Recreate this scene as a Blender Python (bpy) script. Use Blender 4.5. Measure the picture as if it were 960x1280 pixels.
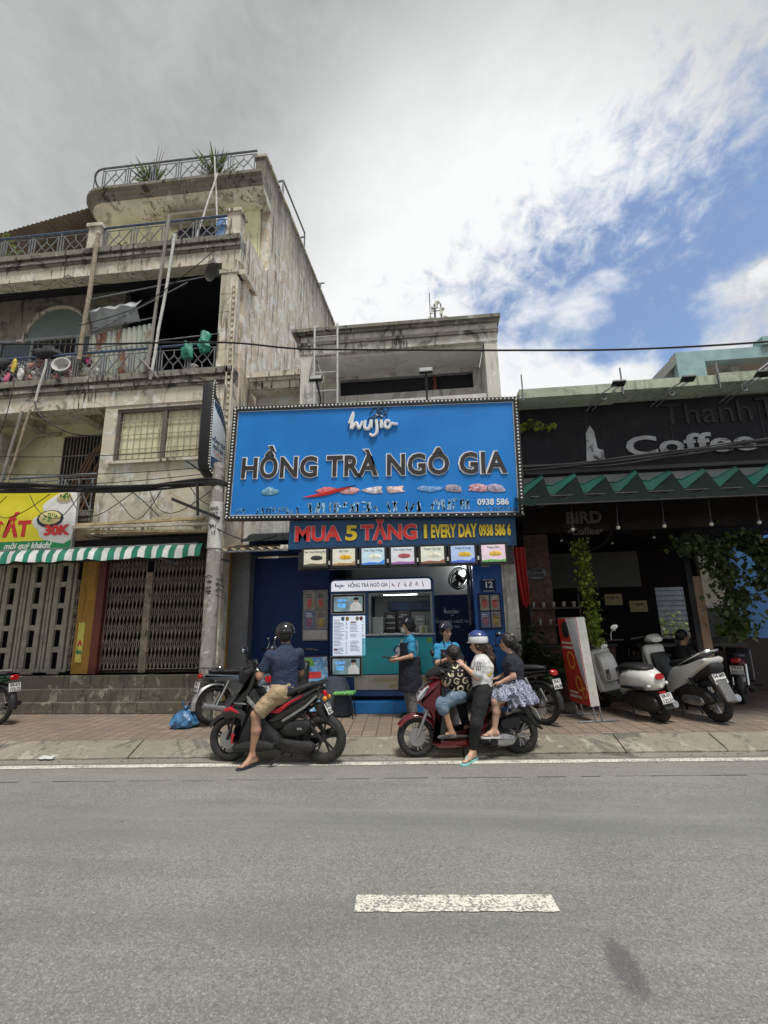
import bpy, math, random
import numpy as np
from mathutils import Vector, Matrix
R = math.radians
scene = bpy.context.scene
for o in list(bpy.data.objects): bpy.data.objects.remove(o)
# ------------------------------------------------------------------ camera
CAM_H = 1.65
cd = bpy.data.cameras.new('Camera'); cam = bpy.data.objects.new('Camera', cd)
scene.collection.objects.link(cam); scene.camera = cam
cd.sensor_fit = 'VERTICAL'; cd.sensor_height = 36; cd.lens = 595 / 1280 * 36
cd.clip_start = .05; cd.clip_end = 3000
pi_, ya_, ro_ = R(12.95), R(-5.6), R(-1.2)
fw = Vector((math.sin(ya_) * math.cos(pi_), math.cos(ya_) * math.cos(pi_), math.sin(pi_)))
rt = Vector((math.cos(ya_), -math.sin(ya_), 0)); up = rt.cross(fw)
rt2 = rt * math.cos(ro_) + up * math.sin(ro_); up2 = up * math.cos(ro_) - rt * math.sin(ro_)
mw = Matrix((rt2, up2, -fw)).transposed().to_4x4(); mw.translation = (0, 0, CAM_H)
cam.matrix_world = mw
scene.render.resolution_x = 768; scene.render.resolution_y = 1024
# ------------------------------------------------------------------ sky
EXPO = 1.25
SUN_EL, SUN_AZ = R(68), R(152)         # high over the street behind the camera, veiled by thin cloud (azimuth from +Y towards +X)
w = bpy.data.worlds.new('World'); scene.world = w; w.use_nodes = True
nt = w.node_tree; N = nt.nodes; L = nt.links; N.clear()
def nd(t, **k):
    n = N.new(t)
    for a, b in k.items(): setattr(n, a, b)
    return n
def mth(op, a, b=None, c=None, clamp=False):
    n = nd('ShaderNodeMath', operation=op, use_clamp=clamp)
    for i, x in enumerate((a, b, c)):
        if x is None: continue
        if isinstance(x, (int, float)): n.inputs[i].default_value = x
        else: L.new(x, n.inputs[i])
    return n.outputs[0]
def vdot(v, d):
    n = nd('ShaderNodeVectorMath', operation='DOT_PRODUCT'); L.new(v, n.inputs[0]); n.inputs[1].default_value = d
    return n.outputs['Value']
def sstep(x, a, b):
    n = nd('ShaderNodeMapRange', interpolation_type='SMOOTHSTEP'); L.new(x, n.inputs[0])
    n.inputs[1].default_value = a; n.inputs[2].default_value = b; return n.outputs[0]
out = nd('ShaderNodeOutputWorld'); bg = nd('ShaderNodeBackground'); L.new(bg.outputs[0], out.inputs[0])
SKY_STR = .08; bg.inputs['Strength'].default_value = SKY_STR
sky = nd('ShaderNodeTexSky', sky_type='NISHITA'); sky.sun_disc = False
sky.sun_elevation = SUN_EL; sky.sun_rotation = SUN_AZ; sky.air_density = 1.0; sky.dust_density = 1.6; sky.ozone_density = 1.6
tc = nd('ShaderNodeTexCoord'); V = tc.outputs['Generated']
sep = nd('ShaderNodeSeparateXYZ'); L.new(V, sep.inputs[0])
zz = mth('MAXIMUM', mth('ADD', sep.outputs[2], .18), .1)
cmb = nd('ShaderNodeCombineXYZ'); L.new(mth('DIVIDE', sep.outputs[0], zz), cmb.inputs[0]); L.new(mth('DIVIDE', sep.outputs[1], zz), cmb.inputs[1])
def wnoise(vec, scale, detail, rough, rot=0, sc=(1, 1, 1), dist=0):
    mp = nd('ShaderNodeMapping'); L.new(vec, mp.inputs[0]); mp.inputs['Rotation'].default_value = (0, 0, rot); mp.inputs['Scale'].default_value = sc
    n = nd('ShaderNodeTexNoise'); L.new(mp.outputs[0], n.inputs[0]); n.inputs['Scale'].default_value = scale
    n.inputs['Detail'].default_value = detail; n.inputs['Roughness'].default_value = rough; n.inputs['Distortion'].default_value = dist
    return n.outputs[0]
P2 = cmb.outputs[0]
big = wnoise(P2, 1.15, 6, .55, 0, (1, 1, 1), .35)
med = wnoise(P2, 3.4, 8, .6, R(30), (1, 1.5, 1), .2)
rip = wnoise(V, 26, 6, .64, R(30), (1, .62, 1.25), .35)
sheet = vdot(V, (-.561, -.435, .705))       # signed distance to the edge of the high cloud sheet
edge = mth('ADD', mth('ADD', mth('SUBTRACT', sheet, -.005), mth('MULTIPLY', mth('SUBTRACT', med, .5), .32)), mth('MULTIPLY', mth('SUBTRACT', rip, .5), .42))
cover = sstep(edge, -.13, .13)
# cumulus heads low over the roofs
cum = wnoise(V, 5.5, 10, .58, 0, (1, 1, 1.4), .15)
heads = 0
for d_, a_, b_, h_ in (((.27, .845, .455), .972, .998, .20), ((.57, .73, .375), .975, .998, .20), ((.02, .90, .42), .95, .995, .2), ((-.75, .55, .35), .9, .98, .15), ((.85, -.4, .3), .9, .98, .15)):
    q_ = mth('MULTIPLY', sstep(vdot(V, tuple(Vector(d_).normalized())), a_, b_), h_ * 1.5); heads = q_ if heads == 0 else mth('MAXIMUM', heads, q_)
cumc = mth('MULTIPLY', sstep(mth('ADD', cum, heads), .62, .86), .96)
streak = wnoise(P2, 4.5, 7, .6, R(-52), (.35, 3.2, 1), .15)
wisp = mth('MULTIPLY', sstep(streak, .56, .80), .55)
cov = mth('MAXIMUM', mth('MAXIMUM', cover, cumc), wisp)
# cloud brightness: thick grey base, glowing where it thins
sd = Vector((math.sin(SUN_AZ) * math.cos(SUN_EL), math.cos(SUN_AZ) * math.cos(SUN_EL), math.sin(SUN_EL)))
glow = sstep(vdot(V, tuple(Vector((.10, .80, .55)).normalized())), .86, 1.0)
tone = mth('ADD', mth('MULTIPLY', sstep(big, .32, .70), .17), mth('ADD', mth('MULTIPLY', glow, .42), .42))
tone = mth('ADD', tone, mth('MULTIPLY', mth('SUBTRACT', med, .5), .10))
tone = mth('ADD', tone, mth('MULTIPLY', sstep(edge, .42, .0), .20))
tone = mth('ADD', tone, mth('MULTIPLY', mth('SUBTRACT', rip, .5), .16))
tone = mth('MAXIMUM', tone, mth('MULTIPLY', cumc, mth('ADD', mth('MULTIPLY', cum, .5), .62)))
tone = mth('MINIMUM', mth('MAXIMUM', tone, .30), .98)
cc = nd('ShaderNodeCombineColor'); 
for i, f in enumerate((.985, .995, 1.0)): L.new(mth('MULTIPLY', tone, f / SKY_STR / 2 ** EXPO), cc.inputs[i])
mix = nd('ShaderNodeMix', data_type='RGBA'); L.new(cov, mix.inputs['Factor']); L.new(cc.outputs[0], mix.inputs['B'])
L.new(sky.outputs[0], mix.inputs['A'])
L.new(mix.outputs['Result'], bg.inputs['Color'])
sl = bpy.data.lights.new('sun', 'SUN'); sl.energy = 1.5; sl.angle = R(15); sl.color = (1, .965, .905)
so = bpy.data.objects.new('sun', sl); scene.collection.objects.link(so)
so.rotation_euler = (-sd).to_track_quat('-Z', 'Y').to_euler()
scene.view_settings.view_transform = 'Standard'; scene.view_settings.look = 'None'
scene.view_settings.exposure = EXPO; scene.view_settings.gamma = 1
# ------------------------------------------------------------------ materials
MATS = {}
def _mk(name):
    m = bpy.data.materials.new(name); m.use_nodes = True; MATS[name] = m
    t = m.node_tree; return m, t, t.nodes['Principled BSDF']
def _noise(t, vec, scale, detail=5, rough=.55, dist=0):
    n = t.nodes.new('ShaderNodeTexNoise'); n.inputs['Scale'].default_value = scale; n.inputs['Detail'].default_value = detail
    n.inputs['Roughness'].default_value = rough; n.inputs['Distortion'].default_value = dist
    t.links.new(vec, n.inputs[0]); return n.outputs[0]
def _map(t, vec, sc=(1, 1, 1), rot=(0, 0, 0), loc=(0, 0, 0)):
    n = t.nodes.new('ShaderNodeMapping'); n.inputs['Scale'].default_value = sc; n.inputs['Rotation'].default_value = rot; n.inputs['Location'].default_value = loc
    t.links.new(vec, n.inputs[0]); return n.outputs[0]
def _ramp(t, fac, a, b):
    n = t.nodes.new('ShaderNodeMapRange'); n.interpolation_type = 'SMOOTHSTEP'; t.links.new(fac, n.inputs[0])
    n.inputs[1].default_value = a; n.inputs[2].default_value = b; return n.outputs[0]
def _mixc(t, fac, a, b, mode='MIX'):
    n = t.nodes.new('ShaderNodeMix'); n.data_type = 'RGBA'; n.blend_type = mode
    if isinstance(fac, (int, float)): n.inputs['Factor'].default_value = fac
    else: t.links.new(fac, n.inputs['Factor'])
    for k, x in (('A', a), ('B', b)):
        if isinstance(x, tuple): n.inputs[k].default_value = (*x[:3], 1)
        else: t.links.new(x, n.inputs[k])
    return n.outputs['Result']
def _m(t, op, a, b=0.):
    n = t.nodes.new('ShaderNodeMath'); n.operation = op
    for i, x in enumerate((a, b)):
        if isinstance(x, (int, float)): n.inputs[i].default_value = x
        else: t.links.new(x, n.inputs[i])
    return n.outputs[0]
def _bump(t, bs, h, st, dist=.01):
    n = t.nodes.new('ShaderNodeBump'); n.inputs['Strength'].default_value = st; n.inputs['Distance'].default_value = dist
    t.links.new(h, n.inputs['Height']); t.links.new(n.outputs[0], bs.inputs['Normal'])
def mul(c, f): return tuple(min(1, x * f) for x in c)
def mat(name, col, rough=.6, metal=0., var=.18, scale=5, bump=0., bscale=60, coat=0., emit=0., dirt=None, dirt_amt=.5, spec=.5, bd=.01):
    if name in MATS: return MATS[name]
    m, t, b = _mk(name)
    tcn = t.nodes.new('ShaderNodeTexCoord').outputs['Object']
    n1 = _noise(t, tcn, scale, 6, .6)
    c = _mixc(t, _ramp(t, n1, .3, .7), mul(col, 1 - var), mul(col, 1 + var))
    if dirt:
        n2 = _noise(t, tcn, scale * 2.3, 8, .68, .4)
        c = _mixc(t, _m(t, 'MULTIPLY', _ramp(t, n2, .5, .66), dirt_amt), c, dirt)
    t.links.new(c, b.inputs['Base Color'])
    b.inputs['Metallic'].default_value = metal; b.inputs['Specular IOR Level'].default_value = spec
    rr = t.nodes.new('ShaderNodeMapRange'); t.links.new(n1, rr.inputs[0]); rr.inputs[1].default_value = .3; rr.inputs[2].default_value = .7
    rr.inputs[3].default_value = max(.02, rough - .06); rr.inputs[4].default_value = min(1, rough + .08)
    t.links.new(rr.outputs[0], b.inputs['Roughness'])
    b.inputs['Coat Weight'].default_value = coat; b.inputs['Coat Roughness'].default_value = .08
    if bump: _bump(t, b, _noise(t, tcn, bscale, 4, .6, 1.2 if bd > .015 else 0), bump, bd)
    if emit:
        t.links.new(c, b.inputs['Emission Color']); b.inputs['Emission Strength'].default_value = emit
    return m
def weathered(name, base, dark, streak=.6, blotch=.5, peel=None, peel_amt=.0, zf=.12, sc=1.6, bump=.35, drip=None):
    """old rendered masonry: rain streaks run down it, mould in blotches, paint flaking in patches"""
    if name in MATS: return MATS[name]
    m, t, b = _mk(name)
    tcn = t.nodes.new('ShaderNodeTexCoord').outputs['Object']
    a = _noise(t, tcn, 1.1, 7, .6)
    c = _mixc(t, _ramp(t, a, .25, .75), mul(base, .8), mul(base, 1.14))
    if peel:
        pn = _noise(t, tcn, 3.2, 9, .72, .6)
        c = _mixc(t, _ramp(t, pn, .60 - peel_amt * .14, .62 - peel_amt * .14), c, peel)
    bl = _noise(t, tcn, 2.2, 9, .68, .8)
    c = _mixc(t, _m(t, 'MULTIPLY', _ramp(t, bl, .53, .64), blotch), c, dark)
    st = _noise(t, _map(t, tcn, (sc * 3.4, sc * 3.4, zf * sc * 1.6)), 2.2, 8, .62, .25)
    st2 = _noise(t, _map(t, tcn, (1, 1, .25)), 1.3, 4, .55)
    sfac = _m(t, 'MULTIPLY', _ramp(t, st, .52, .62), _ramp(t, st2, .42, .56))
    c = _mixc(t, _m(t, 'MULTIPLY', sfac, streak), c, mul(dark, .8))
    if drip:
        sx = t.nodes.new('ShaderNodeSeparateXYZ'); t.links.new(tcn, sx.inputs[0])
        below = _m(t, 'SUBTRACT', _m(t, 'ADD', _m(t, 'MULTIPLY', sx.outputs[1], drip[1]), drip[0]), sx.outputs[2])
        dn = _noise(t, _map(t, tcn, (1, 1.5, .07)), 2.4, 8, .62, .2); reach = _ramp(t, _m(t, 'ADD', below, _m(t, 'MULTIPLY', dn, -4.)), .4, -2.6)
        c = _mixc(t, _m(t, 'MULTIPLY', reach, .9), c, dark)
    fine = _noise(t, tcn, 38, 5, .6)
    c = _mixc(t, _m(t, 'MULTIPLY', _ramp(t, fine, .35, .7), .14), c, mul(base, .55))
    t.links.new(c, b.inputs['Base Color']); b.inputs['Roughness'].default_value = .9; b.inputs['Specular IOR Level'].default_value = .2
    h = _m(t, 'ADD', _m(t, 'MULTIPLY', fine, .5), bl)
    _bump(t, b, h, bump, .02)
    return m
def glassy(name, col, rough=.08, alpha=1.0, trans=.0):
    if name in MATS: return MATS[name]
    m, t, b = _mk(name)
    tcn = t.nodes.new('ShaderNodeTexCoord').outputs['Object']
    n = _noise(t, tcn, 3, 6, .6)
    t.links.new(_mixc(t, n, mul(col, .8), mul(col, 1.2)), b.inputs['Base Color'])
    b.inputs['Roughness'].default_value = rough; b.inputs['Transmission Weight'].default_value = trans; b.inputs['IOR'].default_value = 1.45
    b.inputs['Alpha'].default_value = alpha
    return m
def leafmat(name, col, var=.45):
    if name in MATS: return MATS[name]
    m, t, b = _mk(name)
    tcn = t.nodes.new('ShaderNodeTexCoord').outputs['Object']
    n = _noise(t, tcn, 14, 3, .6)
    t.links.new(_mixc(t, _ramp(t, n, .3, .7), mul(col, 1 - var), mul(col, 1 + var)), b.inputs['Base Color'])
    b.inputs['Roughness'].default_value = .5; b.inputs['Subsurface Weight'].default_value = 0
    tr = t.nodes.new('ShaderNodeBsdfTranslucent'); tr.inputs[0].default_value = (*mul(col, 1.4), 1)
    ms = t.nodes.new('ShaderNodeMixShader'); ms.inputs[0].default_value = .25
    o = t.nodes['Material Output']; t.links.new(b.outputs[0], ms.inputs[1]); t.links.new(tr.outputs[0], ms.inputs[2]); t.links.new(ms.outputs[0], o.inputs[0])
    return m
# ------------------------------------------------------------------ mesh building
col = scene.collection
ROOT = {}
def smooth_pts(pts, n=4, closed=True):
    P = [Vector(p) for p in pts]; out = []; k = len(P)
    for i in range(k if closed else k - 1):
        if closed: a, b, c, d = P[i - 1], P[i], P[(i + 1) % k], P[(i + 2) % k]
        else: a, b, c, d = P[max(i - 1, 0)], P[i], P[i + 1], P[min(i + 2, k - 1)]
        for j in range(n):
            u = j / n
            out.append(.5 * ((2 * b) + (c - a) * u + (2 * a - 5 * b + 4 * c - d) * u * u + (3 * b - a - 3 * c + d) * u ** 3))
    if not closed: out.append(P[-1])
    return out
def inset_poly(pts, d):
    k = len(pts); ar = sum(pts[i - 1][0] * pts[i][1] - pts[i][0] * pts[i - 1][1] for i in range(k)); s = 1 if ar > 0 else -1
    res = []
    for i in range(k):
        p, a, b = Vector(pts[i]), Vector(pts[i - 1]), Vector(pts[(i + 1) % k])
        e1 = (p - a); e2 = (b - p)
        if e1.length < 1e-7 or e2.length < 1e-7: res.append(p.copy()); continue
        e1.normalize(); e2.normalize()
        n1 = Vector((-e1.y, e1.x)) * s; n2 = Vector((-e2.y, e2.x)) * s
        n = n1 + n2
        if n.length < 1e-4: n = n1
        n.normalize(); f = max(.45, n.dot(n1))
        res.append(p + n * min(d / f, d * 1.8))
    return res
class MB:
    def __init__(s): s.v = []; s.f = []; s.fm = []; s.fs = []; s.cm = 0; s.T = None
    def use(s, i): s.cm = i; return s
    def add(s, vs, fs, sm=False):
        b = len(s.v)
        for p in vs:
            p = Vector(p); s.v.append(tuple(s.T @ p) if s.T else tuple(p))
        for f in fs: s.f.append([b + i for i in f]); s.fm.append(s.cm); s.fs.append(sm)
        return s
    def box(s, x0, x1, y0, y1, z0, z1):
        return s.add([(x, y, z) for x in (x0, x1) for y in (y0, y1) for z in (z0, z1)],
                     [(0, 1, 3, 2), (4, 6, 7, 5), (0, 4, 5, 1), (2, 3, 7, 6), (0, 2, 6, 4), (1, 5, 7, 3)])
    def cbox(s, c, sx, sy, sz, M=None):
        vs = [Vector((x * sx / 2, y * sy / 2, z * sz / 2)) for x in (-1, 1) for y in (-1, 1) for z in (-1, 1)]
        vs = [(M @ p if M else p) + Vector(c) for p in vs]
        return s.add(vs, [(0, 1, 3, 2), (4, 6, 7, 5), (0, 4, 5, 1), (2, 3, 7, 6), (0, 2, 6, 4), (1, 5, 7, 3)])
    def rbox(s, x0, x1, y0, y1, z0, z1, r=.01):
        """box with chamfered edges"""
        vs = []; fs = []
        pl = [(x0, z0 + r), (x0 + r, z0), (x1 - r, z0), (x1, z0 + r), (x1, z1 - r), (x1 - r, z1), (x0 + r, z1), (x0, z1 - r)]
        inn = [(min(max(a, x0 + r), x1 - r), min(max(b, z0 + r), z1 - r)) for a, b in pl]
        for q, y in ((inn, y0), (pl, y0 + r), (pl, y1 - r), (inn, y1)): vs += [(a, y, b) for a, b in q]
        for k in range(3):
            for i in range(8): fs.append((k * 8 + i, k * 8 + (i + 1) % 8, k * 8 + 8 + (i + 1) % 8, k * 8 + 8 + i))
        fs += [tuple(range(7, -1, -1)), tuple(range(24, 32))]
        return s.add(vs, fs)
    def bar(s, a, b, w=.02, h=None, up=(0, 0, 1)):
        a, b = Vector(a), Vector(b); d = b - a; l = d.length
        if l < 1e-6: return s
        d.normalize(); u = Vector(up)
        if abs(d.dot(u)) > .98: u = Vector((0, 1, 0))
        x = d.cross(u).normalized(); u = x.cross(d); M = Matrix((x, d, u)).transposed()
        return s.cbox((a + b) / 2, w, l, h or w, M)
    def tube(s, pts, r=.01, n=8, cap=True, close=False):
        P = [Vector(p) for p in pts]; k = len(P); rs = r if isinstance(r, (list, tuple)) else [r] * k
        vs = []; fs = []; prev = None
        for i in range(k):
            t = (P[(i + 1) % k] - P[i - 1]) if close else (P[min(i + 1, k - 1)] - P[max(i - 1, 0)])
            t.normalize()
            if prev is None:
                prev = t.orthogonal().normalized()
            prev = (prev - t * prev.dot(t))
            if prev.length < 1e-5: prev = t.orthogonal()
            prev.normalize(); q = t.cross(prev)
            for j in range(n):
                a = 2 * math.pi * j / n; vs.append(P[i] + (prev * math.cos(a) + q * math.sin(a)) * rs[i])
        for i in range(k if close else k - 1):
            for j in range(n):
                i2 = (i + 1) % k; fs.append((i * n + j, i * n + (j + 1) % n, i2 * n + (j + 1) % n, i2 * n + j))
        if cap and not close: fs += [tuple(range(n - 1, -1, -1)), tuple(range((k - 1) * n, k * n))]
        return s.add(vs, fs, True)
    def lathe(s, prof, n=20, c=(0, 0, 0), M=None, sm=True):
        vs = []; fs = []; k = len(prof)
        for r, z in prof:
            for j in range(n):
                a = 2 * math.pi * j / n; p = Vector((r * math.cos(a), r * math.sin(a), z)); vs.append((M @ p if M else p) + Vector(c))
        for i in range(k - 1):
            for j in range(n): fs.append((i * n + j, i * n + (j + 1) % n, (i + 1) * n + (j + 1) % n, (i + 1) * n + j))
        if prof[0][0] > 1e-5: fs.append(tuple(range(n - 1, -1, -1)))
        if prof[-1][0] > 1e-5: fs.append(tuple(range((k - 1) * n, k * n)))
        return s.add(vs, fs, sm)
    def torus(s, c, Rr, r, n=32, m=10, ry=None, M=None, prof=None):
        """ring in the xz plane (axle along y)"""
        vs = []; fs = []; ry = ry or r
        for i in range(n):
            a = 2 * math.pi * i / n
            for j in range(m):
                b = 2 * math.pi * j / m; q = Rr + r * math.cos(b)
                p = Vector((q * math.cos(a), ry * math.sin(b), q * math.sin(a))); vs.append((M @ p if M else p) + Vector(c))
        for i in range(n):
            for j in range(m): fs.append((i * m + j, i * m + (j + 1) % m, ((i + 1) % n) * m + (j + 1) % m, ((i + 1) % n) * m + j))
        return s.add(vs, fs, True)
    def ball(s, c, rx, ry=None, rz=None, n=14, m=9, M=None):
        ry = ry or rx; rz = rz or rx; vs = []; fs = []
        for i in range(m + 1):
            th = math.pi * i / m
            for j in range(n):
                a = 2 * math.pi * j / n; p = Vector((rx * math.sin(th) * math.cos(a), ry * math.sin(th) * math.sin(a), rz * math.cos(th)))
                vs.append((M @ p if M else p) + Vector(c))
        for i in range(m):
            for j in range(n): fs.append((i * n + j, (i + 1) * n + j, (i + 1) * n + (j + 1) % n, i * n + (j + 1) % n))
        return s.add(vs, fs, True)
    def loft(s, rings, cap=True, sm=True, close=True):
        n = len(rings[0]); vs = [p for r in rings for p in r]; fs = []
        for i in range(len(rings) - 1):
            for j in range(n if close else n - 1): fs.append((i * n + j, i * n + (j + 1) % n, (i + 1) * n + (j + 1) % n, (i + 1) * n + j))
        if cap and close: fs += [tuple(range(n - 1, -1, -1)), tuple(range((len(rings) - 1) * n, len(rings) * n))]
        return s.add(vs, fs, sm)
    def panel(s, pts, y0, y1, bev=.012, sub=3, axis='xz', smooth=True):
        """closed outline (2-D) given thickness, its rim rounded over"""
        P = smooth_pts(pts, sub) if sub > 1 else [Vector(p) for p in pts]
        P = [Vector((p[0], p[1])) for p in P]
        b = min(bev, abs(y1 - y0) * .49); i1 = inset_poly(P, b * .35); i2 = inset_poly(P, b); rings = []
        for q, y in ((i2, y0), (i1, y0 + b * .3), (P, y0 + b), (P, y1 - b), (i1, y1 - b * .3), (i2, y1)):
            rings.append([{'xz': (p[0], y, p[1]), 'xy': (p[0], p[1], y), 'yz': (y, p[0], p[1])}[axis] for p in q])
        return s.loft(rings, True, smooth)
    def build(s, name, mats, parent=None, world=False, ang=38, flip=True):
        me = bpy.data.meshes.new(name); vs = s.v
        if parent is not None and world:
            Mi = ROOT[parent.name].inverted(); vs = [tuple(Mi @ Vector(p)) for p in vs]
        me.from_pydata(vs, [], s.f)
        for m in (mats if isinstance(mats, (list, tuple)) else [mats]): me.materials.append(m)
        me.polygons.foreach_set('material_index', s.fm); me.polygons.foreach_set('use_smooth', s.fs); me.update()
        if flip:
            import bmesh
            bm = bmesh.new(); bm.from_mesh(me); bmesh.ops.recalc_face_normals(bm, faces=bm.faces); bm.to_mesh(me); bm.free()
        if any(s.fs): me.set_sharp_from_angle(angle=R(ang))
        o = bpy.data.objects.new(name, me); col.objects.link(o)
        if parent is not None: o.parent = parent
        return o
def thing(name, label, cat, loc=(0, 0, 0), rz=0., group=None):
    o = bpy.data.objects.new(name, None); col.objects.link(o); o.empty_display_size = .1
    o.location = loc; o.rotation_euler = (0, 0, rz); o['label'] = label; o['category'] = cat
    if group: o['group'] = group
    ROOT[o.name] = Matrix.Translation(loc) @ Matrix.Rotation(rz, 4, 'Z'); return o
def tag(o, label, cat, group=None):
    o['label'] = label; o['category'] = cat
    if group: o['group'] = group
    return o
def struct(o): o['kind'] = 'structure'; return o
def set_origin(o, p):
    """move a top-level mesh's origin to p"""
    o.data.transform(Matrix.Translation(-Vector(p))); o.location = p; return o
def copy_tree(o, parent=None):
    c = o.copy(); col.objects.link(c)
    if parent is not None: c.parent = parent
    for ch in [x for x in bpy.data.objects if x.parent == o]: copy_tree(ch, c)
    return c
def text(name, body, size, mats, parent, loc, rot=(R(90), 0, 0), ext=.004, off=0., world=True, align='CENTER', sx=1., shear=0., space=1., bev=0.):
    """lettering as real geometry; stands in the xz plane facing -y unless turned"""
    cu = bpy.data.curves.new(name, 'FONT'); cu.body = body; cu.size = size; cu.extrude = ext; cu.offset = off; cu.align_x = align; cu.align_y = 'CENTER'
    cu.shear = shear; cu.space_character = space; cu.resolution_u = 3; cu.bevel_depth = bev
    to = bpy.data.objects.new(name, cu); col.objects.link(to)
    me = bpy.data.meshes.new_from_object(to.evaluated_get(bpy.context.evaluated_depsgraph_get()))
    bpy.data.objects.remove(to); bpy.data.curves.remove(cu)
    from mathutils import Euler
    Mx = Matrix.Translation(loc) @ Euler(rot).to_matrix().to_4x4() @ Matrix.Diagonal((sx, 1, 1, 1))
    if parent is not None and world: Mx = ROOT[parent.name].inverted() @ Mx
    me.transform(Mx); me.materials.clear(); me.materials.append(mats)
    o = bpy.data.objects.new(name, me); col.objects.link(o)
    if parent is not None: o.parent = parent
    return o
rnd = random.Random(7)
def leaf_cloud(mb, pts, size, rng, droop=.3, asp=.55):
    """small folded leaves, one at each point"""
    for p in pts:
        a = rng.uniform(0, 6.283); e = rng.uniform(-.9, .6) - droop; l = size * rng.uniform(.6, 1.3)
        d = Vector((math.cos(a) * math.cos(e), math.sin(a) * math.cos(e), math.sin(e))); sd_ = d.cross(Vector((0, 0, 1)))
        if sd_.length < .05: sd_ = Vector((1, 0, 0))
        sd_.normalize(); n = sd_.cross(d); p = Vector(p); wv = sd_ * l * asp * .5
        mb.add([p, p + d * l * .45 + wv + n * l * .06, p + d * l, p + d * l * .45 - wv + n * l * .06], [(0, 1, 2), (0, 2, 3)], False)
# ------------------------------------------------------------------ ground, road, pavement
TH = R(3.72); RT = Matrix.Rotation(TH, 4, 'Z')      # the road runs a little oblique to the house fronts
def asphalt():
    m, t, b = _mk('asphalt'); tcn = t.nodes.new('ShaderNodeTexCoord').outputs['Object']
    big = _noise(t, tcn, .7, 5, .6); fine = _noise(t, tcn, 130, 4, .7); mid = _noise(t, tcn, 45, 4, .65)
    c = _mixc(t, _ramp(t, big, .3, .7), (.205, .206, .195), (.28, .278, .26))
    vc = t.nodes.new('ShaderNodeTexVoronoi'); vc.inputs['Scale'].default_value = 120; t.links.new(tcn, vc.inputs[0])
    vs = t.nodes.new('ShaderNodeSeparateColor'); t.links.new(vc.outputs['Color'], vs.inputs[0])
    c = _mixc(t, _m(t, 'MULTIPLY', _ramp(t, vs.outputs[0], .0, 1.), .62), c, (.12, .12, .115)); c = _mixc(t, _m(t, 'MULTIPLY', _ramp(t, vs.outputs[1], .8, 1.), .6), c, (.40, .39, .35))
    v = t.nodes.new('ShaderNodeTexVoronoi'); v.inputs['Scale'].default_value = 95; t.links.new(tcn, v.inputs[0])
    sp = _m(t, 'MULTIPLY', _ramp(t, v.outputs['Distance'], .30, .12), _ramp(t, _noise(t, tcn, 33, 2, .5), .52, .62))
    c = _mixc(t, _m(t, 'MULTIPLY', sp, .75), c, (.50, .48, .41))
    pit = _ramp(t, fine, .38, .30); c = _mixc(t, _m(t, 'MULTIPLY', pit, .8), c, (.03, .03, .032))
    v2 = t.nodes.new('ShaderNodeTexVoronoi'); v2.inputs['Scale'].default_value = 78; t.links.new(tcn, v2.inputs[0])
    v2s = t.nodes.new('ShaderNodeSeparateColor'); t.links.new(v2.outputs['Color'], v2s.inputs[0])
    c = _mixc(t, _m(t, 'MULTIPLY', _ramp(t, v2s.outputs[0], .72, 1.), .36), c, (.085, .085, .083)); c = _mixc(t, _m(t, 'MULTIPLY', _ramp(t, v2s.outputs[1], .8, 1.), .25), c, (.40, .385, .33))
    # wheel-worn bands along the road and dust towards the kerb
    sx = t.nodes.new('ShaderNodeSeparateXYZ'); t.links.new(_map(t, tcn, (1, 1, 1), (0, 0, -TH)), sx.inputs[0])
    yy = _m(t, 'ADD', sx.outputs[1], _m(t, 'MULTIPLY', _m(t, 'SUBTRACT', big, .5), .5))
    dust = _ramp(t, yy, 5.3, 6.3); c = _mixc(t, _m(t, 'MULTIPLY', dust, .4), c, (.25, .23, .195))
    band = _m(t, 'MULTIPLY', _ramp(t, yy, 3.9, 4.3), _ramp(t, yy, 5.2, 4.8)); c = _mixc(t, _m(t, 'MULTIPLY', band, .45), c, (.19, .193, .185))
    trk = _noise(t, _map(t, tcn, (.22, 2.6, 1), (0, 0, -TH)), 1.0, 5, .6, .3); c = _mixc(t, _m(t, 'MULTIPLY', _ramp(t, trk, .50, .66), .30), c, (.125, .127, .125)); c = _mixc(t, _m(t, 'MULTIPLY', _ramp(t, trk, .46, .34), .22), c, (.33, .32, .29))
    drp = _m(t, 'MULTIPLY', _ramp(t, _noise(t, tcn, 16, 3, .5), .68, .74), _ramp(t, _noise(t, tcn, .9, 2, .5), .5, .6)); c = _mixc(t, _m(t, 'MULTIPLY', drp, .55), c, (.06, .058, .056))
    # an oil stain
    mp = _map(t, tcn, (1 / .085, 1 / .24, 0), (0, 0, 0), (-.845 / .085, -2.83 / .24, 0))
    ds = t.nodes.new('ShaderNodeVectorMath'); ds.operation = 'LENGTH'; t.links.new(mp, ds.inputs[0])
    dn = _m(t, 'ADD', ds.outputs['Value'], _m(t, 'MULTIPLY', _m(t, 'SUBTRACT', _noise(t, tcn, 22, 5, .6), .5), 1.1))
    c = _mixc(t, _m(t, 'MULTIPLY', _ramp(t, dn, 1.15, .55), .6), c, (.075, .072, .078))
    sm = _ramp(t, _noise(t, tcn, 4.5, 5, .65), .66, .74); c = _mixc(t, _m(t, 'MULTIPLY', sm, .45), c, (.05, .05, .05))
    t.links.new(c, b.inputs['Base Color']); b.inputs['Roughness'].default_value = .85; b.inputs['Specular IOR Level'].default_value = .3
    _bump(t, b, _m(t, 'ADD', _m(t, 'MULTIPLY', vs.outputs[2], .6), _m(t, 'MULTIPLY', fine, .8)), .6, .006); return m
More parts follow.
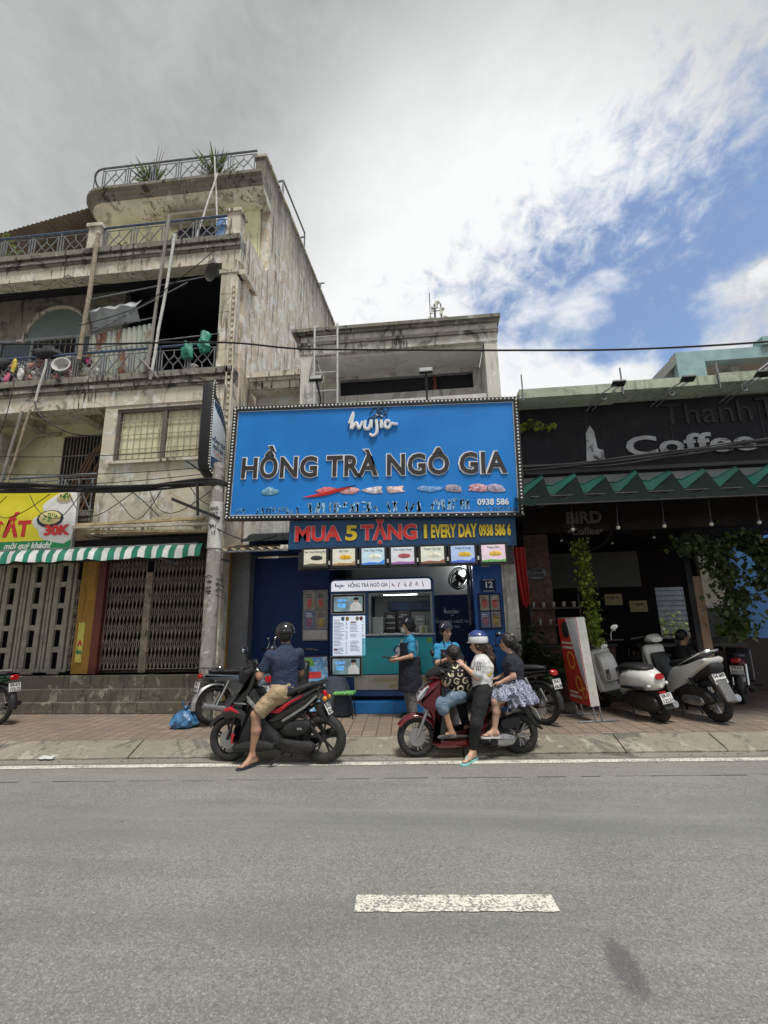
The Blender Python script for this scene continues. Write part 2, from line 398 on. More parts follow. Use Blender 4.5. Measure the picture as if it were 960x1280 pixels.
def roadpaint():
    m, t, b = _mk('road_paint'); tcn = t.nodes.new('ShaderNodeTexCoord').outputs['Object']
    n = _noise(t, tcn, 55, 6, .75); n2 = _noise(t, tcn, 4, 4, .6)
    worn = _ramp(t, _m(t, 'ADD', n, _m(t, 'MULTIPLY', n2, .34)), .725, .665)
    c = _mixc(t, _noise(t, tcn, 9, 4, .6), (.60, .58, .49), (.78, .76, .67)); c = _mixc(t, worn, (.21, .21, .195), c)
    t.links.new(c, b.inputs['Base Color']); b.inputs['Roughness'].default_value = .75; _bump(t, b, n, .5, .004); return m
def paving():
    m, t, b = _mk('red_paving'); tcn = t.nodes.new('ShaderNodeTexCoord').outputs['Object']
    rotd = _map(t, tcn, (1, 1, 1), (0, 0, -TH))
    br = t.nodes.new('ShaderNodeTexBrick'); br.offset = 0; t.links.new(rotd, br.inputs[0]); br.inputs['Scale'].default_value = 1
    br.inputs['Brick Width'].default_value = .2; br.inputs['Row Height'].default_value = .1; br.inputs['Mortar Size'].default_value = .009; br.inputs['Mortar Smooth'].default_value = .3
    br.inputs['Color1'].default_value = (.235, .175, .128, 1); br.inputs['Color2'].default_value = (.31, .242, .182, 1); br.inputs['Mortar'].default_value = (.07, .05, .04, 1)
    n = _noise(t, tcn, 1.6, 8, .66); c = _mixc(t, _m(t, 'MULTIPLY', _ramp(t, n, .40, .64), .75), br.outputs['Color'], (.165, .14, .115))
    f = _noise(t, tcn, 40, 4, .6); c = _mixc(t, _m(t, 'MULTIPLY', _ramp(t, f, .4, .75), .4), c, (.09, .075, .065))
    t.links.new(c, b.inputs['Base Color']); b.inputs['Roughness'].default_value = .8
    _bump(t, b, _m(t, 'ADD', _m(t, 'MULTIPLY', br.outputs['Fac'], -1.), _m(t, 'MULTIPLY', f, .25)), .6, .012); return m
M_as = asphalt(); M_rp = roadpaint(); M_pv = paving()
M_kerb = weathered('kerb_concrete', (.255, .232, .185), (.05, .055, .048), .35, .6, (.36, .33, .27), .3, .8, 2.5, .8)
M_gut = weathered('gutter_concrete', (.25, .235, .205), (.07, .047, .043), .3, .7, None, 0, .8, 3, .8)
struct(MB().box(-900, 900, -900, 900, -.6, -.05).build('ground', mat('earth', (.12, .11, .09), .9)))
g = MB(); g.T = RT; g.box(-160, 160, -9, 6.32, -.3, 0); struct(g.build('road', M_as))
# gutter: flat concrete strip between the white line and the kerb
kb = MB(); kb.T = RT; kb.box(-160, 160, 6.325, 6.50, -.3, .004); struct(kb.build('gutter', M_gut))
for n_, y0, y1, x0, x1 in (('edge_line', 6.13, 6.255, -60, 60),):
    e = MB(); e.T = RT; k = 240
    for i in range(k):
        a = x0 + (x1 - x0) * i / k; b_ = x0 + (x1 - x0) * (i + 1) / k
        e.add([(a, y0 + .006 * math.sin(a * 3), .005), (b_, y0 + .006 * math.sin(b_ * 3), .005), (b_, y1 + .005 * math.sin(b_ * 4.1), .005), (a, y1 + .005 * math.sin(a * 4.1), .005)], [(0, 1, 2, 3)])
    struct(e.build('edge_line', M_rp))
for x0 in (-9.6, -4.98, -.33, 4.32, 8.97):
    e = MB(); e.T = RT; rr = random.Random(int(x0 * 10)); P = [];  nn = 26
    for i in range(nn + 1): P.append((x0 + 1.19 * i / nn, 3.218 + rr.uniform(-.006, .006), .005))
    for i in range(nn, -1, -1): P.append((x0 + 1.19 * i / nn, 3.39 + rr.uniform(-.006, .006), .005))
    e.add(P, [tuple(range(len(P)))]); struct(e.build('lane_dash', M_rp))
e = MB(); e.T = RT; rr = random.Random(5); x = -14.
while x < 14:
    l = rr.uniform(.1, .5); wd = rr.uniform(.006, .013); y = 5.63 + rr.uniform(-.01, .01)
    e.add([(x, y, .0045), (x + l, y + rr.uniform(-.008, .008), .0045), (x + l, y + wd, .0045), (x, y + wd, .0045)], [(0, 1, 2, 3)]); x += l + rr.choice([.01, .02, .15])
struct(e.build('road_joint', mat('joint_tar', (.075, .073, .07), .8)))
# kerb: a sloped row of cast concrete slabs
kr = MB(); kr.T = RT; kr.box(-160, 160, 6.5, 7.0, -.3, -.012); kerb = struct(kr.build('kerb', M_gut))
jx = [-13.2, -11.2, -9.3, -7.35, -5.45, -3.55, -1.45, .72, 2.72, 3.95, 6.0, 8.0, 10.2, 12.5]
for a, b_ in zip(jx[:-1], jx[1:]):
    e = MB(); e.T = RT; r2 = random.Random(int(a * 77)); t0 = r2.uniform(-.006, .006); t1 = r2.uniform(-.006, .006); a += .009; b_ -= .009
    n_ = 10; top = []; rings = []
    for i in range(n_ + 1):
        xx = a + (b_ - a) * i / n_; s_ = .35 * (1 if xx > 0 else -.5) * 0
        j = lambda q: r2.uniform(-q, q)
        rings.append([(xx, 6.505, -.02), (xx, 6.505 + j(.01), .022 + j(.006)), (xx, 6.58 + j(.006), .06 + t0 + j(.006)), (xx, 6.80 + j(.005), .13 + t1 + j(.004)), (xx, 6.875, .152 + j(.003)), (xx, 6.875, -.02)])
    e.loft(rings, True, False); o = e.build('kerb_stone', M_kerb, kerb)
pv = MB()
pa = RT @ Vector((-160, 6.88, 0)); pb = RT @ Vector((160, 6.88, 0))
pv.add([(pa.x, pa.y, .15), (pb.x, pb.y, .15), (160, 40, .15), (-160, 40, .15), (pa.x, pa.y, -.3), (pb.x, pb.y, -.3)], [(0, 1, 2, 3), (0, 4, 5, 1)])
struct(pv.build('pavement', M_pv))
# ------------------------------------------------------------------ the old apartment house on the left
M_conc = weathered('old_render', (.65, .585, .465), (.05, .044, .038), .8, .5, (.78, .75, .67), .4, .14, 1.6, .5)
M_slab = weathered('mouldy_cornice', (.65, .595, .475), (.028, .025, .022), .9, .75, (.76, .73, .66), .35, .22, 2.0, .6)
M_mould = weathered('black_moulding', (.26, .24, .205), (.022, .02, .018), .9, .85, (.42, .40, .35), .2, .3, 2.2, .6)
M_side = weathered('streaked_side_wall', (.66, .555, .435), (.10, .088, .075), .75, .28, (.78, .74, .67), .6, .26, 1.0, .5, (12.9, .1164))
M_peel = weathered('peeling_wall', (.60, .55, .435), (.11, .10, .08), .6, .45, (.68, .67, .62), .42, .4, 1.2, .6)
M_yel = weathered('pale_yellow_render', (.88, .85, .56), (.16, .15, .10), .45, .3, None, 0, .15, 1.4, .3)
M_och = weathered('ochre_paint', (.40, .225, .055), (.12, .07, .03), .4, .35, None, 0, .2, 1.5, .3)
M_stepc = weathered('step_concrete', (.145, .13, .105), (.05, .05, .043), .5, .7, (.30, .28, .23), .25, .5, 1.6, .7)
M_dark = mat('painted_deep_shade', (.022, .024, .03), .9, 0, .3, 1.5)  # near-black colour stands in for the deep shade of rooms and openings
M_iron = mat('grey_painted_iron', (.20, .215, .23), .55, .1, .3, 9, dirt=(.10, .06, .04), dirt_amt=.6)
M_bluerail = mat('blue_painted_iron', (.07, .11, .19), .5, .1, .3, 9, dirt=(.10, .07, .05), dirt_amt=.5)
M_whiteiron = mat('white_painted_iron', (.55, .55, .53), .5, 0, .15, 8, dirt=(.25, .15, .09), dirt_amt=.5)
M_gate = mat('rusted_gate_bars', (.30, .255, .20), .6, .2, .35, 7, dirt=(.12, .07, .045), dirt_amt=.7)
M_door = mat('dull_cream_door', (.36, .33, .265), .6, 0, .15, 3, dirt=(.16, .12, .08), dirt_amt=.5)
M_black = mat('black_plastic', (.018, .018, .02), .45, 0, .2, 8)
M_cable = mat('black_cable', (.012, .012, .013), .6, 0, .2, 10)
M_redfr = mat('dark_red_frame', (.13, .03, .022), .6, 0, .25, 4)
M_bamboo = mat('weathered_wood_pole', (.33, .27, .20), .7, 0, .3, 9, .3, 70)
M_pvc = mat('white_pvc', (.62, .61, .57), .5, 0, .12, 8, dirt=(.3, .27, .22), dirt_amt=.5)
apt = thing('apartment_building', 'old weathered apartment house with stained balconies and a long bare side wall', 'building', (-6.5, 9, .15))
AB = lambda mb, name, m, par=None: mb.build(name, m, par or apt, True) if par is None else mb.build(name, m, par)
XR = -3.70
def apb(name, m, fn):
    mb = MB(); fn(mb); return mb.build(name, m, apt, True)
# side wall: the whole depth of the house, parapet stepping down at the front terrace
prof = [(8.42, .15), (8.42, 9.98), (9.62, 9.98), (9.80, 10.2), (9.80, 12.0), (9.80, 12.45), (9.28, 12.45), (9.28, 13.02), (17.7, 14.0), (17.7, .15)]
mb = MB(); mb.loft([[(x, y, z) for y, z in prof] for x in (XR, XR - .24)], True, False); mb.build('side_wall', M_side, apt, True)
mb = MB(); mb.loft([[(x, y, z) for y, z in [(9.24, 13.02), (9.24, 13.09), (17.75, 14.07), (17.75, 14.0)]] for x in (XR + .05, XR - .3)], True, False); mb.build('coping', M_slab, apt, True)
# slabs with moulded edges
def slab(name, x0, x1, yf, yb, zb, zt, par=None):
    mb = MB(); h = zt - zb
    for i_, (a, b_, pr) in enumerate(((0, .50, .0), (.50, .58, .035), (.58, .70, .07), (.70, .80, .03), (.80, 1.0, .10))):
        mb.use(0 if i_ == 0 else 1).box(x0, x1, yf - pr, yb, zb + h * a, zb + h * b_ - .0)
    return mb.build(name, [M_slab, M_mould], apt, True)
slab('floor_slab', -11.5, XR - .02, 8.2, 8.5, 5.95, 6.60); slab('floor_slab', -11.5, XR - .02, 8.2, 8.5, 9.07, 9.68)
apb('ceiling', M_dark, lambda m: m.box(-11.5, XR - .25, 8.5, 13, 9.45, 9.6)); apb('ceiling', M_conc, lambda m: m.box(-11.5, XR - .25, 8.5, 10.5, 6.2, 6.5))
# corner column with a beaded edge strip, and terrace posts
mb = MB(); mb.box(-4.08, -3.76, 8.14, 8.41, 6.6, 9.07); mb.box(-4.12, -3.72, 8.12, 8.415, 8.75, 8.83)
for z in (7.0, 7.42, 7.84, 8.26): mb.box(-4.084, -3.756, 8.136, 8.41, z, z + .015)
mb.build('corner_column', M_conc, apt, True)
mb = MB(); mb.box(-3.93, -3.70, 8.135, 8.415, .15, 5.95); mb.build('corner_column', M_conc, apt, True)
mb = MB()
for i in range(38): mb.box(-3.80, -3.755, 8.11, 8.134, 3.6 + i * .13, 3.66 + i * .13)
mb.box(-3.74, -3.70, 8.10, 8.134, 3.5, 8.6); mb.box(-3.85, -3.815, 8.10, 8.134, 3.5, 8.6); mb.build('beaded_edging', M_conc, apt, True)
for x in (-7.08, -3.90):
    apb('terrace_post', M_conc, lambda m: (m.box(x - .14, x + .14, 8.16, 8.44, 9.68, 10.28), m.box(x - .18, x + .18, 8.12, 8.48, 10.28, 10.36)))
apb('column_bracket', M_slab, lambda m: m.box(-3.76, -3.60, 8.2, 8.9, 8.75, 8.86))
# top storey set back: yellow wall, window with canopy, overhanging roof slab rounded at its left end
mb = MB(); mb.box(-8.25, XR - .25, 9.70, 9.9, 9.6, 12.45); mb.build('penthouse_wall', M_yel, apt, True)
apb('floor_slab', M_conc, lambda m: m.box(-11.5, XR - .25, 8.5, 10.4, 9.61, 9.66))
def roof_outline(d):
    x0 = -8.45 - d; r = .55 + d; P = [(XR - .004, 9.2 - d)]
    P += [(x0 + r - r * math.sin(a), 9.2 - d + r - r * math.cos(a)) for a in [math.pi / 2 * i / 6 for i in range(7)]]
    return P + [(x0, 11.5), (XR - .004, 11.5)]
mb = MB(); rings = []
for d, z in ((-.46, 11.90), (-.34, 11.91), (-.16, 11.98), (-.03, 12.12)):
    rings.append([(x, y, z) for x, y in roof_outline(d)])
mb.loft(rings, True, True); me_ = MB(); me_.loft([[(x, y, z) for x, y in roof_outline(d)] for d, z in ((.0, 12.122), (.02, 12.22), (.07, 12.24), (.07, 12.33), (.14, 12.36), (.14, 12.44), (.02, 12.46))], True, False); me_.build('roof_moulding', M_mould, apt, True); mb.build('roof_slab', weathered('roof_render', (.70, .675, .56), (.04, .037, .032), .75, .5, (.78, .76, .68), .3, .3, 1.6, .5), apt, True)
w_ = apb('window', M_door, lambda m: (m.box(-6.30, -5.0, 9.64, 9.69, 11.55, 11.65), m.box(-6.32, -4.98, 9.35, 9.69, 11.65, 11.72)))
mb = MB(); mb.box(-6.1, -5.1, 9.685, 9.698, 10.3, 11.54); mb.build('pane', glassy('dim_glass', (.03, .035, .04)), apt, True)
def railing(p0, p1, z0, z1, unit, mtop, mbar, name='railing', r=.014, curve=None):
    """iron balustrade: panels of crossed bars alternating with upright pairs"""
    mb = MB(); p0, p1 = Vector(p0), Vector(p1); Ln = (p1 - p0).length; d = (p1 - p0) / Ln; n = max(1, round(Ln / unit)); u = Ln / n
    q = lambda s, z: (p0.x + d.x * s, p0.y + d.y * s, z)
    mb.use(0).tube([q(0, z1), q(Ln, z1)], r * 1.9, 8); mb.use(1).tube([q(0, z0 + .05), q(Ln, z0 + .05)], r, 6); mb.tube([q(0, z1 - .09), q(Ln, z1 - .09)], r * .8, 6)
    for i in range(n):
        s = i * u; a, b_ = z0 + .05, z1 - .09; c = (a + b_) / 2
        for f in (0, .09, .91): mb.bar(q(s + u * f, a), q(s + u * f, b_ if f else z1), r * 1.5)
        s0, s1 = s + u * .09, s + u * .91; m_ = (s0 + s1) / 2; k = (s1 - s0) * .2; kz = (b_ - a) * .24
        for e0, e1 in (((s0, a), (m_ - k, c)), ((s0, b_), (m_ - k, c)), ((s1, a), (m_ + k, c)), ((s1, b_), (m_ + k, c)), ((m_ - k, c), (m_, c + kz)), ((m_, c + kz), (m_ + k, c)), ((m_ + k, c), (m_, c - kz)), ((m_, c - kz), (m_ - k, c)), ((m_, b_), (m_, c + kz)), ((m_, a), (m_, c - kz))):
            mb.bar(q(*e0), q(*e1), r * 1.2)
    return mb.build(name, [mtop, mbar], apt, True)
railing((-11.4, 8.25), (-7.24, 8.25), 9.68, 10.3, .7, M_bluerail, M_iron); railing((-6.92, 8.25), (-4.06, 8.25), 9.68, 10.3, .7, M_bluerail, M_iron)
railing((-11.4, 8.22), (-4.1, 8.22), 6.6, 7.2, .62, M_bluerail, M_iron)
railing((-11.4, 8.25), (-6.40, 8.25), 3.78, 4.56, .75, M_iron, M_iron)
railing((-7.9, 9.14), (-3.86, 9.14), 12.46, 13.08, .66, M_iron, M_iron); railing((-8.42, 11.0), (-8.42, 9.7), 12.46, 13.08, .66, M_iron, M_iron)
mb = MB(); mb.tube([(-8.42 + .52 * (1 - math.sin(a)), 9.14 + .56 * (1 - math.cos(a)), 13.08) for a in [math.pi / 2 * i / 6 for i in range(7)]], .026, 8)
mb.tube([(-8.42 + .52 * (1 - math.sin(a)), 9.14 + .56 * (1 - math.cos(a)), 12.52) for a in [math.pi / 2 * i / 6 for i in range(7)]], .014, 6)
mb.bar((-8.27, 9.30, 12.5), (-8.27, 9.30, 13.08), .02); mb.build('railing_corner', M_iron, apt, True)
# second floor: wall with arched window at the left, dark covered loggia beside it
mb = MB(); mb.box(-11.5, -6.95, 9.2, 9.4, 6.5, 9.46); mb.build('loggia_wall', weathered('shade_toned_wall', (.34, .31, .25), (.04, .037, .033), .7, .6, None, 0, .2, 1.4, .4), apt, True)  # base colour darkened to put the loggia's shade into the wall, stains over it
mb = MB(); mb.box(-6.94, XR - .25, 11.8, 12.0, 6.5, 9.46); mb.box(-6.98, -6.90, 9.41, 11.8, 6.5, 9.46); mb.box(-6.94, XR - .245, 8.6, 11.79, 6.52, 6.56); mb.box(XR - .30, XR - .241, 8.43, 11.79, 6.57, 9.44); mb.build('loggia_shade_lining', M_dark, apt, True)
def arc(cx, y, z, rx, rz, n=14): return [(cx - rx * math.cos(math.pi * i / n), y, z + rz * math.sin(math.pi * i / n)) for i in range(n + 1)]
mb = MB(); mb.tube([(-9.55, 9.17, 8.3), (-9.35, 9.17, 8.3)] + arc(-8.57, 9.17, 8.32, .82, .82) + [(-7.65, 9.17, 8.3)], .05, 6); mb.build('arch_moulding', M_slab, apt, True)
mb = MB(); A = arc(-8.57, 9.188, 8.34, .76, .76); mb.add(A, [tuple(range(len(A)))]); mb.build('fanlight', glassy('dusty_glass', (.20, .25, .24), .25), apt, True)
wn = MB()
for x0, x1 in ((-9.95, -9.15), (-8.0, -7.2)): apb('pane', glassy('blue_glass', (.06, .09, .12), .1), lambda m: m.box(x0, x1, 9.186, 9.192, 7.3, 8.24))
mb = MB(); mb.box(-9.14, -8.01, 9.19, 9.196, 7.2, 8.24); mb.build('open_casement', M_dark, apt, True)
mb = MB()
for x in (-9.97, -9.14, -8.0, -7.18): mb.box(x - .03, x + .03, 9.15, 9.183, 6.7, 8.26)
mb.box(-10.0, -7.15, 9.14, 9.182, 8.26, 8.33); mb.build('window_frame', mat('grey_window_frame', (.3, .33, .35), .5), apt, True)
mb = MB()
for i in range(7): mb.box(-9.0 + i * .14, -8.98 + i * .14, 9.16, 9.176, 7.2, 8.25)
mb.build('window_bars', M_gate, apt, True)
# first floor: peeling wall with a frosted window; recessed balcony at the left
mb = MB(); mb.box(-6.36, -3.94, 8.22, 8.42, 3.55, 4.76); mb.box(-6.36, -6.10, 8.22, 8.42, 4.76, 5.95); mb.box(-4.32, -3.94, 8.22, 8.42, 4.76, 5.95); mb.box(-6.1, -4.32, 8.22, 8.42, 5.88, 5.95); mb.box(-6.36, -6.16, 8.43, 9.4, 3.55, 6.19)
mb.build('bay_wall', M_peel, apt, True)
apb('window_sill', M_slab, lambda m: m.box(-6.16, -4.26, 8.15, 8.219, 4.72, 4.775))
mb = MB()
for x0, x1 in ((-6.1, -6.04), (-5.16, -5.07), (-4.38, -4.32)): mb.box(x0, x1, 8.25, 8.31, 4.79, 5.88)
mb.box(-6.1, -4.32, 8.245, 8.312, 4.762, 4.83); mb.box(-6.1, -4.32, 8.245, 8.312, 5.82, 5.879); mb.build('window_frame', mat('brown_window_frame', (.12, .10, .085), .6), apt, True)
M_frost = weathered('yellowed_frosted_glass', (.68, .65, .45), (.22, .20, .12), .5, .35, None, 0, .15, 1.4, .1)
for x0, x1 in ((-6.04, -5.16), (-5.07, -4.38)): apb('pane', M_frost, lambda m: m.box(x0, x1, 8.32, 8.335, 4.83, 5.82))
mb = MB()
for i in range(13): mb.bar((-6.0 + i * .13, 8.29, 4.83), (-6.0 + i * .13, 8.29, 5.82), .012)
for z in (5.05, 5.35, 5.62): mb.bar((-6.04, 8.285, z), (-4.38, 8.285, z), .014)
mb.build('window_bars', mat('pale_bars', (.36, .34, .25), .6), apt, True)
mb = MB(); mb.box(-11.5, -6.37, 9.4, 9.6, 3.55, 6.2); mb.build('balcony_wall', M_yel, apt, True)
for x in (-7.4, -8.9, -10.4): apb('ceiling_beam', M_conc, lambda m: m.box(x, x + .22, 8.52, 9.4, 6.02, 6.199))
mb = MB()
for i in range(13): mb.bar((-8.15 + i * .08, 9.36, 3.7), (-8.15 + i * .08, 9.36, 5.86), .016)
for z in (3.75, 4.3, 4.9, 5.4, 5.86): mb.bar((-8.17, 9.345, z), (-7.17, 9.345, z), .02)
mb.build('door_grille', M_gate, apt, True); apb('balcony_door', M_dark, lambda m: m.box(-8.16, -7.18, 9.385, 9.399, 3.6, 5.9))
slab('floor_slab', -11.5, -6.37, 8.2, 9.4, 3.38, 3.78); mb = MB(); mb.box(-6.36, -3.94, 8.21, 9.4, 3.36, 3.549); mb.build('lintel', M_slab, apt, True)
# ground floor: dark beam, ochre piers, doors, folding gates, steps
mb = MB(); mb.box(-11.5, -3.94, 8.88, 9.4, 2.95, 3.36); mb.build('beam', mat('dark_beam_render', (.05, .046, .04), .9), apt, True)  # beam in one dark brown-grey tone
for x0, x1 in ((-7.0, -6.62), (-4.34, -3.95), (-10.3, -9.4)): apb('ochre_pier', M_och, lambda m: m.box(x0, x1, 8.94, 9.3, .79, 2.95))
apb('door_frame', M_redfr, lambda m: (m.box(-6.62, -6.46, 8.90, 9.1, .79, 2.95)))
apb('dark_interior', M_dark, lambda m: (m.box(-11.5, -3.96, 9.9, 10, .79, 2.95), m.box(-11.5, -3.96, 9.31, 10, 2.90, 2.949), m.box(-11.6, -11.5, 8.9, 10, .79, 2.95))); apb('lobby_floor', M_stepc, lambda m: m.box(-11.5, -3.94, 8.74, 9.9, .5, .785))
apb('wall_pier', mat('grey_metal_panel', (.16, .165, .175), .5, .2), lambda m: m.box(-3.69, -3.34, 8.50, 8.9, .15, 3.0)); apb('ochre_pier', M_och, lambda m: m.box(-3.94, -3.695, 8.42, 8.9, .15, 2.95))
st = [(8.47, 8.56, .15, .345), (8.56, 8.66, .15, .56), (8.66, 8.95, .15, .785)]
for k, (y0, y1, z0, z1) in enumerate(st):
    for x0, x1 in ((-11.5, -8.9), (-8.9, -6.9), (-6.9, -5.3), (-5.3, -3.95)):
        apb('step', M_stepc, lambda m: m.rbox(x0 + .004, x1 - .004, y0, y1 + .2, z0, z1, .012))
# panelled metal doors (left): each leaf with openings between rails
def leaf(x0, x1):
    mb = MB(); y0, y1 = 9.0, 9.05; z0, z1 = .82, 2.94
    mb.box(x0, x0 + .05, y0, y1, z0, z1); mb.box(x1 - .05, x1, y0, y1, z0, z1)
    for f in (.27, .73): mb.box(x0 + (x1 - x0) * f - .05, x0 + (x1 - x0) * f + .05, y0 - .006, y1, z0, z1)
    xm0, xm1 = x0 + (x1 - x0) * .27, x0 + (x1 - x0) * .73
    for i in range(6):
        z = z0 + (z1 - z0) * i / 5; mb.box(xm0, xm1, y0 + .003, y1 - .003, z - .05, z + .05)
    mb.box(x0, x1, y0 + .01, y1, z0, z0 + .06); return mb.build('door_leaf', M_door, apt, True)
for i in range(4): leaf(-9.38 + i * .56, -8.84 + i * .56)
def lattice(x0, x1, name='folding_gate', n=None, y=9.0, z0=.84, z1=2.9):
    """scissor gate: uprights joined by crossed flats"""
    mb = MB(); n = n or int((x1 - x0) / .075); u = (x1 - x0) / n
    for i in range(n + 1): mb.bar((x0 + u * i, y, z0), (x0 + u * i, y, z1), .013, .012)
    k = 7; h = (z1 - z0) / k
    for i in range(n):
        for j in range(k):
            a, b_ = x0 + u * i, x0 + u * (i + 1); c, d = z0 + h * j, z0 + h * (j + 1)
            mb.bar((a, y - .012, c), (b_, y - .012, d), .009, .004, (0, 1, 0)); mb.bar((a, y + .012, d), (b_, y + .012, c), .009, .004, (0, 1, 0))
    return mb.build(name, M_gate, apt, True)
lattice(-7.14, -6.95, n=4, z1=2.6); lattice(-6.45, -5.66, z1=2.94); lattice(-5.50, -4.36, z1=2.94)
mb = MB(); mb.box(-5.65, -5.51, 8.97, 9.03, .8, 2.7); mb.build('gate_post', M_gate, apt, True)
for z in (1.5, 2.2): apb('gate_bolt', M_gate, lambda m: m.box(-5.62, -5.54, 8.93, 8.968, z, z + .09))
apb('folded_notice', mat('yellow_notice', (.62, .55, .12), .6), lambda m: m.box(-6.93, -6.80, 8.925, 8.938, 1.0, 1.75))
text('notice_lettering', 'ên', .12, mat('notice_green', (.05, .25, .1), .6), apt, (-6.865, 8.92, 1.2), off=.004); text('notice_lettering', 'A', .13, mat('notice_red', (.5, .03, .03), .6), apt, (-6.86, 8.92, 1.36), off=.005)
# roller/blind remains over the right gate
apb('awning_box', M_dark, lambda m: m.box(-6.6, -4.0, 8.45, 8.88, 3.06, 3.3))
# brown sheet-metal lean-to on the terrace, far left
mb = MB(); n = 60; ra = []; rb = []
for i in range(n + 1):
    x = -12.2 + 3.7 * i / n; z = 11.55 + .85 * (i / n) * .9 + (.018 if i % 2 else -.018); ra.append((x, 9.5, z)); rb.append((x, 11.8, z - .35))
mb.loft([ra, rb], False, True, False); mb.build('sheet_roof', mat('brown_sheet_metal', (.16, .125, .105), .6, .3, .3, 3), apt, True, flip=False)
apb('terrace_shed', M_dark, lambda m: m.box(-11.5, -8.26, 10.4, 10.6, 9.66, 11.4))
mb = MB()
for a, b_ in (((-3.8, 10.95, 13.3), (-3.8, 10.95, 14.15)), ((-3.8, 10.95, 14.15), (-4.6, 10.95, 14.0)), ((-3.8, 10.95, 14.15), (-3.78, 13.2, 14.45)), ((-3.78, 13.2, 13.5), (-3.78, 13.2, 14.45)), ((-3.78, 13.2, 14.3), (-4.4, 13.2, 14.25))): mb.tube([a, b_], .03, 6)
mb.build('roof_pipe_frame', M_iron, apt, True)
mb = MB(); mb.tube([(-3.8, 15.6, 13.7), (-3.8, 15.6, 14.4)], .03, 6); mb.tube([(-3.95, 15.6, 14.4), (-3.65, 15.6, 14.4)], .03, 6); mb.build('vent_pipe', M_iron, apt, True)

# ---- things on and around the left house
# spiky roof plants
def spiky(x, y, z, n, l, seed, label, g='spiky plants on the roof terrace'):
    rg = random.Random(seed); t = thing('agave_plant', label, 'plant', (x, y, z), 0, g)
    mb = MB(); mb.lathe([(.10, 0), (.15, .22), (.17, .22), (.17, .26), (.14, .26), (.13, .2)], 14); mb.build('pot', mat('clay_pot', (.28, .13, .08), .8), t)
    lf = MB()
    for i in range(n):
        a = rg.uniform(0, 6.28); e = rg.uniform(.35, 1.45); ll = l * rg.uniform(.6, 1.15); d = Vector((math.cos(a) * math.cos(e), math.sin(a) * math.cos(e), math.sin(e)))
        s_ = d.cross(Vector((0, 0, 1))).normalized() * .032; b0 = Vector((0, 0, .24)); dr = Vector((0, 0, -ll * .10 * rg.random()))
        pts = [(0, .5), (.35, 1), (.7, .65)]; vs = []
        for f, wd in pts: c = b0 + d * ll * f + dr * f * f; vs += [c + s_ * wd, c - s_ * wd + Vector((0, 0, .012))]
        vs.append(b0 + d * ll + dr); lf.add(vs, [(0, 1, 3, 2), (2, 3, 5, 4), (4, 5, 6)])
    lf.build('foliage', leafmat('agave_green', (.13, .17, .06)), t, flip=False)
    sp = MB()
    for k in range(3): a = rg.uniform(0, 6.28); sp.tube([(0, 0, .25), (.1 * math.cos(a), .1 * math.sin(a), .8), (.22 * math.cos(a), .22 * math.sin(a), 1.25 * l / .62)], [.012, .010, .004], 5)
    sp.build('stem', mat('dry_stalk', (.12, .11, .05), .8), t); return t
spiky(-6.75, 9.45, 12.46, 46, .68, 3, 'spiky agave in a clay pot behind the rounded end of the roof railing')
spiky(-5.05, 9.45, 12.46, 60, .72, 4, 'fuller spiky agave in a clay pot on the roof beside the side wall')
def shrub(name, label, c, r, n, size, seed, colr, pot=None, g=None, droop=.2):
    rg = random.Random(seed); t = thing(name, label, 'plant', c, 0, g); rx, ry, rz_ = r
    mb = MB(); P = []
    for i in range(n):
        u = Vector((rg.gauss(0, 1), rg.gauss(0, 1), rg.gauss(0, 1))).normalized() * (rg.random() ** .4)
        P.append((u.x * rx, u.y * ry, rz_ + (pot or 0) + u.z * rz_))
    leaf_cloud(mb, P, size, rg, droop); mb.build('foliage', leafmat('leaf_%d' % seed, colr), t, flip=False)
    sm = MB()
    for k in range(5): q = P[rg.randrange(n)]; sm.tube([(0, 0, (pot or 0) * .8), (q[0] * .4, q[1] * .4, (pot or 0) + rz_ * .5), q], [.012, .008, .003], 5)
    sm.build('stem', mat('green_stem', (.10, .10, .04), .7), t)
    if pot:
        pm = MB(); pm.lathe([(pot * .38, 0), (pot * .52, pot * .9), (pot * .58, pot * .9), (pot * .58, pot), (pot * .5, pot), (pot * .46, pot * .8), (.0, pot * .8)], 18); pm.build('pot', mat('pale_pot', (.34, .33, .31), .7, dirt=(.15, .13, .1)), t)
    return t
shrub('terrace_shrub', 'bushy green plant at the edge of the upper terrace beside the sheet metal roof', (-9.75, 8.62, 9.68), (.45, .3, .55), 260, .12, 21, (.12, .16, .05))
shrub('potted_plant', 'small leafy plant behind the crossed bars next to the terrace post', (-6.70, 8.6, 9.68), (.2, .15, .2), 90, .09, 22, (.07, .13, .04), .14)
# blue barrel
mb = MB(); mb.lathe([(.0, 0), (.20, 0), (.225, .04), (.23, .3), (.245, .32), (.23, .34), (.23, .62), (.245, .64), (.23, .66), (.22, .86), (.18, .92), (0, .92)], 22)
tag(set_origin_ := mb.build('blue_barrel', mat('blue_drum_plastic', (.09, .2, .42), .45)), 'blue plastic water barrel behind the upper terrace corner post', 'barrel'); set_origin_.location = (-4.32, 8.72, 9.68)
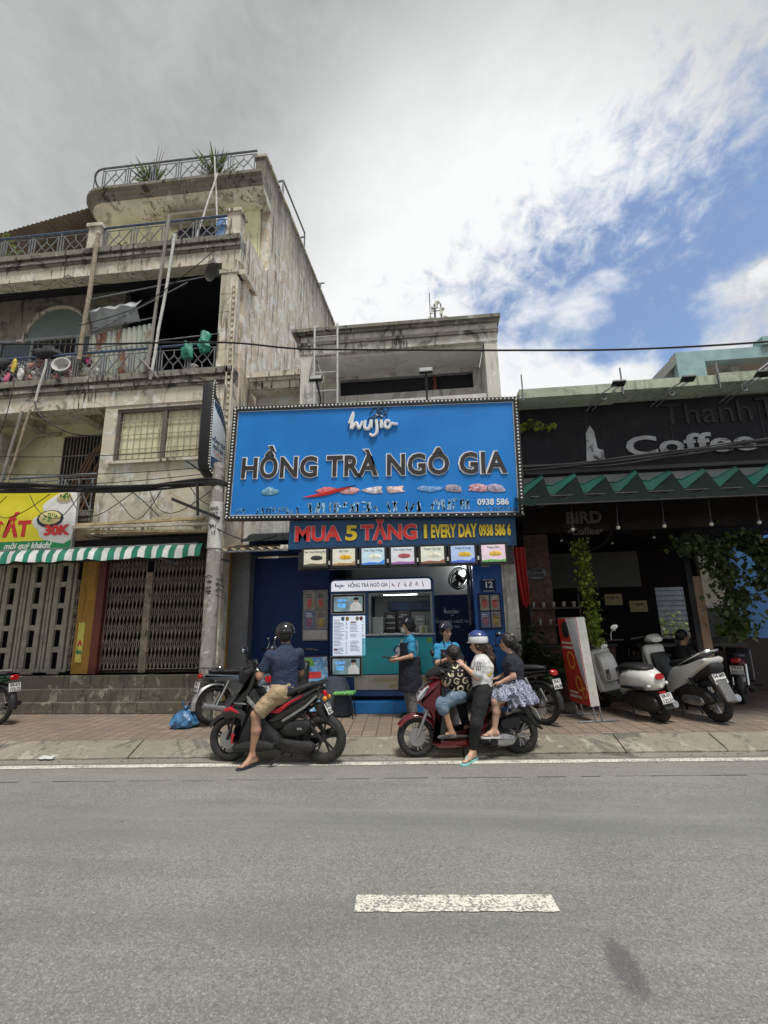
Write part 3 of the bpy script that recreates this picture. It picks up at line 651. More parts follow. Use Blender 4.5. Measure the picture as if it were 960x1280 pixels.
# bare metal cone lamp / loudspeaker on the column
t = thing('horn_speaker', 'dark round horn bracketed to the column under the upper terrace', 'speaker', (-4.0, 8.13, 8.72))
Mh = Matrix.Rotation(R(100), 3, 'X') @ Matrix.Rotation(R(-25), 3, 'Y')
mb = MB(); mb.lathe([(.03, -.22), (.05, -.1), (.09, -.04), (.18, .04), (.19, .045), (.17, .03), (.06, -.05), (0, -.06)], 22, (-.2, -.12, -.05), Mh); mb.build('horn', mat('dark_bell', (.06, .058, .055), .5, .3), t)
mb = MB(); mb.tube([(-.2, .05, .02), (.0, .0, .1)], .018, 6); mb.tube([(-.2, .05, .0), (-.28, -.02, .5)], .012, 6); mb.build('bracket', M_iron, t)
# wooden and plastic poles leaning at the balconies
def pole(name, a, b, r, m, label, cat='pole', n=7, g=None):
    a, b = Vector(a), Vector(b); mb = MB(); k = 6; rg = random.Random(hash(label) % 1000); 
    mb.tube([(b - a) * (i / k) + Vector((rg.uniform(-.008, .008), rg.uniform(-.008, .008), 0)) for i in range(k + 1)], r, n)
    o = mb.build(name, m); o.location = a; return tag(o, label, cat, g)
pole('wooden_pole', (-7.0, 8.12, 7.0), (-6.86, 8.02, 9.95), .046, M_bamboo, 'thick weathered wooden pole leaning outside the second floor railing', 'pole', 8)
pole('wooden_pole', (-5.46, 8.08, 6.62), (-5.30, 8.04, 10.25), .034, mat('grey_pole', (.27, .25, .22), .7), 'slender grey pole rising past the upper terrace rail beside a white pole')
pole('plastic_pole', (-5.36, 8.05, 6.4), (-5.10, 8.02, 9.72), .030, M_pvc, 'white plastic pole leaning against the cornice of the upper terrace')
pole('plastic_pole', (-4.72, 9.05, 10.9), (-4.9, 9.02, 12.9), .022, M_pvc, 'thin white pole tied upright to the roof railing')
pole('plastic_pole', (-5.15, 8.7, 9.68), (-4.75, 8.95, 12.3), .022, M_pvc, 'slanting white pole under the roof slab on the upper terrace')
pole('drain_pipe', (-7.75, 8.03, 6.04), (-7.6, 8.0, 6.98), .024, M_pvc, 'short white drain pipe hooked over the second floor cornice', 'pipe')
pole('wooden_stick', (-5.60, 8.06, 6.84), (-5.14, 7.95, 6.36), .026, mat('dark_stick', (.18, .16, .14), .7), 'grey stick poking out below the second floor railing', 'stick')
pole('wooden_pole', (-8.38, 8.1, 3.8), (-8.02, 8.06, 5.9), .03, mat('grey_pole', (.27, .25, .22), .7), 'grey pole leaning behind the noodle sign on the first floor balcony')
pole('wooden_pole', (-8.28, 8.13, 3.8), (-7.9, 8.1, 5.95), .026, M_bamboo, 'brown pole leaning next to a grey one on the first floor balcony')
for i in range(6): pole('wooden_plank', (-7.85 + i * .12, 8.9, 3.8), (-7.35 + i * .11, 9.2, 5.4 + .1 * (i % 3)), .03, mat('reddish_timber', (.20, .12, .08), .75), 'reddish timber batten leaning against the grille door of the first floor balcony', 'plank', 5, 'timber battens leaning on the balcony')
# loggia screens
mb = MB(); n = 30; ra, rb, rc = [], [], []
for i in range(n + 1):
    x = -7.02 + 1.05 * i / n; b = .05 * math.sin(i * .5) ; ra.append((x, 8.42, 8.40 + .1 * i / n + .02 * math.sin(i * .9))); rb.append((x, 8.30 + b * .8 - .08, 8.2 + .05 * i / n)); rc.append((x + .02, 8.40 + b * .3, 7.92 + .07 * i / n + .02 * math.sin(i)))
mb.loft([ra, rb, rc], False, True, False); o = tag(mb.build('tarpaulin', mat('silver_tarpaulin', (.36, .39, .40), .45, 0, .2, 4, .3, 12), flip=False), 'rolled silver grey tarpaulin hanging in the dark loggia', 'tarpaulin')
mb = MB(); n = 52; ra, rb = [], []
for i in range(n + 1):
    x = -7.06 + 1.4 * i / n; y = 8.40 + .022 * math.sin(i * 1.5); ra.append((x, y, 7.74 + .17 * i / n)); rb.append((x, y, 6.66))
mb.loft([ra, rb], False, True, False)
m_, t_, b_ = _mk('rusty_corrugated'); tcn = t_.nodes.new('ShaderNodeTexCoord').outputs['Object']
nn = _noise(t_, _map(t_, tcn, (3, 1, .5)), 1.6, 6, .6); c_ = _mixc(t_, _ramp(t_, nn, .4, .6), (.42, .42, .36), (.33, .37, .32)); c_ = _mixc(t_, _ramp(t_, _noise(t_, _map(t_, tcn, (2.4, 1, .8), (0, 0, 0), (3, 0, 0)), 1.2, 6, .6), .52, .62), c_, (.20, .09, .05)); t_.links.new(c_, b_.inputs['Base Color']); b_.inputs['Roughness'].default_value = .7
tag(mb.build('corrugated_sheet', m_, flip=False), 'rust streaked corrugated sheet screening the second floor loggia', 'sheet metal')
mb = MB()
for a, b in (((-7.05, 8.36, 7.82), (-5.55, 8.36, 8.02)), ((-7.05, 8.36, 7.4), (-4.2, 8.36, 7.5)), ((-7.1, 8.3, 8.55), (-4.1, 8.3, 8.9)), ((-6.9, 8.3, 7.75), (-4.9, 8.3, 8.75))): mb.tube([a, b], .014, 5)
tag(mb.build('drying_rods', M_iron), 'thin rods and lines strung across the dark loggia', 'rod')
# clutter on the second floor balcony
def bundle(name, c, r, m, label, cat, seed, g=None, lumps=.22):
    rg = random.Random(seed); mb = MB(); mb.ball((0, 0, 0), *r, 16, 10)
    ph = [rg.uniform(0, 6) for _ in range(6)]
    for i, p in enumerate(mb.v):
        x, y, z = p; f = 1 + lumps * (math.sin(x * 19 / max(r[0], .12) * .3 + ph[0]) * math.sin(z * 23 + ph[1]) + .6 * math.sin(y * 31 + ph[2] + z * 17) + .4 * math.sin(x * 41 + z * 37 + ph[3]))
        mb.v[i] = (x * f, y * f, max(z * f, -r[2] * .85))
    o = mb.build(name, m); o.location = c; return tag(o, label, cat, g)
cl = [('laundry_heap', (.33, .31, .27), (-9.1, 8.5, 6.85), (.3, .2, .25), 'heap of grey cloths at the far end of the second floor balcony', 'cloth'),
      ('sack', (.42, .39, .32), (-8.2, 8.5, 6.82), (.26, .18, .23), 'pale sack stuffed behind the balcony bars below the arched window', 'sack'),
      ('sack', (.20, .22, .17), (-7.72, 8.48, 6.8), (.22, .17, .22), 'dark green sack on the balcony next to a white basin', 'sack'),
      ('cardboard_bundle', (.45, .36, .25), (-7.2, 8.52, 7.0), (.22, .18, .36), 'tan cardboard bundle on the balcony behind the wooden pole', 'bundle'),
      ('sack', (.48, .46, .42), (-6.78, 8.30, 6.80), (.18, .05, .2), 'whitish sack at the foot of the corrugated sheet', 'sack'),
      ('cloth', (.025, .026, .032), (-7.85, 8.22, 7.28), (.30, .12, .13), 'black cloth bundled over the balcony rail below the arched window', 'cloth'),
      ('cloth', (.03, .03, .036), (-8.95, 8.22, 7.1), (.3, .08, .16), 'dark garment hung over the balcony rail at the far end', 'garment'),
      ('toy', (.6, .07, .22), (-6.92, 8.28, 7.05), (.06, .05, .1), 'pink toy tucked behind the rail beside the wooden pole', 'toy'),
      ('toy', (.75, .33, .05), (-6.90, 8.26, 7.2), (.05, .05, .06), 'orange ball on top of a pink toy behind the rail', 'ball'),
      ('cloth', (.65, .5, .08), (-8.48, 8.16, 6.98), (.05, .04, .16), 'yellow rag tied to the balcony bars', 'rag'),
      ('cloth', (.62, .62, .6), (-8.3, 8.16, 6.78), (.06, .04, .16), 'white rag tied to the balcony bars', 'rag'),
      ('cloth', (.5, .12, .22), (-8.62, 8.18, 6.72), (.07, .04, .12), 'pinkish red rag tied low on the balcony bars', 'rag'),
      ('sack', (.36, .33, .28), (-8.68, 8.5, 6.80), (.2, .16, .2), 'brown grey sack between two others on the second floor balcony', 'sack')]
for i, (n_, c_, p_, r_, lb, ct) in enumerate(cl): bundle(n_, p_, r_, mat('clutter_%d' % i, c_, .8, 0, .45, 14, .5, 30, dirt=(.08, .07, .06), dirt_amt=.6), lb, ct, 50 + i)
mb = MB(); Mb = Matrix.Rotation(R(78), 3, 'X') @ Matrix.Rotation(R(14), 3, 'Y')
mb.lathe([(0, -.08), (.10, -.08), (.155, .045), (.18, .055), (.18, .067), (.145, .06), (.09, -.055), (0, -.06)], 22, (0, 0, 0), Mb); o = mb.build('basin', mat('grubby_white_plastic', (.48, .47, .43), .5, dirt=(.2, .18, .15))); o.location = (-7.35, 8.12, 6.88); tag(o, 'white plastic basin leaning on its side at the balcony bars', 'basin')
for k, (x, z, lb) in enumerate(((-4.72, 7.05, 'thin green netting bag hanging from the balcony rail'), (-4.38, 7.2, 'bulging green netting bag knotted to the balcony rail by the column'))): bundle('net_bag', (x, 8.2, z), (.13, .08, .2 + .05 * k), mat('green_net', (.03, .22, .15), .6, 0, .5, 22), lb, 'bag', 90 + k, None, .3)
bundle('cloth', (-4.75, 8.45, 6.8), (.12, .1, .1), mat('clutter_2b', (.5, .45, .4), .8), 'pale cloth on the balcony floor under the green bags', 'cloth', 99)
rg = random.Random(404); cols_ = [(.5, .48, .44), (.3, .28, .25), (.16, .17, .15), (.42, .36, .28), (.10, .10, .12), (.55, .53, .5), (.22, .27, .2), (.38, .2, .18)]
for i in range(60):
    x_ = -9.4 + 2.45 * (i % 20) / 19 + rg.uniform(-.05, .05); ci = rg.randrange(8)
    bundle('clutter_bundle', (x_, 8.31 + rg.uniform(-.02, .1), 6.70 + (i // 20) * .19 + rg.uniform(-.03, .06)), (rg.uniform(.06, .15), rg.uniform(.05, .09), rg.uniform(.06, .14)), mat('clutter_mix_%d' % ci, cols_[ci], .8, 0, .5, 18, .6, 30), 'small crumpled bundle in the clutter piled along the second floor balcony', 'bundle', 300 + i, 'clutter piled along the balcony', .3)
# air conditioner on the first floor balcony
t = thing('air_conditioner', 'cream outdoor air conditioner unit on the first floor balcony', 'air conditioner', (-9.55, 9.0, 5.15))
mb = MB(); mb.rbox(-.38, .36, -.16, .18, 0, .7, .02); mb.build('casing', mat('cream_casing', (.45, .43, .36), .6, dirt=(.2, .17, .12)), t)
mb = MB(); mb.torus((-.08, -.165, .35), .24, .012, 24, 6); [mb.torus((-.08, -.165, .35), q, .006, 24, 5) for q in (.06, .12, .18)]; mb.bar((-.32, -.165, .35), (.16, -.165, .35), .012); mb.bar((-.08, -.165, .11), (-.08, -.165, .59), .012); mb.build('fan_guard', M_iron, t)
mb = MB(); mb.box(-.45, .45, -.2, .3, -.12, -.01); mb.build('shelf', M_slab, t)
mb = MB(); mb.tube([(.37, .05, .2), (.55, .1, .3), (.65, .2, .55), (.8, .3, .78), (1.3, .34, .8)], .045, 8); mb.build('hose', mat('beige_hose', (.42, .39, .3), .7), t)
# yellow noodle-shop sign
t = thing('shop_sign', 'yellow noodle shop signboard with bowls and a 30K price', 'sign', (-7.6, 7.92, 3.02))
mb = MB(); mb.box(-1.6, 1.12, .0, .07, 0, 1.17); mb.build('board_frame', mat('sign_frame_silver', (.5, .5, .5), .35, .6), t)
mb = MB(); mb.box(-1.58, 1.10, -.006, -.001, .20, 1.15); mb.build('yellow_face', mat('sign_yellow', (.78, .69, .03), .4, 0, .05), t)
mb = MB(); mb.box(-1.58, 1.10, -.006, -.001, .02, .199); mb.build('green_band', mat('sign_green', (.01, .24, .08), .4, 0, .05), t)
M_sw = mat('sign_white', (.78, .78, .75), .45, 0, .05)
mb = MB(); mb.panel([(.62, .2), (1.098, .2), (1.098, 1.148), (.9, 1.145), (.62, 1.0), (.45, .85), (.5, .7), (.3, .62), (.32, .48), (.42, .40), (.48, .27)], -.010, -.0065, .001, 3, 'xz'); mb.build('white_patch', M_sw, t)
def bowl(px, pz, r, dark, seed):
    rg = random.Random(seed); q = MB()
    q.panel([(px + r * math.cos(a), pz + r * .62 * math.sin(a)) for a in [i * .524 for i in range(12)]], -.016, -.011, .001, 1); q.build('bowl', dark, t)
    q = MB(); q.panel([(px + r * .82 * math.cos(a), pz + .02 + r * .48 * math.sin(a)) for a in [i * .524 for i in range(12)]], -.020, -.0165, .001, 1); q.build('broth', mat('broth', (.72, .62, .28), .5, 0, .3, 30), t)
    q = MB()
    for k in range(26):
        a = rg.uniform(0, 6.28); d = rg.random() ** .6 * r * .55; q.cbox((px + d * math.cos(a), -.0225, pz + .03 + d * .55 * math.sin(a)), rg.uniform(.01, .05), .002, rg.uniform(.01, .03), Matrix.Rotation(rg.uniform(0, 3), 3, 'Y'))
    q.build('herbs', mat('herb_green', (.08, .3, .04), .5, 0, .5, 40), t)
bowl(.64, .60, .27, mat('bowl_black', (.02, .03, .05), .4), 1); bowl(.88, .99, .17, mat('bowl_cream', (.70, .68, .5), .4), 2)
M_sr = mat('sign_red', (.62, .03, .03), .45, 0, .05)
text('lettering', 'ĐẤT', .40, M_sr, t, (.26, -.0105, .42), off=.018, world=False, align='RIGHT', ext=.003); text('lettering', '30K', .25, M_sr, t, (.80, -.0245, .37), off=.012, world=False, ext=.003, sx=1.15); text('lettering', 'mời quý khách!', .15, M_sw, t, (.72, -.010, .11), off=.004, world=False, align='RIGHT', ext=.002, shear=.25)
# striped valance: green and white strips of awning cloth
t = thing('striped_awning', 'green and white striped awning valance under the yellow sign', 'awning', (-6.5, 7.86, 3.0))
gW, gG = mat('awning_white', (.66, .67, .64), .6, 0, .1, 6), mat('awning_green', (.015, .19, .12), .6, 0, .15, 6)
x = -3.0; i = 0
while x < 2.42:
    mb = MB(); n = 4; ra, rb, rc = [], [], []
    for k in range(n + 1):
        xx = x + .115 * k / n; wv = .018 * math.sin(xx * 9) + .012 * math.sin(xx * 21); dz = .012 * math.sin(xx * 5.5)
        ra.append((xx, .05, .05 + dz * .4)); rb.append((xx, -.02 + wv, -.05 + dz)); rc.append((xx, -.035 + wv * 1.6, -.17 - .022 * abs(math.sin(xx * 6.8)) + dz))
    mb.loft([ra, rb, rc], False, True, False); mb.build('stripe', gG if i % 2 else gW, t, flip=False); x += .115; i += 1
mb = MB(); mb.tube([(-3.2, .06, .05), (2.42, .06, .05)], .02, 6); mb.tube([(1.0, .06, .04), (1.6, .9, -.18)], .02, 6); mb.build('rail', M_iron, t)
# bamboo poles / planks above the valance
for k, (z, y, l, c_, lb) in enumerate(((3.50, 8.0, 2.45, (.44, .35, .20), 'long split bamboo lying along the ledge below the frosted window, uppermost'), (3.44, 7.93, 2.6, (.50, .45, .36), 'whitish plank lying along the ledge below the frosted window'), (3.39, 8.05, 2.5, (.36, .28, .17), 'brown plank lying lowest along the ledge below the frosted window'))):
    mb = MB(); mb.bar((0, 0, 0), (l, .02, .03 - .06 * k), .07, .045); o = mb.build('plank', mat('plank_%d' % k, c_, .75, 0, .3, 6, .3, 40)); o.location = (-6.5, y, z); tag(o, lb, 'plank')
# hanging lightbox sign with bulbs along its edge, bracketed to the column
t = thing('hanging_sign', 'tall narrow lightbox sign edged with bulbs hanging from the corner column', 'sign', (-3.72, 7.4, 4.2))
sil = [(0, .14), (0, 1.60), (.03, 1.70), (.10, 1.70), (.13, 1.48), (.30, 1.40), (.46, 1.25), (.60, 1.02), (.62, .9), (.62, .28), (.56, .1), (.42, .0), (.25, -.02), (.08, .04)]
mb = MB(); mb.panel(sil, -.20, 0, .01, 1, 'yz'); mb.build('case', M_black, t)
inn = [(p.x, p.y) for p in inset_poly(smooth_pts(sil, 1), .045)]
mb = MB(); mb.panel([(.04, .12), (.04, 1.36), (.30, 1.34), (.42, 1.2), (.56, .98), (.575, .85), (.575, .3), (.5, .1), (.36, .045), (.2, .04)], .001, .008, .002, 1, 'yz'); mb.build('face', mat('lightbox_white', (.62, .70, .74), .35, 0, .08, 3), t)
mb = MB(); mb.panel([(.05, .30), (.57, .33), (.56, .25), (.49, .1), (.35, .05), (.2, .045), (.05, .13)], .009, .011, .001, 1, 'yz'); mb.build('navy_foot', mat('navy_print', (.02, .05, .12), .4), t)
mb = MB(); mb.panel([(.06, 1.26), (.06, 1.35), (.30, 1.33), (.41, 1.2), (.55, .98), (.57, .88), (.45, 1.02), (.3, 1.12), (.2, 1.16)], .009, .011, .001, 1, 'yz'); mb.build('navy_head', MATS['navy_print'], t)
text('lettering', 'HỒNG TRÀ', .10, MATS['navy_print'], t, (.0115, .31, .62), (R(90), 0, R(90)), .001, .003, False); text('lettering', 'NGÔ GIA', .10, MATS['navy_print'], t, (.0115, .31, .50), (R(90), 0, R(90)), .001, .003, False)
mb = MB()
for k, (dx, dz) in enumerate(((.16, .42), (.24, .38), (.33, .41), (.42, .37))): mb.cbox((.011, dx, dz), .002, .05, .03, Matrix.Rotation(k, 3, 'X'))
mb.build('red_print', mat('pink_print', (.62, .12, .13), .5), t)
mb = MB()
for k in range(len(sil)):
    a, b = Vector(sil[k]), Vector(sil[(k + 1) % len(sil)]); n = max(1, int((b - a).length / .05))
    for j in range(n): q = a + (b - a) * j / n; mb.ball((.003, q.x, q.y), .014, n=6, m=4); mb.ball((-.2, q.x, q.y), .012, n=5, m=3) if k > 2 else None
mb.build('bulbs', mat('bulb_white', (.8, .78, .7), .3), t)['kind'] = 'stuff'
mb = MB(); mb.bar((-.1, .3, 1.2), (-.1, .72, 1.2), .04); mb.bar((-.1, .3, .3), (-.1, .72, .3), .04); mb.build('bracket', M_iron, t)
# ------------------------------------------------------------------ the tea shop house in the middle
M_pale = weathered('pale_render', (.68, .655, .60), (.10, .092, .08), .55, .4, (.78, .77, .73), .3, .16, 1.4, .4)
M_soff = weathered('soffit_plaster', (.85, .83, .79), (.4, .24, .22), .2, .3, None, 0, .6, 1.2, .2)
M_navy = mat('navy_wall_panel', (.007, .026, .10), .55, 0, .25, 1.2, dirt=(.012, .04, .13), dirt_amt=.5, spec=.25)
M_blue = mat('shop_blue', (.010, .11, .40), .4, 0, .12, 2)
M_sgn = mat('sign_blue', (.004, .195, .60), .42, 0, .10, .8)
M_white = mat('white_print', (.75, .76, .78), .45, 0, .05)
M_ink = mat('dark_letter', (.028, .024, .024), .5, 0, .3, 9)
shop = thing('shop_building', 'narrow two storey house with a stained cornice above the blue tea shop sign', 'building', (-1.1, 9, .15))
def sh(name, m, fn):
    mb = MB(); fn(mb); return mb.build(name, m, shop, True)
# parapet and cornice
mb = MB()
for z0, z1, p in ((7.02, 7.20, 0), (7.20, 7.26, .05), (7.26, 7.40, .02), (7.40, 7.46, .09), (7.46, 7.53, .14)): mb.use(1 if p > .04 else 0).box(-2.52 - p, 1.48 + p * .5, 8.6 - p, 9.0, z0, z1)
mb.build('cornice', [weathered('pale_cornice', (.66, .63, .56), (.04, .037, .033), .85, .6, (.76, .74, .69), .3, .25, 1.8, .5), M_mould], shop, True)
sh('soffit', M_soff, lambda m: m.box(-2.2, 1.2, 8.72, 10.2, 6.96, 7.02))
sh('column', M_pale, lambda m: m.box(-2.50, -2.22, 8.62, 8.95, 3.2, 7.02))
sh('side_wall', M_pale, lambda m: m.box(1.22, 1.47, 8.62, 12, .15, 7.019)); sh('side_wall', M_pale, lambda m: m.box(-2.50, -2.24, 8.96, 12, 3.2, 7.019))
sh('balcony_wall', M_pale, lambda m: (m.box(-2.22, 1.22, 9.5, 9.65, 6.88, 6.96), m.box(-2.22, -1.86, 9.5, 9.65, 6.5, 6.88), m.box(1.06, 1.22, 9.5, 9.65, 6.5, 6.88), m.box(-2.22, 1.22, 9.5, 9.65, 4.8, 6.5)))
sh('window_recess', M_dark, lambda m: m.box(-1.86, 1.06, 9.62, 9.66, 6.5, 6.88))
sh('mullion', M_redfr, lambda m: (m.box(.2, .27, 9.52, 9.60, 6.5, 6.88),)); sh('transom', M_iron, lambda m: m.box(-1.86, 1.06, 9.51, 9.53, 6.85, 6.88))
sh('parapet', M_pale, lambda m: m.box(-2.22, 1.22, 8.66, 8.8, 4.9, 5.93))
# lower wing at the left
mb = MB()
for z0, z1, p in ((6.40, 6.56, 0), (6.56, 6.62, .05), (6.62, 6.74, .10)): mb.box(-3.62 - p * .3, -2.51, 8.75 - p, 9.1, z0, z1)
mb.build('wing_cornice', M_slab, shop, True); sh('wing_wall', M_pale, lambda m: m.box(-3.60, -2.51, 9.1, 9.3, 3.2, 6.4)); sh('wing_wall', M_pale, lambda m: m.box(-3.66, -2.515, 8.9, 9.09, 3.0, 5.6))
# ground floor
sh('fascia', M_navy, lambda m: m.box(-3.32, 1.35, 8.35, 8.9, 2.92, 3.2))
sh('left_wall', M_navy, lambda m: m.box(-3.33, -1.90, 8.72, 8.95, .15, 2.86))
sh('right_pillar', M_blue, lambda m: m.box(.72, 1.36, 8.66, 8.95, .15, 2.86))
sh('back_wall', mat('grey_plaster', (.62, .65, .64), .7, 0, .12, 1.5), lambda m: (m.box(-3.4, 1.215, 10.3, 10.45, .15, 3.2), m.box(-1.6, .70, 9.46, 9.52, 2.13, 2.86)))
sh('inner_wall', M_navy, lambda m: m.box(-.02, .715, 9.44, 9.5, .15, 2.125)); sh('door_jamb', M_iron, lambda m: m.box(.655, .715, 9.3, 9.43, 1.55, 2.86))
sh('ceiling', M_soff, lambda m: m.box(-1.89, .72, 8.91, 10.3, 2.861, 2.919)); sh('floor', mat('shop_floor', (.2, .19, .18), .5), lambda m: m.box(-1.89, .72, 8.7, 10.3, .152, .16))
M_gold = mat('gold_letter', (.42, .33, .14), .4, .4, .1)
M_pl = mat('pale_letter', (.5, .56, .66), .45, 0, .1)
text('lettering', 'HỒNG TRÀ NGÔ GIA', .075, M_pl, shop, (.33, 9.434, 1.62), ext=.003, off=.001); text('lettering', 'HỒNG TRÀ', .06, M_pl, shop, (.33, 9.434, 1.52), ext=.003)
def script_logo(parent, x, y, z, s, m, name='script_logo', world=True):
    """the loose handwritten word on the signs: strokes drawn as flat brush tubes"""
    S = {'w': [(-.5, .34), (-.56, -.1), (-.42, .08), (-.34, -.1), (-.24, .12)], 'w2': [(-.62, .06), (-.5, .4)], 'u': [(-.16, .14), (-.18, -.08), (-.06, -.1), (.0, .14), (.0, -.08)], 'j': [(.14, .16), (.16, -.2), (.06, -.32), (-.04, -.26)], 'jd': [(.15, .28), (.16, .3)], 'i': [(.28, .14), (.28, -.1)], 'id': [(.29, .24), (.30, .26)], 'a': [(.52, .08), (.42, .1), (.38, -.04), (.48, -.1), (.56, .02), (.64, .0), (.74, .0)]}
    mb = MB()
    for k, pts in S.items():
        P = smooth_pts([(a, 0, b) for a, b in pts], 5, False); mb.tube([(x + p[0] * s, y, z + p[2] * s) for p in P], [s * (.05 - .02 * abs(i / len(P) - .4)) for i in range(len(P))], 6)
    return mb.build(name, m, parent, world)
script_logo(shop, .33, 9.434, 1.80, .22, M_pl)
mb = MB(); mb.tube([(.60, 9.42, 2.36), (.60, 9.42, 2.80)], .014, 8); mb.build('tube_lamp', mat('tube_glow', (.95, .97, 1.0), .4, emit=14), shop, True)
sh('side_closure', M_navy, lambda m: m.box(.70, .73, 8.96, 10.3, .15, 2.86)); sh('side_closure', M_navy, lambda m: m.box(-1.93, -1.9, 8.96, 10.3, .15, 2.86))
# cracked tile strip and small corrugated canopy between the pole and the sign
t = thing('corrugated_canopy', 'short tan corrugated canopy between the utility pole and the banner', 'canopy', (-3.0, 8.0, 2.9))
mb = MB(); n = 34; ra, rb = [], []
for i in range(n + 1): x = -.72 + 1.35 * i / n; q = .022 * math.sin(i * 1.57); ra.append((x, -.35, -.02 + q)); rb.append((x, .6, .22 + q))
mb.loft([ra, rb], False, True, False); mb.build('sheet', mat('tan_sheet', (.36, .29, .20), .75, 0, .3, 4), t, flip=False)
mb = MB(); mb.tube([(-.72, -.33, -.05), (.63, -.33, -.05)], .018, 6); mb.bar((-.7, .0, -.12), (-.7, .6, -.12), .03); mb.build('frame', M_iron, t)
t = thing('tile_canopy', 'row of dark green roof tiles beside the end of the promotion banner', 'canopy', (-2.75, 8.3, 3.1))
for i in range(9):
    for j in range(3): mb = MB(); mb.T = Matrix.Translation((-.5 + i * .13 + .03 * (j % 2), -.3 + j * .16, j * .07)) @ Matrix.Rotation(R(24), 4, 'X'); mb.rbox(-.06, .06, -.1, .1, -.008, .008, .004); mb.build('tile', mat('green_tile', (.06, .085, .075), .6, 0, .3, 9), t)

# ---- the big blue sign
SR = R(1.7)
sg = thing('shop_sign', 'large blue lettered tea shop sign edged with rows of white bulbs', 'sign', (-.95, 7.6, 4.34)); sg.rotation_euler = (0, SR, 0)
mb = MB(); mb.box(-2.40, 2.40, 0, .12, -.97, .95); mb.build('board', M_sgn, sg)
mb = MB(); W, Hh = 2.49, 1.03
for x0, x1, z0, z1 in ((-W, W, .955, Hh), (-W, W, -Hh, -.975), (-W, -2.405, -.974, .954), (2.405, W, -.974, .954)): mb.box(x0, x1, -.03, .14, z0, z1)
mb.build('frame', M_black, sg)
mb = MB(); mb.box(-2.405, 2.405, -.012, -.001, .935, .953); mb.box(-2.405, -2.388, -.012, -.001, -.97, .935); mb.box(2.388, 2.405, -.012, -.001, -.97, .935); mb.box(-2.39, 2.39, -.012, -.001, -.965, -.945); mb.build('inner_trim', mat('brushed_trim', (.5, .55, .6), .3, .7), sg)
mb = MB(); nb = 76
for i in range(nb):
    x = -2.46 + 4.92 * i / (nb - 1); mb.ball((x, -.036, .995), .018, n=7, m=5)
    if x < -1.4 or i % 2: mb.ball((x, -.036, -1.0), .014, n=6, m=4)
for i in range(34):
    z = -.97 + 1.94 * i / 33; mb.ball((-2.448, -.036, z), .018, n=7, m=5); mb.ball((2.448, -.036, z), .018, n=7, m=5)
mb.build('bulbs', MATS['bulb_white'], sg)['kind'] = 'stuff'
def fit_text(name, body, h, wd, m, par, loc, off=0, ext=.006, **k):
    o = text(name, body, h, m, par, (0, 0, 0), off=off, ext=ext, world=False, **k)
    xs = [v.co.x for v in o.data.vertices]; f = wd / (max(xs) - min(xs)); c = (max(xs) + min(xs)) / 2
    o.data.transform(Matrix.Translation(loc) @ Matrix.Diagonal((f, 1, 1, 1)) @ Matrix.Translation((-c, 0, 0))); return o
fit_text('letter_outline', 'HỒNG TRÀ NGÔ GIA', .50, 4.52, M_white, sg, (.0, -.012, -.14), .030, .006, space=1.06)
fit_text('lettering', 'HỒNG TRÀ NGÔ GIA', .50, 4.50, M_ink, sg, (.0, -.020, -.14), .012, .010, space=1.06)
script_logo(sg, .0, -.03, .60, .62, M_white, world=False)
mb = MB(); rg = random.Random(3)
for k in range(9):
    cx, cz, r0 = .10 + rg.uniform(-.16, .16), .66 + rg.uniform(-.17, .2), rg.uniform(.05, .12); P = [(cx + r0 * math.cos(a) * rg.uniform(.7, 1.2), -.008, cz + r0 * math.sin(a) * rg.uniform(.7, 1.2)) for a in [j * .5 for j in range(rg.randint(6, 13))]]
    mb.tube(smooth_pts(P, 3, False), .007, 5)
mb.build('brush_emblem', M_ink, sg)
# lower rows of the sign: small printed pictures and weather-worn lettering
pcs = [(-.75, (.62, .08, .08)), (-.35, (.66, .30, .30)), (.05, (.60, .55, .60)), (.42, (.66, .46, .42)), (1.0, (.10, .28, .62)), (1.35, (.25, .22, .30)), (1.75, (.55, .25, .32)), (2.05, (.35, .30, .45)), (-1.75, (.10, .32, .50))]
for k, (x, c_) in enumerate(pcs):
    rg = random.Random(k + 11); a = [(x + rg.uniform(.10, .24) * math.cos(q), -.55 + rg.uniform(.04, .09) * math.sin(q)) for q in [j * .785 for j in range(8)]]
    mb = MB(); mb.panel(a, -.009, -.003, .002, 3); mb.build('picture_print', mat('print_%d' % k, c_, .5, 0, .5, 16, dirt=(.7, .7, .72), dirt_amt=.8), sg)
mb = MB(); mb.panel([(-1.15, -.66), (-.9, -.60), (-.6, -.52), (-.3, -.48), (-.25, -.46), (-.5, -.56), (-.8, -.64)], -.014, -.0095, .002, 3); mb.build('swoosh_print', M_sr, sg)
def worn_row(par, x0, x1, z, h, m, seed, y=-.006):
    rg = random.Random(seed); mb = MB(); x = x0
    while x < x1:
        wd = rg.uniform(.35, .7) * h
        if rg.random() > .14:
            for s_ in range(rg.randint(3, 5)):
                a = (x + rg.random() * wd * .7, y, z + rg.choice([-h / 2, 0, h / 2, h * .3])); b = (x + rg.random() * wd, y, z + rg.choice([-h / 2, 0, h / 2]))
                mb.bar(a, b, h * .17, .003, (0, 1, 0))
        x += wd * 1.15
    o = mb.build('worn_lettering', m, par, flip=False); o['kind'] = 'stuff'; return o
worn_row(sg, -2.3, -1.2, -.88, .11, mat('worn_print', (.12, .30, .50), .5, 0, .5, 25), 5); worn_row(sg, -1.05, .95, -.84, .17, mat('worn_print_b', (.24, .42, .62), .5, 0, .7, 25), 6); worn_row(sg, 1.0, 1.7, -.82, .17, MATS['worn_print_b'], 7); worn_row(sg, 1.75, 2.35, -.90, .06, MATS['worn_print'], 8)
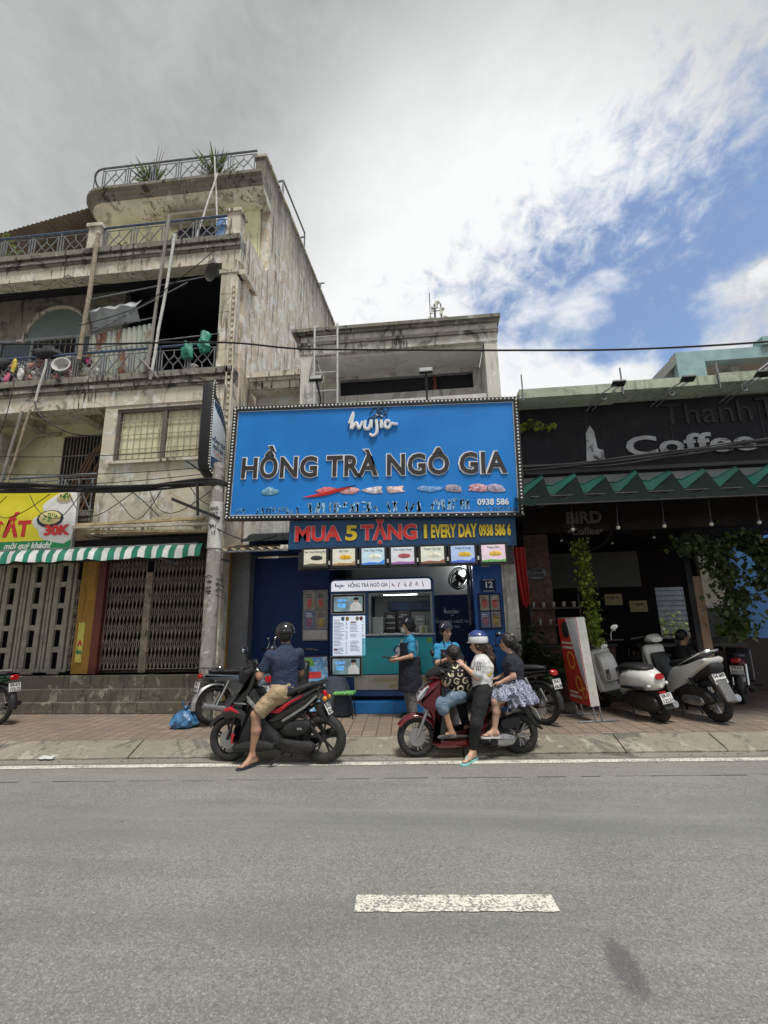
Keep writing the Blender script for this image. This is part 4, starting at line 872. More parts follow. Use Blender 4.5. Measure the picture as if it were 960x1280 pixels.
fit_text('lettering', '0938 586', .14, .50, M_white, sg, (2.0, -.006, -.79), .004, .003)
mb = MB(); mb.bar((-2.1, .13, -.6), (-2.1, 1.0, -.6), .05); mb.bar((2.1, .13, -.6), (2.1, 1.0, -.6), .05); mb.bar((-2.1, .13, .7), (-2.1, 1.0, .7), .05); mb.bar((2.1, .13, .7), (2.1, 1.0, .7), .05); mb.build('bracket', M_iron, sg)
# ---- promotion banner below it
bn = thing('promotion_banner', 'dark teal banner with red and yellow letters hung under the big sign', 'banner', (-.50, 7.66, 3.06)); bn.rotation_euler = (0, R(1.0), 0)
mb = MB(); mb.box(-1.86, 1.86, 0, .06, -.24, .24); mb.build('board', mat('banner_teal', (.008, .055, .14), .45, 0, .15, 2), bn)
M_by = mat('banner_yellow', (.62, .47, .03), .45, 0, .1); M_wo = mat('banner_edge', (.55, .5, .5), .5)
for s_, h, wd, x, m in (('MUA', .34, .78, -1.36, M_sr), ('5', .34, .20, -.80, M_by), ('TẶNG', .34, .92, -.18, M_sr), ('I', .30, .05, .42, M_by), ('EVERY DAY', .29, .74, .88, M_by), ('0938 586 6', .24, .50, 1.53, M_by)):
    fit_text('letter_outline', s_, h, wd + .02, M_wo if m is M_sr else M_ink, bn, (x, -.004, .0), .018, .002); fit_text('lettering', s_, h, wd, m, bn, (x, -.009, .0), .012, .003)
mb = MB(); mb.box(-2.0, -1.87, .0, .03, -.26, -.16); mb.build('end_tab', M_pale, bn)
# ---- seven lit menu boards
pal = [((.55, .53, .42), (.03, .03, .03), (.10, .08, .05)), ((.58, .57, .48), (.62, .35, .03), (.35, .2, .08)), ((.45, .58, .66), (.7, .7, .6), (.05, .2, .55)), ((.55, .57, .60), (.35, .08, .1), (.3, .12, .35)), ((.58, .60, .52), (.66, .64, .5), (.25, .1, .06)), ((.36, .46, .66), (.62, .38, .03), (.06, .12, .5)), ((.66, .52, .60), (.62, .42, .06), (.12, .35, .1))]
nm = ['black pearls', 'yellow jelly and white jelly', 'clear white pearls', 'red beans', 'pale crystal jelly', 'golden pudding on blue', 'golden topping on pink']
names = ['Trân Châu Đường Đen', 'Sữa Tươi', 'Trân Châu Trắng', 'Trân Châu Khoai', 'Thạch Trái Cây', 'Thạch Ô Long', 'Thạch Dừa']
for k in range(7):
    t = thing('menu_board', 'small lit menu board showing %s, hung under the banner' % nm[k], 'menu board', (-1.90 + k * .4795, 7.62, 2.55 - k * .004), 0, 'lit menu boards under the banner')
    mb = MB(); mb.box(-.225, .225, .0, .05, -.03, .31); mb.build('frame', M_black, t)
    a, b, c = pal[k]; mb = MB(); mb.box(-.185, .185, -.005, -.001, .005, .275); mb.build('lit_face', mat('menu_face_%d' % k, a, .4, 0, .12, 8, emit=.16), t)
    mb = MB(); mb.panel([(.03 + .10 * math.cos(q), .13 + .032 * math.sin(q) + (.012 if math.sin(q) > 0 else 0)) for q in [j * .524 for j in range(12)]], -.009, -.0055, .001, 2); mb.build('food_picture', mat('menu_food_%d' % k, b, .5, 0, .4, 60, emit=.12), t)
    mb = MB(); mb.panel([(-.184, .006), (.184, .006), (.184, .05 + .02 * (k % 3)), (.1, .035), (-.05, .05), (-.184, .03)], -.008, -.0052, .001, 1); mb.build('print_border', mat('menu_border_%d' % k, c, .5, 0, .4, 50, emit=.1), t)
    text('lettering', names[k], .042, mat('menu_text', (.05, .12, .1), .5), t, (0, -.007, .235), ext=.001, off=.0006, world=False)
for k in range(6):
    mb = MB(); mb.box(-.012, .012, -.004, .03, .0, .06); o = mb.build('hanger_clip', M_pvc); o.location = (-1.66 + k * .4795, 7.61, 2.57); tag(o, 'pale clip between two lit menu boards', 'clip', 'clips between the menu boards')
mb = MB(); mb.box(-2.2, 1.30, 7.69, 7.78, 2.50, 2.80); tag(set_origin(mb.build('menu_rail', M_black), (-.4, 7.74, 2.5)), 'black rail carrying the row of lit menu boards', 'rail')

# ---- kiosk
kz = thing('tea_kiosk', 'blue and teal tea kiosk counter with lit header, screens and a serving window', 'kiosk', (-.92, 8.6, .15))
KX0, KX1 = -.94, .935
def kk(name, m, fn, par=None):
    mb = MB(); fn(mb); return mb.build(name, m, par or kz)
rr_ = .10
def rframe(x0, x1, z0, z1, r): return [(x0, z0), (x1, z0), (x1, z1 - r), (x1 - r * .3, z1 - r * .3), (x1 - r, z1), (x0 + r, z1), (x0 + r * .3, z1 - r * .3), (x0, z1 - r)]
M_kb = mat('kiosk_blue', (.022, .075, .22), .35, 0, .1, 2)
# body built of panels so the serving window is a real opening
kk('body', M_kb, lambda m: (m.box(KX0, -.24, .0, .12, .26, 2.02), m.box(KX0, -.30, .121, 1.0, .26, 2.2), m.box(-.239, .90, .0, .12, .26, 1.26), m.box(.90, KX1, .0, .95, .26, 2.02), m.box(-.299, .90, .95, 1.0, .26, .9)))
kk('header_case', M_kb, lambda m: m.panel(rframe(KX0 - .005, KX1 + .005, 2.02, 2.27, .09), -.02, .9, .008, 1))
kk('lit_header', mat('lit_white_header', (.72, .72, .80), .4, 0, .03, 2, emit=.32), lambda m: m.panel(rframe(KX0 + .03, KX1 - .05, 2.045, 2.235, .05), -.027, -.021, .002, 1))
M_ht = mat('header_text', (.06, .08, .16), .5); fit_text('lettering', 'HỒNG TRÀ NGÔ GIA', .095, .72, M_ht, kz, (-.24, -.0285, 2.14), .0012, .002); script_logo(kz, -.76, -.030, 2.14, .13, mat('logo_blue', (.02, .12, .38), .5), world=False)
kk('divider', M_ht, lambda m: m.box(.148, .154, -.0285, -.0275, 2.07, 2.21))
mb = MB(); rg = random.Random(9)
for k in range(6):
    x = .22 + k * .105
    for s_ in range(4): mb.bar((x + rg.uniform(-.03, .03), -.029, 2.14 + rg.uniform(-.05, .05)), (x + rg.uniform(-.035, .035), -.029, 2.14 + rg.uniform(-.05, .05)), .009, .002, (0, 1, 0))
mb.build('brush_characters', mat('brush_red', (.62, .03, .12), .5), kz, flip=False)
# screens at the left
M_scr = mat('screen_glass', (.18, .26, .28), .2, 0, .4, 5, emit=.25)
def screen(x0, x1, z0, z1):
    f = kk('screen', M_black, lambda m: m.rbox(x0 - .03, x1 + .03, -.03, .0, z0 - .03, z1 + .03, .008)); kk('screen_rim', mat('steel_rim', (.45, .43, .40), .35, .5), lambda m: [m.box(*q) for q in ((x0 - .045, x0 - .031, -.036, 0, z0 - .045, z1 + .045), (x1 + .031, x1 + .045, -.036, 0, z0 - .045, z1 + .045), (x0 - .031, x1 + .031, -.036, 0, z0 - .045, z0 - .031), (x0 - .031, x1 + .031, -.036, 0, z1 + .031, z1 + .045))], None)
    kk('picture', M_scr, lambda m: m.box(x0, x1, -.034, -.031, z0, z1))
    h = z1 - z0; wd = x1 - x0; sx = lambda u: x0 + wd * u; sz = lambda v: z0 + h * v
    kk('shirt_print', mat('print_shirt', (.62, .62, .6), .5, 0, .1, 8, emit=.2), lambda m: m.panel([(sx(.56), sz(0.02)), (sx(.98), sz(.02)), (sx(.96), sz(.4)), (sx(.85), sz(.62)), (sx(.70), sz(.62)), (sx(.58), sz(.42))], -.0365, -.0345, .001, 1))
    kk('head_print', mat('print_head', (.34, .22, .17), .5, 0, .2, 8, emit=.3), lambda m: m.panel([(sx(.77) + wd * .06 * math.cos(q), sz(.72) + h * .14 * math.sin(q)) for q in [j * .785 for j in range(8)]], -.0385, -.0367, .001, 2)); kk('cap_print', M_ink, lambda m: m.panel([(sx(.69), sz(.76)), (sx(.86), sz(.76)), (sx(.85), sz(.9)), (sx(.77), sz(.95)), (sx(.70), sz(.9))], -.0405, -.0387, .001, 2))
    kk('caption_print', mat('print_caption', (.10, .32, .62), .5, 0, .3, 20, emit=.4), lambda m: (m.box(sx(.14), sx(.42), -.036, -.0345, sz(.25), sz(.55)), m.box(sx(.12), sx(.45), -.036, -.0345, sz(.65), sz(.82))))
screen(-.86, -.34, 1.69, 1.95); screen(-.88, -.40, .62, .88)
kk('menu_screen', mat('lit_menu', (.60, .66, .76), .35, 0, .08, 3, emit=.34), lambda m: m.box(-.88, -.30, -.012, -.001, .93, 1.61))
mb = MB(); rg = random.Random(4)
for i in range(24):
    z = 1.50 - i * .0235
    for x0, x1 in ((-.86, -.67), (-.65, -.61), (-.57, -.39), (-.36, -.32)):
        if rg.random() > .12: mb.box(x0, x0 + (x1 - x0) * rg.uniform(.55, 1), -.0145, -.0125, z, z + .008)
mb.build('menu_lines', mat('menu_ink', (.16, .2, .32), .5), kz)['kind'] = 'stuff'
mb = MB(); mb.box(-.86, -.76, -.0145, -.0125, 1.535, 1.545); mb.box(-.56, -.46, -.0145, -.0125, 1.49, 1.51); mb.box(-.86, -.80, -.0145, -.0125, 1.02, 1.045); mb.build('menu_headings', mat('menu_red', (.6, .1, .06), .5), kz)
for x, c_ in ((-.70, (.10, .25, .5)), (-.62, (.62, .42, .05)), (-.44, (.55, .45, .25)), (-.37, (.35, .08, .05))):
    mb = MB(); mb.panel([(x - .022, 1.53), (x + .022, 1.53), (x + .028, 1.59), (x - .028, 1.59)], -.0148, -.0125, .001, 2); mb.build('drink_picture', mat('drink_%d' % int(-x * 100), c_, .5, 0, .3, 40), kz)
# serving window, counter, interior
kk('window_frame', mat('kiosk_frame', (.23, .27, .26), .35, .4), lambda m: [m.box(*q) for q in ((-.235, -.20, -.012, .10, 1.29, 2.0), (.865, .897, -.012, .10, 1.29, 2.0), (-.199, .864, -.012, .10, 1.97, 2.0))])
kk('counter', mat('counter_white', (.55, .56, .55), .4), lambda m: m.rbox(-.30, .93, -.06, .45, 1.262, 1.29, .01))
kk('ice_curtain', mat('teal_front', (.03, .40, .46), .4, 0, .12, 2.5), lambda m: m.box(-.36, .88, -.012, -.001, .62, 1.22))
kk('lower_panel', mat('warm_white_panel', (.52, .48, .42), .5, 0, .1, 3, dirt=(.36, .32, .26)), lambda m: m.box(-.50, .88, -.012, -.001, .36, .60)); kk('kick_frame', M_kb, lambda m: m.box(-.60, .94, -.03, -.002, .26, .34))
fit_text('lettering', 'HOTLINE NHƯỢNG QUYỀN', .09, .98, M_gold, kz, (.32, -.0145, .52), .003, .002); fit_text('lettering', '0905 586', .09, .42, M_gold, kz, (.32, -.0145, .42), .003, .002)
mb = MB(); mb.panel([(.22, .98), (.30, 1.12), (.36, 1.2), (.5, 1.2), (.62, 1.14), (.60, .9), (.52, .74), (.42, .7), (.36, .84), (.26, .88)], -.017, -.0125, .002, 3); mb.build('logo_print', M_white, kz)
mb = MB()
for q in ([(.26, .95), (.2, 1.02), (.28, 1.08), (.34, .98), (.28, .9)], [(.4, .8), (.5, .76), (.56, .84), (.48, .9)], [(.42, .95), (.48, 1.05), (.55, .98)]): mb.tube(smooth_pts([(a, -.018, b) for a, b in q], 4, False), .012, 5)
mb.build('logo_stroke', mat('logo_navy', (.02, .05, .16), .4), kz)
mb = MB(); mb.box(.78, .86, -.02, -.013, 1.13, 1.21); mb.build('green_sticker', mat('sticker_green', (.15, .36, .05), .5), kz)
kk('back_panel', mat('kiosk_back', (.42, .48, .46), .6, 0, .2, 2), lambda m: m.box(-.30, .90, 1.45, 1.5, .3, 2.25)); kk('back_banner', mat('banner_navy', (.04, .10, .2), .5, 0, .3, 6), lambda m: m.box(.02, .88, 1.30, 1.33, 1.72, 1.90)); kk('kiosk_ceiling', M_soff, lambda m: m.box(-.30, .90, .13, .9, 1.99, 2.015))
mb = MB(); mb.box(.0, .62, .35, .42, 1.975, 1.989); mb.build('ceiling_lamp', mat('lamp_glow', (.9, .9, .85), .4, emit=6), kz)
for x, wd, h, c_ in ((.10, .22, .38, (.03, .03, .032)), (.36, .24, .40, (.035, .035, .04)), (.66, .20, .30, (.22, .23, .23))):
    mb = MB(); mb.rbox(x - wd / 2, x + wd / 2, .55, .9, 1.292, 1.292 + h, .012); o = mb.build('machine', mat('machine_%d' % int(x * 100), c_, .3, .4), kz)
    mb = MB(); [mb.box(x - wd * .4, x + wd * .4, .54, .549, 1.33 + h * f, 1.345 + h * f) for f in (.1, .35, .6)]; mb.tube([(x - .05, .53, 1.29 + h * .8), (x + .05, .53, 1.29 + h * .8)], .01, 6); mb.build('machine_trim', mat('machine_steel', (.4, .41, .42), .3, .8), o)
kk('price_card', mat('card_white', (.42, .46, .44), .5, 0, .15, 20), lambda m: m.box(-.19, .0, .16, .165, 1.292, 1.58))
for i in range(4): mb = MB(); mb.lathe([(.028, 0), (.04, .12), (.043, .12), (.043, .128), (0, .13)], 12, (.70 + i * .05 - .02, .12 + .05 * (i % 2), 1.291)); o = mb.build('cup', mat('cup_%d' % i, [(.5, .5, .45), (.55, .42, .15), (.4, .45, .4), (.55, .55, .52)][i], .35), kz)
kk('base_step', mat('step_blue', (.015, .19, .52), .5, 0, .15, 3, dirt=(.03, .1, .25)), lambda m: m.rbox(-.62, 1.0, -.16, .1, .0, .19, .008)); kk('plinth', M_dark, lambda m: m.box(-.9, .9, .11, .9, .0, .25))
# posters on the walls
def poster_frame(name, x0, x1, z0, z1, y, label, cols, nx, nz, strip=False):
    t = thing(name, label, 'posters', ((x0 + x1) / 2, y, z0)); wd, h = x1 - x0, z1 - z0
    mb = MB(); mb.box(-wd / 2 - .02, wd / 2 + .02, 0, .02, -.02, h + .02); mb.build('backing', M_iron if strip else M_navy, t); zb = .2 * h if strip else 0
    if strip: mb = MB(); mb.box(-wd / 2, wd / 2, -.006, -.001, 0, zb - .01); mb.build('white_strip', mat('strip_white', (.45, .43, .4), .5), t)
    for i in range(nx):
        for j in range(nz):
            a0 = -wd / 2 + wd * i / nx + .012; a1 = -wd / 2 + wd * (i + 1) / nx - .012; b0 = zb + (h - zb) * j / nz + .012; b1 = zb + (h - zb) * (j + 1) / nz - .012; c_ = cols[(i + j * nx) % len(cols)]
            mb = MB(); mb.box(a0, a1, -.006, -.001, b0, b1); p = mb.build('poster', mat(name + '_p%d%d' % (i, j), c_, .4, 0, .3, 7, dirt=mul(c_, .45), dirt_amt=.8), t); rg = random.Random(i * 7 + j)
            mb = MB(); cx = (a0 + a1) / 2; mb.panel([(cx - .03, b0 + .05), (cx + .03, b0 + .05), (cx + .045, b0 + .18), (cx - .045, b0 + .18)], -.009, -.0065, .001, 2); mb.build('poster_drink', mat(name + '_d%d%d' % (i, j), rg.choice([(.45, .16, .05), (.5, .1, .1), (.35, .26, .06), (.3, .1, .16)]), .4, 0, .3, 20), p)
            mb = MB(); [mb.box(a0 + .03, a1 - .03 - .04 * rg.random(), -.009, -.0065, b1 - .05 - .03 * q, b1 - .04 - .03 * q) for q in range(3)]; mb.build('poster_text', M_white if c_[2] > c_[0] else M_ink, p)
poster_frame('poster_display', -2.36, -1.93, 1.36, 2.22, 8.68, 'framed panel of four drink posters over a white strip on the navy wall', [(.16, .18, .30), (.26, .22, .2), (.30, .26, .20), (.24, .23, .2)], 2, 2, True)
poster_frame('poster_display', .80, 1.16, 1.50, 2.08, 8.62, 'four drink posters below the house number on the blue pillar', [(.14, .17, .28), (.34, .33, .25), (.30, .29, .22), (.20, .22, .30)], 2, 2)
t = thing('house_number_plate', 'navy house number plate reading 12 on the blue pillar', 'house number', (.98, 8.62, 2.12)); mb = MB(); mb.box(-.13, .13, 0, .02, 0, .22); mb.build('plate', M_navy, t); text('lettering', '12', .15, M_white, t, (0, -.006, .12), ext=.003, off=.004, world=False); mb = MB(); mb.box(-.10, .10, -.004, -.001, .205, .215); mb.box(-.10, .10, -.004, -.001, .01, .02); mb.build('small_print', M_pl, t)
mb = MB(); mb.box(-.07, .07, 0, .02, 0, .16); o = mb.build('notice', mat('grey_notice', (.3, .3, .34), .5, 0, .2, 9)); o.location = (.95, 8.635, 2.56); tag(o, 'small grey notice high on the blue pillar under the menu rail', 'notice')
# wall fan
t = thing('wall_fan', 'black caged wall fan with a white bracket over the shop doorway', 'fan', (.62, 9.38, 2.40))
Mf = Matrix.Rotation(R(-38), 3, 'Z') @ Matrix.Rotation(R(-20), 3, 'X'); c0 = Vector((-.12, -.22, .02))
mb = MB(); [mb.torus(c0 + Mf @ Vector((0, dy, 0)), q, .006 if q < .2 else .011, 28, 6, M=Mf) for q, dy in ((.21, 0), (.205, .05), (.205, -.05), (.10, -.085), (.05, -.09))]
for i in range(24): a = i * math.pi / 12; mb.bar(c0 + Mf @ Vector((.05 * math.cos(a), -.09, .05 * math.sin(a))), c0 + Mf @ Vector((.207 * math.cos(a), -.04, .207 * math.sin(a))), .005); mb.bar(c0 + Mf @ Vector((.05 * math.cos(a), .09, .05 * math.sin(a))), c0 + Mf @ Vector((.207 * math.cos(a), .04, .207 * math.sin(a))), .005)
mb.build('cage', M_black, t)
for i in range(3):
    mb = MB(); a = i * 2.094; P = [Vector((.03 * math.cos(a + d) if r < .1 else r * math.cos(a + d), tw, r * math.sin(a + d))) for r, d, tw in ((.04, -.3, -.02), (.17, -.35, -.035), (.19, 0, 0), (.17, .45, .035), (.04, .4, .02))]; mb.add([c0 + Mf @ p for p in P], [(0, 1, 2, 3, 4)]); mb.build('blade', mat('fan_blade', (.05, .055, .06), .4), t, flip=False)
mb = MB(); mb.lathe([(.0, -.06), (.05, -.06), (.06, 0), (.06, .12), (.03, .16), (0, .16)], 14, c0, Mf @ Matrix.Rotation(R(-90), 3, 'X')); mb.build('motor', M_black, t)
mb = MB(); mb.tube([c0 + Vector((.08, .1, .0)), (.05, -.02, .05), (.06, .05, .1)], .028, 8); mb.tube([(.04, .0, .05), (-.06, -.05, .24), (.03, .02, .38)], .016, 6); mb.build('bracket', M_pvc, t)
# white pipe frame and floodlights above the sign
mb = MB()
for x in (-2.17, -1.70): mb.tube([(x, 8.45, 5.6), (x, 8.45, 7.58)], .022, 7)
for z in (6.1, 6.5, 6.9, 7.3): mb.tube([(-2.17, 8.45, z), (-1.70, 8.45, z)], .016, 6)
tag(set_origin(mb.build('pipe_ladder', M_whiteiron), (-1.93, 8.45, 5.6)), 'white pipe ladder standing against the cornice behind the sign', 'ladder')
for k, (x, lb) in enumerate(((-1.97, 'black floodlight on a pole behind the sign, beside the white ladder'), (.02, 'black floodlight on a pole behind the sign, in front of the dark window'))):
    t = thing('floodlight', lb, 'floodlight', (x + (.1 if k == 0 else .02), 7.75, 5.2), 0, 'floodlights above the blue sign')
    mb = MB(); mb.tube([(0, 0, 0), (0, 0, .4), (-.06 if k == 0 else 0, -.05, .72)], .018, 7); mb.build('pole', M_black, t)
    Mq = Matrix.Rotation(R(-28), 3, 'X'); c = (-.06 if k == 0 else 0, -.10, .74)
    mb = MB(); mb.cbox(c, .24, .05, .13, Mq); [mb.cbox(Vector(c) + Mq @ Vector((-.1 + i * .028, .035, 0)), .008, .03, .12, Mq) for i in range(8)]; mb.build('housing', M_black, t)
    mb = MB(); mb.cbox(Vector(c) + Mq @ Vector((0, -.027, 0)), .20, .004, .10, Mq); mb.build('lens', glassy('floodlight_glass', (.32, .34, .33), .15), t)
# rooftop aerial
t = thing('antenna', 'cluster of cellular aerials on the roof of the middle house', 'antenna', (.36, 11, 7.5))
mb = MB(); mb.tube([(0, 0, 0), (0, 0, 2.2)], .03, 6); mb.tube([(-.12, 0, 1.4), (-.12, 0, 2.55)], .014, 5); mb.tube([(.16, 0, 1.5), (.16, 0, 2.2)], .02, 5); [mb.bar((-.14, 0, z), (.18, 0, z), .02) for z in (1.5, 1.75, 2.0)]; mb.build('mast', M_iron, t)
for x, z in ((.16, 1.95), (-.10, 2.0), (.22, 1.7), (.05, 2.15), (-.14, 1.7)): mb = MB(); mb.box(x - .04, x + .04, -.07, -.02, z - .1, z + .1); mb.ball((x + .05, -.05, z + .06), .05, n=8, m=5); mb.build('aerial_panel', M_pvc, t)
# red flag cloth at the pillar
mb = MB(); ra, rb, rc, rd = [], [], [], []
for i in range(11): x = .2 * i / 10; y = .03 * math.sin(i * 1.9); ra.append((x, y * .3, .98)); rb.append((x * .9 + .02, y, .6)); rc.append((x * .8 + .05, y * 1.3, .25)); rd.append((x * .6 + .08, y, 0 + .03 * math.sin(i)))
mb.loft([ra, rb, rc, rd], False, True, False); o = mb.build('red_flag', mat('red_cloth', (.32, .012, .015), .7, 0, .2, 8), flip=False); o.location = (1.38, 8.2, 1.85); tag(o, 'red flag hanging limp beside the blue pillar', 'flag')
# ------------------------------------------------------------------ the coffee shop house on the right
M_fas = mat('black_fascia', (.016, .016, .020), .6, 0, .3, 1.5, dirt=(.032, .032, .034), dirt_amt=.5, spec=.2)
M_grn = weathered('green_grey_concrete', (.44, .49, .38), (.10, .105, .085), .5, .4, (.52, .56, .46), .2, .2, 1.4, .4)
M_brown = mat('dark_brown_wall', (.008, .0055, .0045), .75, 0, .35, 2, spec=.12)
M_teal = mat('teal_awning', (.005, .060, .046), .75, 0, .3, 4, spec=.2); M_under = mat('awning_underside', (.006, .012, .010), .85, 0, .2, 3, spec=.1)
cf = thing('cafe_building', 'open fronted coffee shop with a long black fascia and green grey roof slab', 'building', (4.5, 9, .15))
def cb(name, m, fn):
    mb = MB(); fn(mb); return mb.build(name, m, cf, True)
for k, x in enumerate((1.56, 3.20, 4.66, 6.4)): cb('roof_slab', M_grn, lambda m: m.box(x + .004, (3.20, 4.66, 6.4, 9.0)[k] - .004, 7.45, 11.2, 5.20 + .03 * k, 5.36 + .03 * k))
mb = MB(); [mb.bar((x, 7.44, 5.15), (x, 7.44, 5.62), .02) for x in (1.62, 3.2, 4.68)]; mb.build('slab_pin', M_iron, cf, True)
cb('fascia_board', M_fas, lambda m: m.box(1.60, 9.0, 7.92, 8.1, 3.98, 5.22))
for x in (2.72, 4.08, 5.5): cb('fascia_seam', M_black, lambda m: m.box(x, x + .012, 7.912, 7.919, 4.0, 5.2))
cb('fascia_trim', M_black, lambda m: (m.box(1.60, 9.0, 7.86, 7.919, 4.0, 4.06),))
cb('shutter_box', mat('shutter_grey', (.23, .25, .25), .5, .3), lambda m: m.box(1.62, 9.0, 7.96, 8.3, 3.70, 3.97))
M_fw = mat('chalk_white', (.40, .41, .43), .6, 0, .3, 3, dirt=(.035, .035, .04), dirt_amt=.97); M_fb = mat('raised_black', (.013, .013, .016), .5)
text('fascia_lettering', 'Thanh', .55, M_fb, cf, (3.95, 7.905, 4.93), ext=.006, off=.0, sx=1.05, align='LEFT'); text('fascia_lettering', 'Trinh', .55, M_fb, cf, (5.45, 7.905, 4.95), ext=.006, off=.0, sx=1.05, align='LEFT')
text('fascia_lettering', 'Coffee', .47, M_fw, cf, (3.3, 7.905, 4.40), ext=.008, off=.012, align='LEFT', sx=1.6)
cb('white_portrait_panel', M_fw, lambda m: (m.panel([(2.66, 4.18), (2.96, 4.18), (2.95, 4.38), (2.86, 4.42), (2.84, 4.72), (2.78, 4.84), (2.70, 4.70), (2.68, 4.45)], 7.905, 7.918, .002, 1)))
text('trim_lettering', 'HỦ TIẾU - BÚN NƯỚC - CƠM', .12, M_fw, cf, (2.7, 7.95, 3.78), ext=.004, off=.004)
# interior shell: open to the street, a yard beyond the back right corner
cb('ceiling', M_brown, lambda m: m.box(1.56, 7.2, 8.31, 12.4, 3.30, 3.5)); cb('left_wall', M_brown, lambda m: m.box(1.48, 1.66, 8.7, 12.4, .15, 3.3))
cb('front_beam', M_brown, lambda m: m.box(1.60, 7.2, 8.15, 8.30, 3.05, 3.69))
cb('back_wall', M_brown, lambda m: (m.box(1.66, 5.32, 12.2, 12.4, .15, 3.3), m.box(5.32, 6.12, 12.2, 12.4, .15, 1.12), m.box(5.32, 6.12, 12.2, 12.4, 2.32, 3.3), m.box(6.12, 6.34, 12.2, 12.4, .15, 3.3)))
cb('grey_back_panel', mat('grey_panel_inside', (.07, .07, .065), .7, 0, .2, 2), lambda m: m.box(2.9, 5.0, 12.14, 12.19, 2.35, 3.2))
cb('cafe_floor', mat('cafe_floor_tile', (.16, .11, .085), .5, 0, .2, 3), lambda m: m.box(1.66, 9.0, 8.9, 12.2, .152, .16))
cb('corner_post', mat('tan_post', (.34, .22, .15), .6, 0, .2, 5), lambda m: m.box(4.46, 4.60, 8.75, 8.9, .15, 2.3)); cb('corner_post_frame', M_black, lambda m: m.box(4.36, 4.455, 8.74, 8.92, .15, 3.3))
cb('brick_column', mat('brick_column', (.16, .09, .065), .8, 0, .4, 12), lambda m: m.box(1.80, 2.35, 9.8, 10.1, .15, 3.3))
cb('counter_front', mat('cafe_counter', (.09, .025, .02), .6, 0, .3, 4), lambda m: m.box(1.72, 3.3, 9.5, 9.75, .15, 1.12)); cb('counter_top', M_black, lambda m: m.box(1.70, 3.32, 9.42, 9.8, 1.121, 1.16))
cb('table_ledge', M_black, lambda m: m.box(3.5, 5.3, 9.0, 9.3, 1.12, 1.17))
# yard and side lane: lit walls seen past the shop
cb('planter_wall', mat('planter_dark', (.05, .04, .035), .8), lambda m: m.box(4.9, 7.0, 10.7, 10.9, .15, 1.16))
lane = thing('blue_house', 'bright blue and cream house wall along the side lane', 'building', (7.6, 13, .15))
mb = MB(); mb.box(7.0, 11, 12.0, 12.3, .15, 4.5); mb.build('blue_wall', mat('bright_blue_wall', (.10, .27, .62), .6, 0, .1, 2), lane, True)
mb = MB(); mb.box(6.36, 6.99, 12.1, 12.3, 1.85, 4.5); mb.build('cream_wall', mat('cream_wall', (.56, .52, .42), .7, 0, .1, 2), lane, True); mb = MB(); mb.box(6.36, 6.99, 12.15, 12.3, .15, 1.84); mb.build('shutter', mat('dark_shutter', (.06, .065, .06), .6), lane, True)
mb = MB(); mb.box(6.93, 6.995, 12.05, 12.09, .15, 1.85); mb.box(6.36, 6.93, 12.05, 12.09, 1.80, 1.85); mb.build('door_frame', mat('pale_frame', (.4, .4, .38), .5), lane, True)
sh_ = thing('shuttered_house', 'grey roller shutter house front seen through the cafe back opening', 'building', (6.9, 15.5, .15))
mb = MB(); [mb.box(5.6, 9.6, 15.5 + .012 * (i % 2), 15.7, .15 + i * .075, .15 + (i + 1) * .075) for i in range(52)]; mb.build('roller_shutter', mat('shutter_slats', (.23, .24, .25), .5, .2), sh_, True)
shrub('lane_shrub', 'leafy yellow green shrub in the lane seen through the cafe back opening', (6.35, 13.8, .15), (.5, .3, .85), 420, .13, 31, (.22, .27, .07))
shrub('lane_flowers', 'low flowering plants in the lane below the grey shutter', (7.1, 14.2, .15), (.6, .3, .5), 220, .12, 33, (.30, .22, .12))
shrub('green_clump', 'bright strappy green plant on the planter by the blue wall', (6.12, 10.8, 1.16), (.36, .14, .16), 200, .15, 32, (.12, .2, .03))
# ---- awning: retracted pleats, teal on top, dark below
aw = thing('pleated_awning', 'retractable teal awning gathered in pleats across the coffee shop front', 'awning', (4.5, 7.6, 3.5))
tips = [1.86 + .505 * k for k in range(13)]
for k, x in enumerate(tips):
    mb = MB(); rk = random.Random(k + 5); a0, a1 = x - .49, x + .012 + rk.uniform(-.05, .05); hh = .14 + rk.uniform(-.045, .05); ys = -.62
    A = [(a0, .20, .30), (a0 + .15, .18, .275), (a0 + .3, .2, .35), (a1, .2, .30 + hh)]; B = [(a0, .12, .12), (a0 + .15, .1, .10), (a0 + .3, .12, .20), (a1, .12, .30 + hh * .55)]
    mb.T = Matrix.Translation((-4.5, 0, 0)); mb.loft([A, B], False, True, False); mb.tube([A[0], A[1], A[2], A[3]], .012, 5); mb.tube([B[1], B[3]], .008, 5); mb.build('pleat', M_teal, aw, flip=False)
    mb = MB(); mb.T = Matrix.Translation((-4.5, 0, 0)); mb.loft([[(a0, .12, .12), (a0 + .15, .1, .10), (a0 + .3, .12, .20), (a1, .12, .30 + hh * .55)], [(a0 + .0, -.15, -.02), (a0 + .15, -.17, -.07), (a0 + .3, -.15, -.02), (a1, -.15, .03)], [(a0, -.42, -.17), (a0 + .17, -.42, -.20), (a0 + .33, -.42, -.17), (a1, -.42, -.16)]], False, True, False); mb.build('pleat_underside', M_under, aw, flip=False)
mb = MB(); mb.tube([(-2.9, -.42, -.18), (4.3, -.42, -.18)], .012, 7); mb.tube([(-2.9, -.1, .02), (4.3, -.1, .02)], .014, 6); [mb.tube([(x, .35, -.05), (x, -.42, -.18)], .012, 6) for x in (-2.7, -.3, 2.1)]; mb.build('awning_frame', M_black, aw)
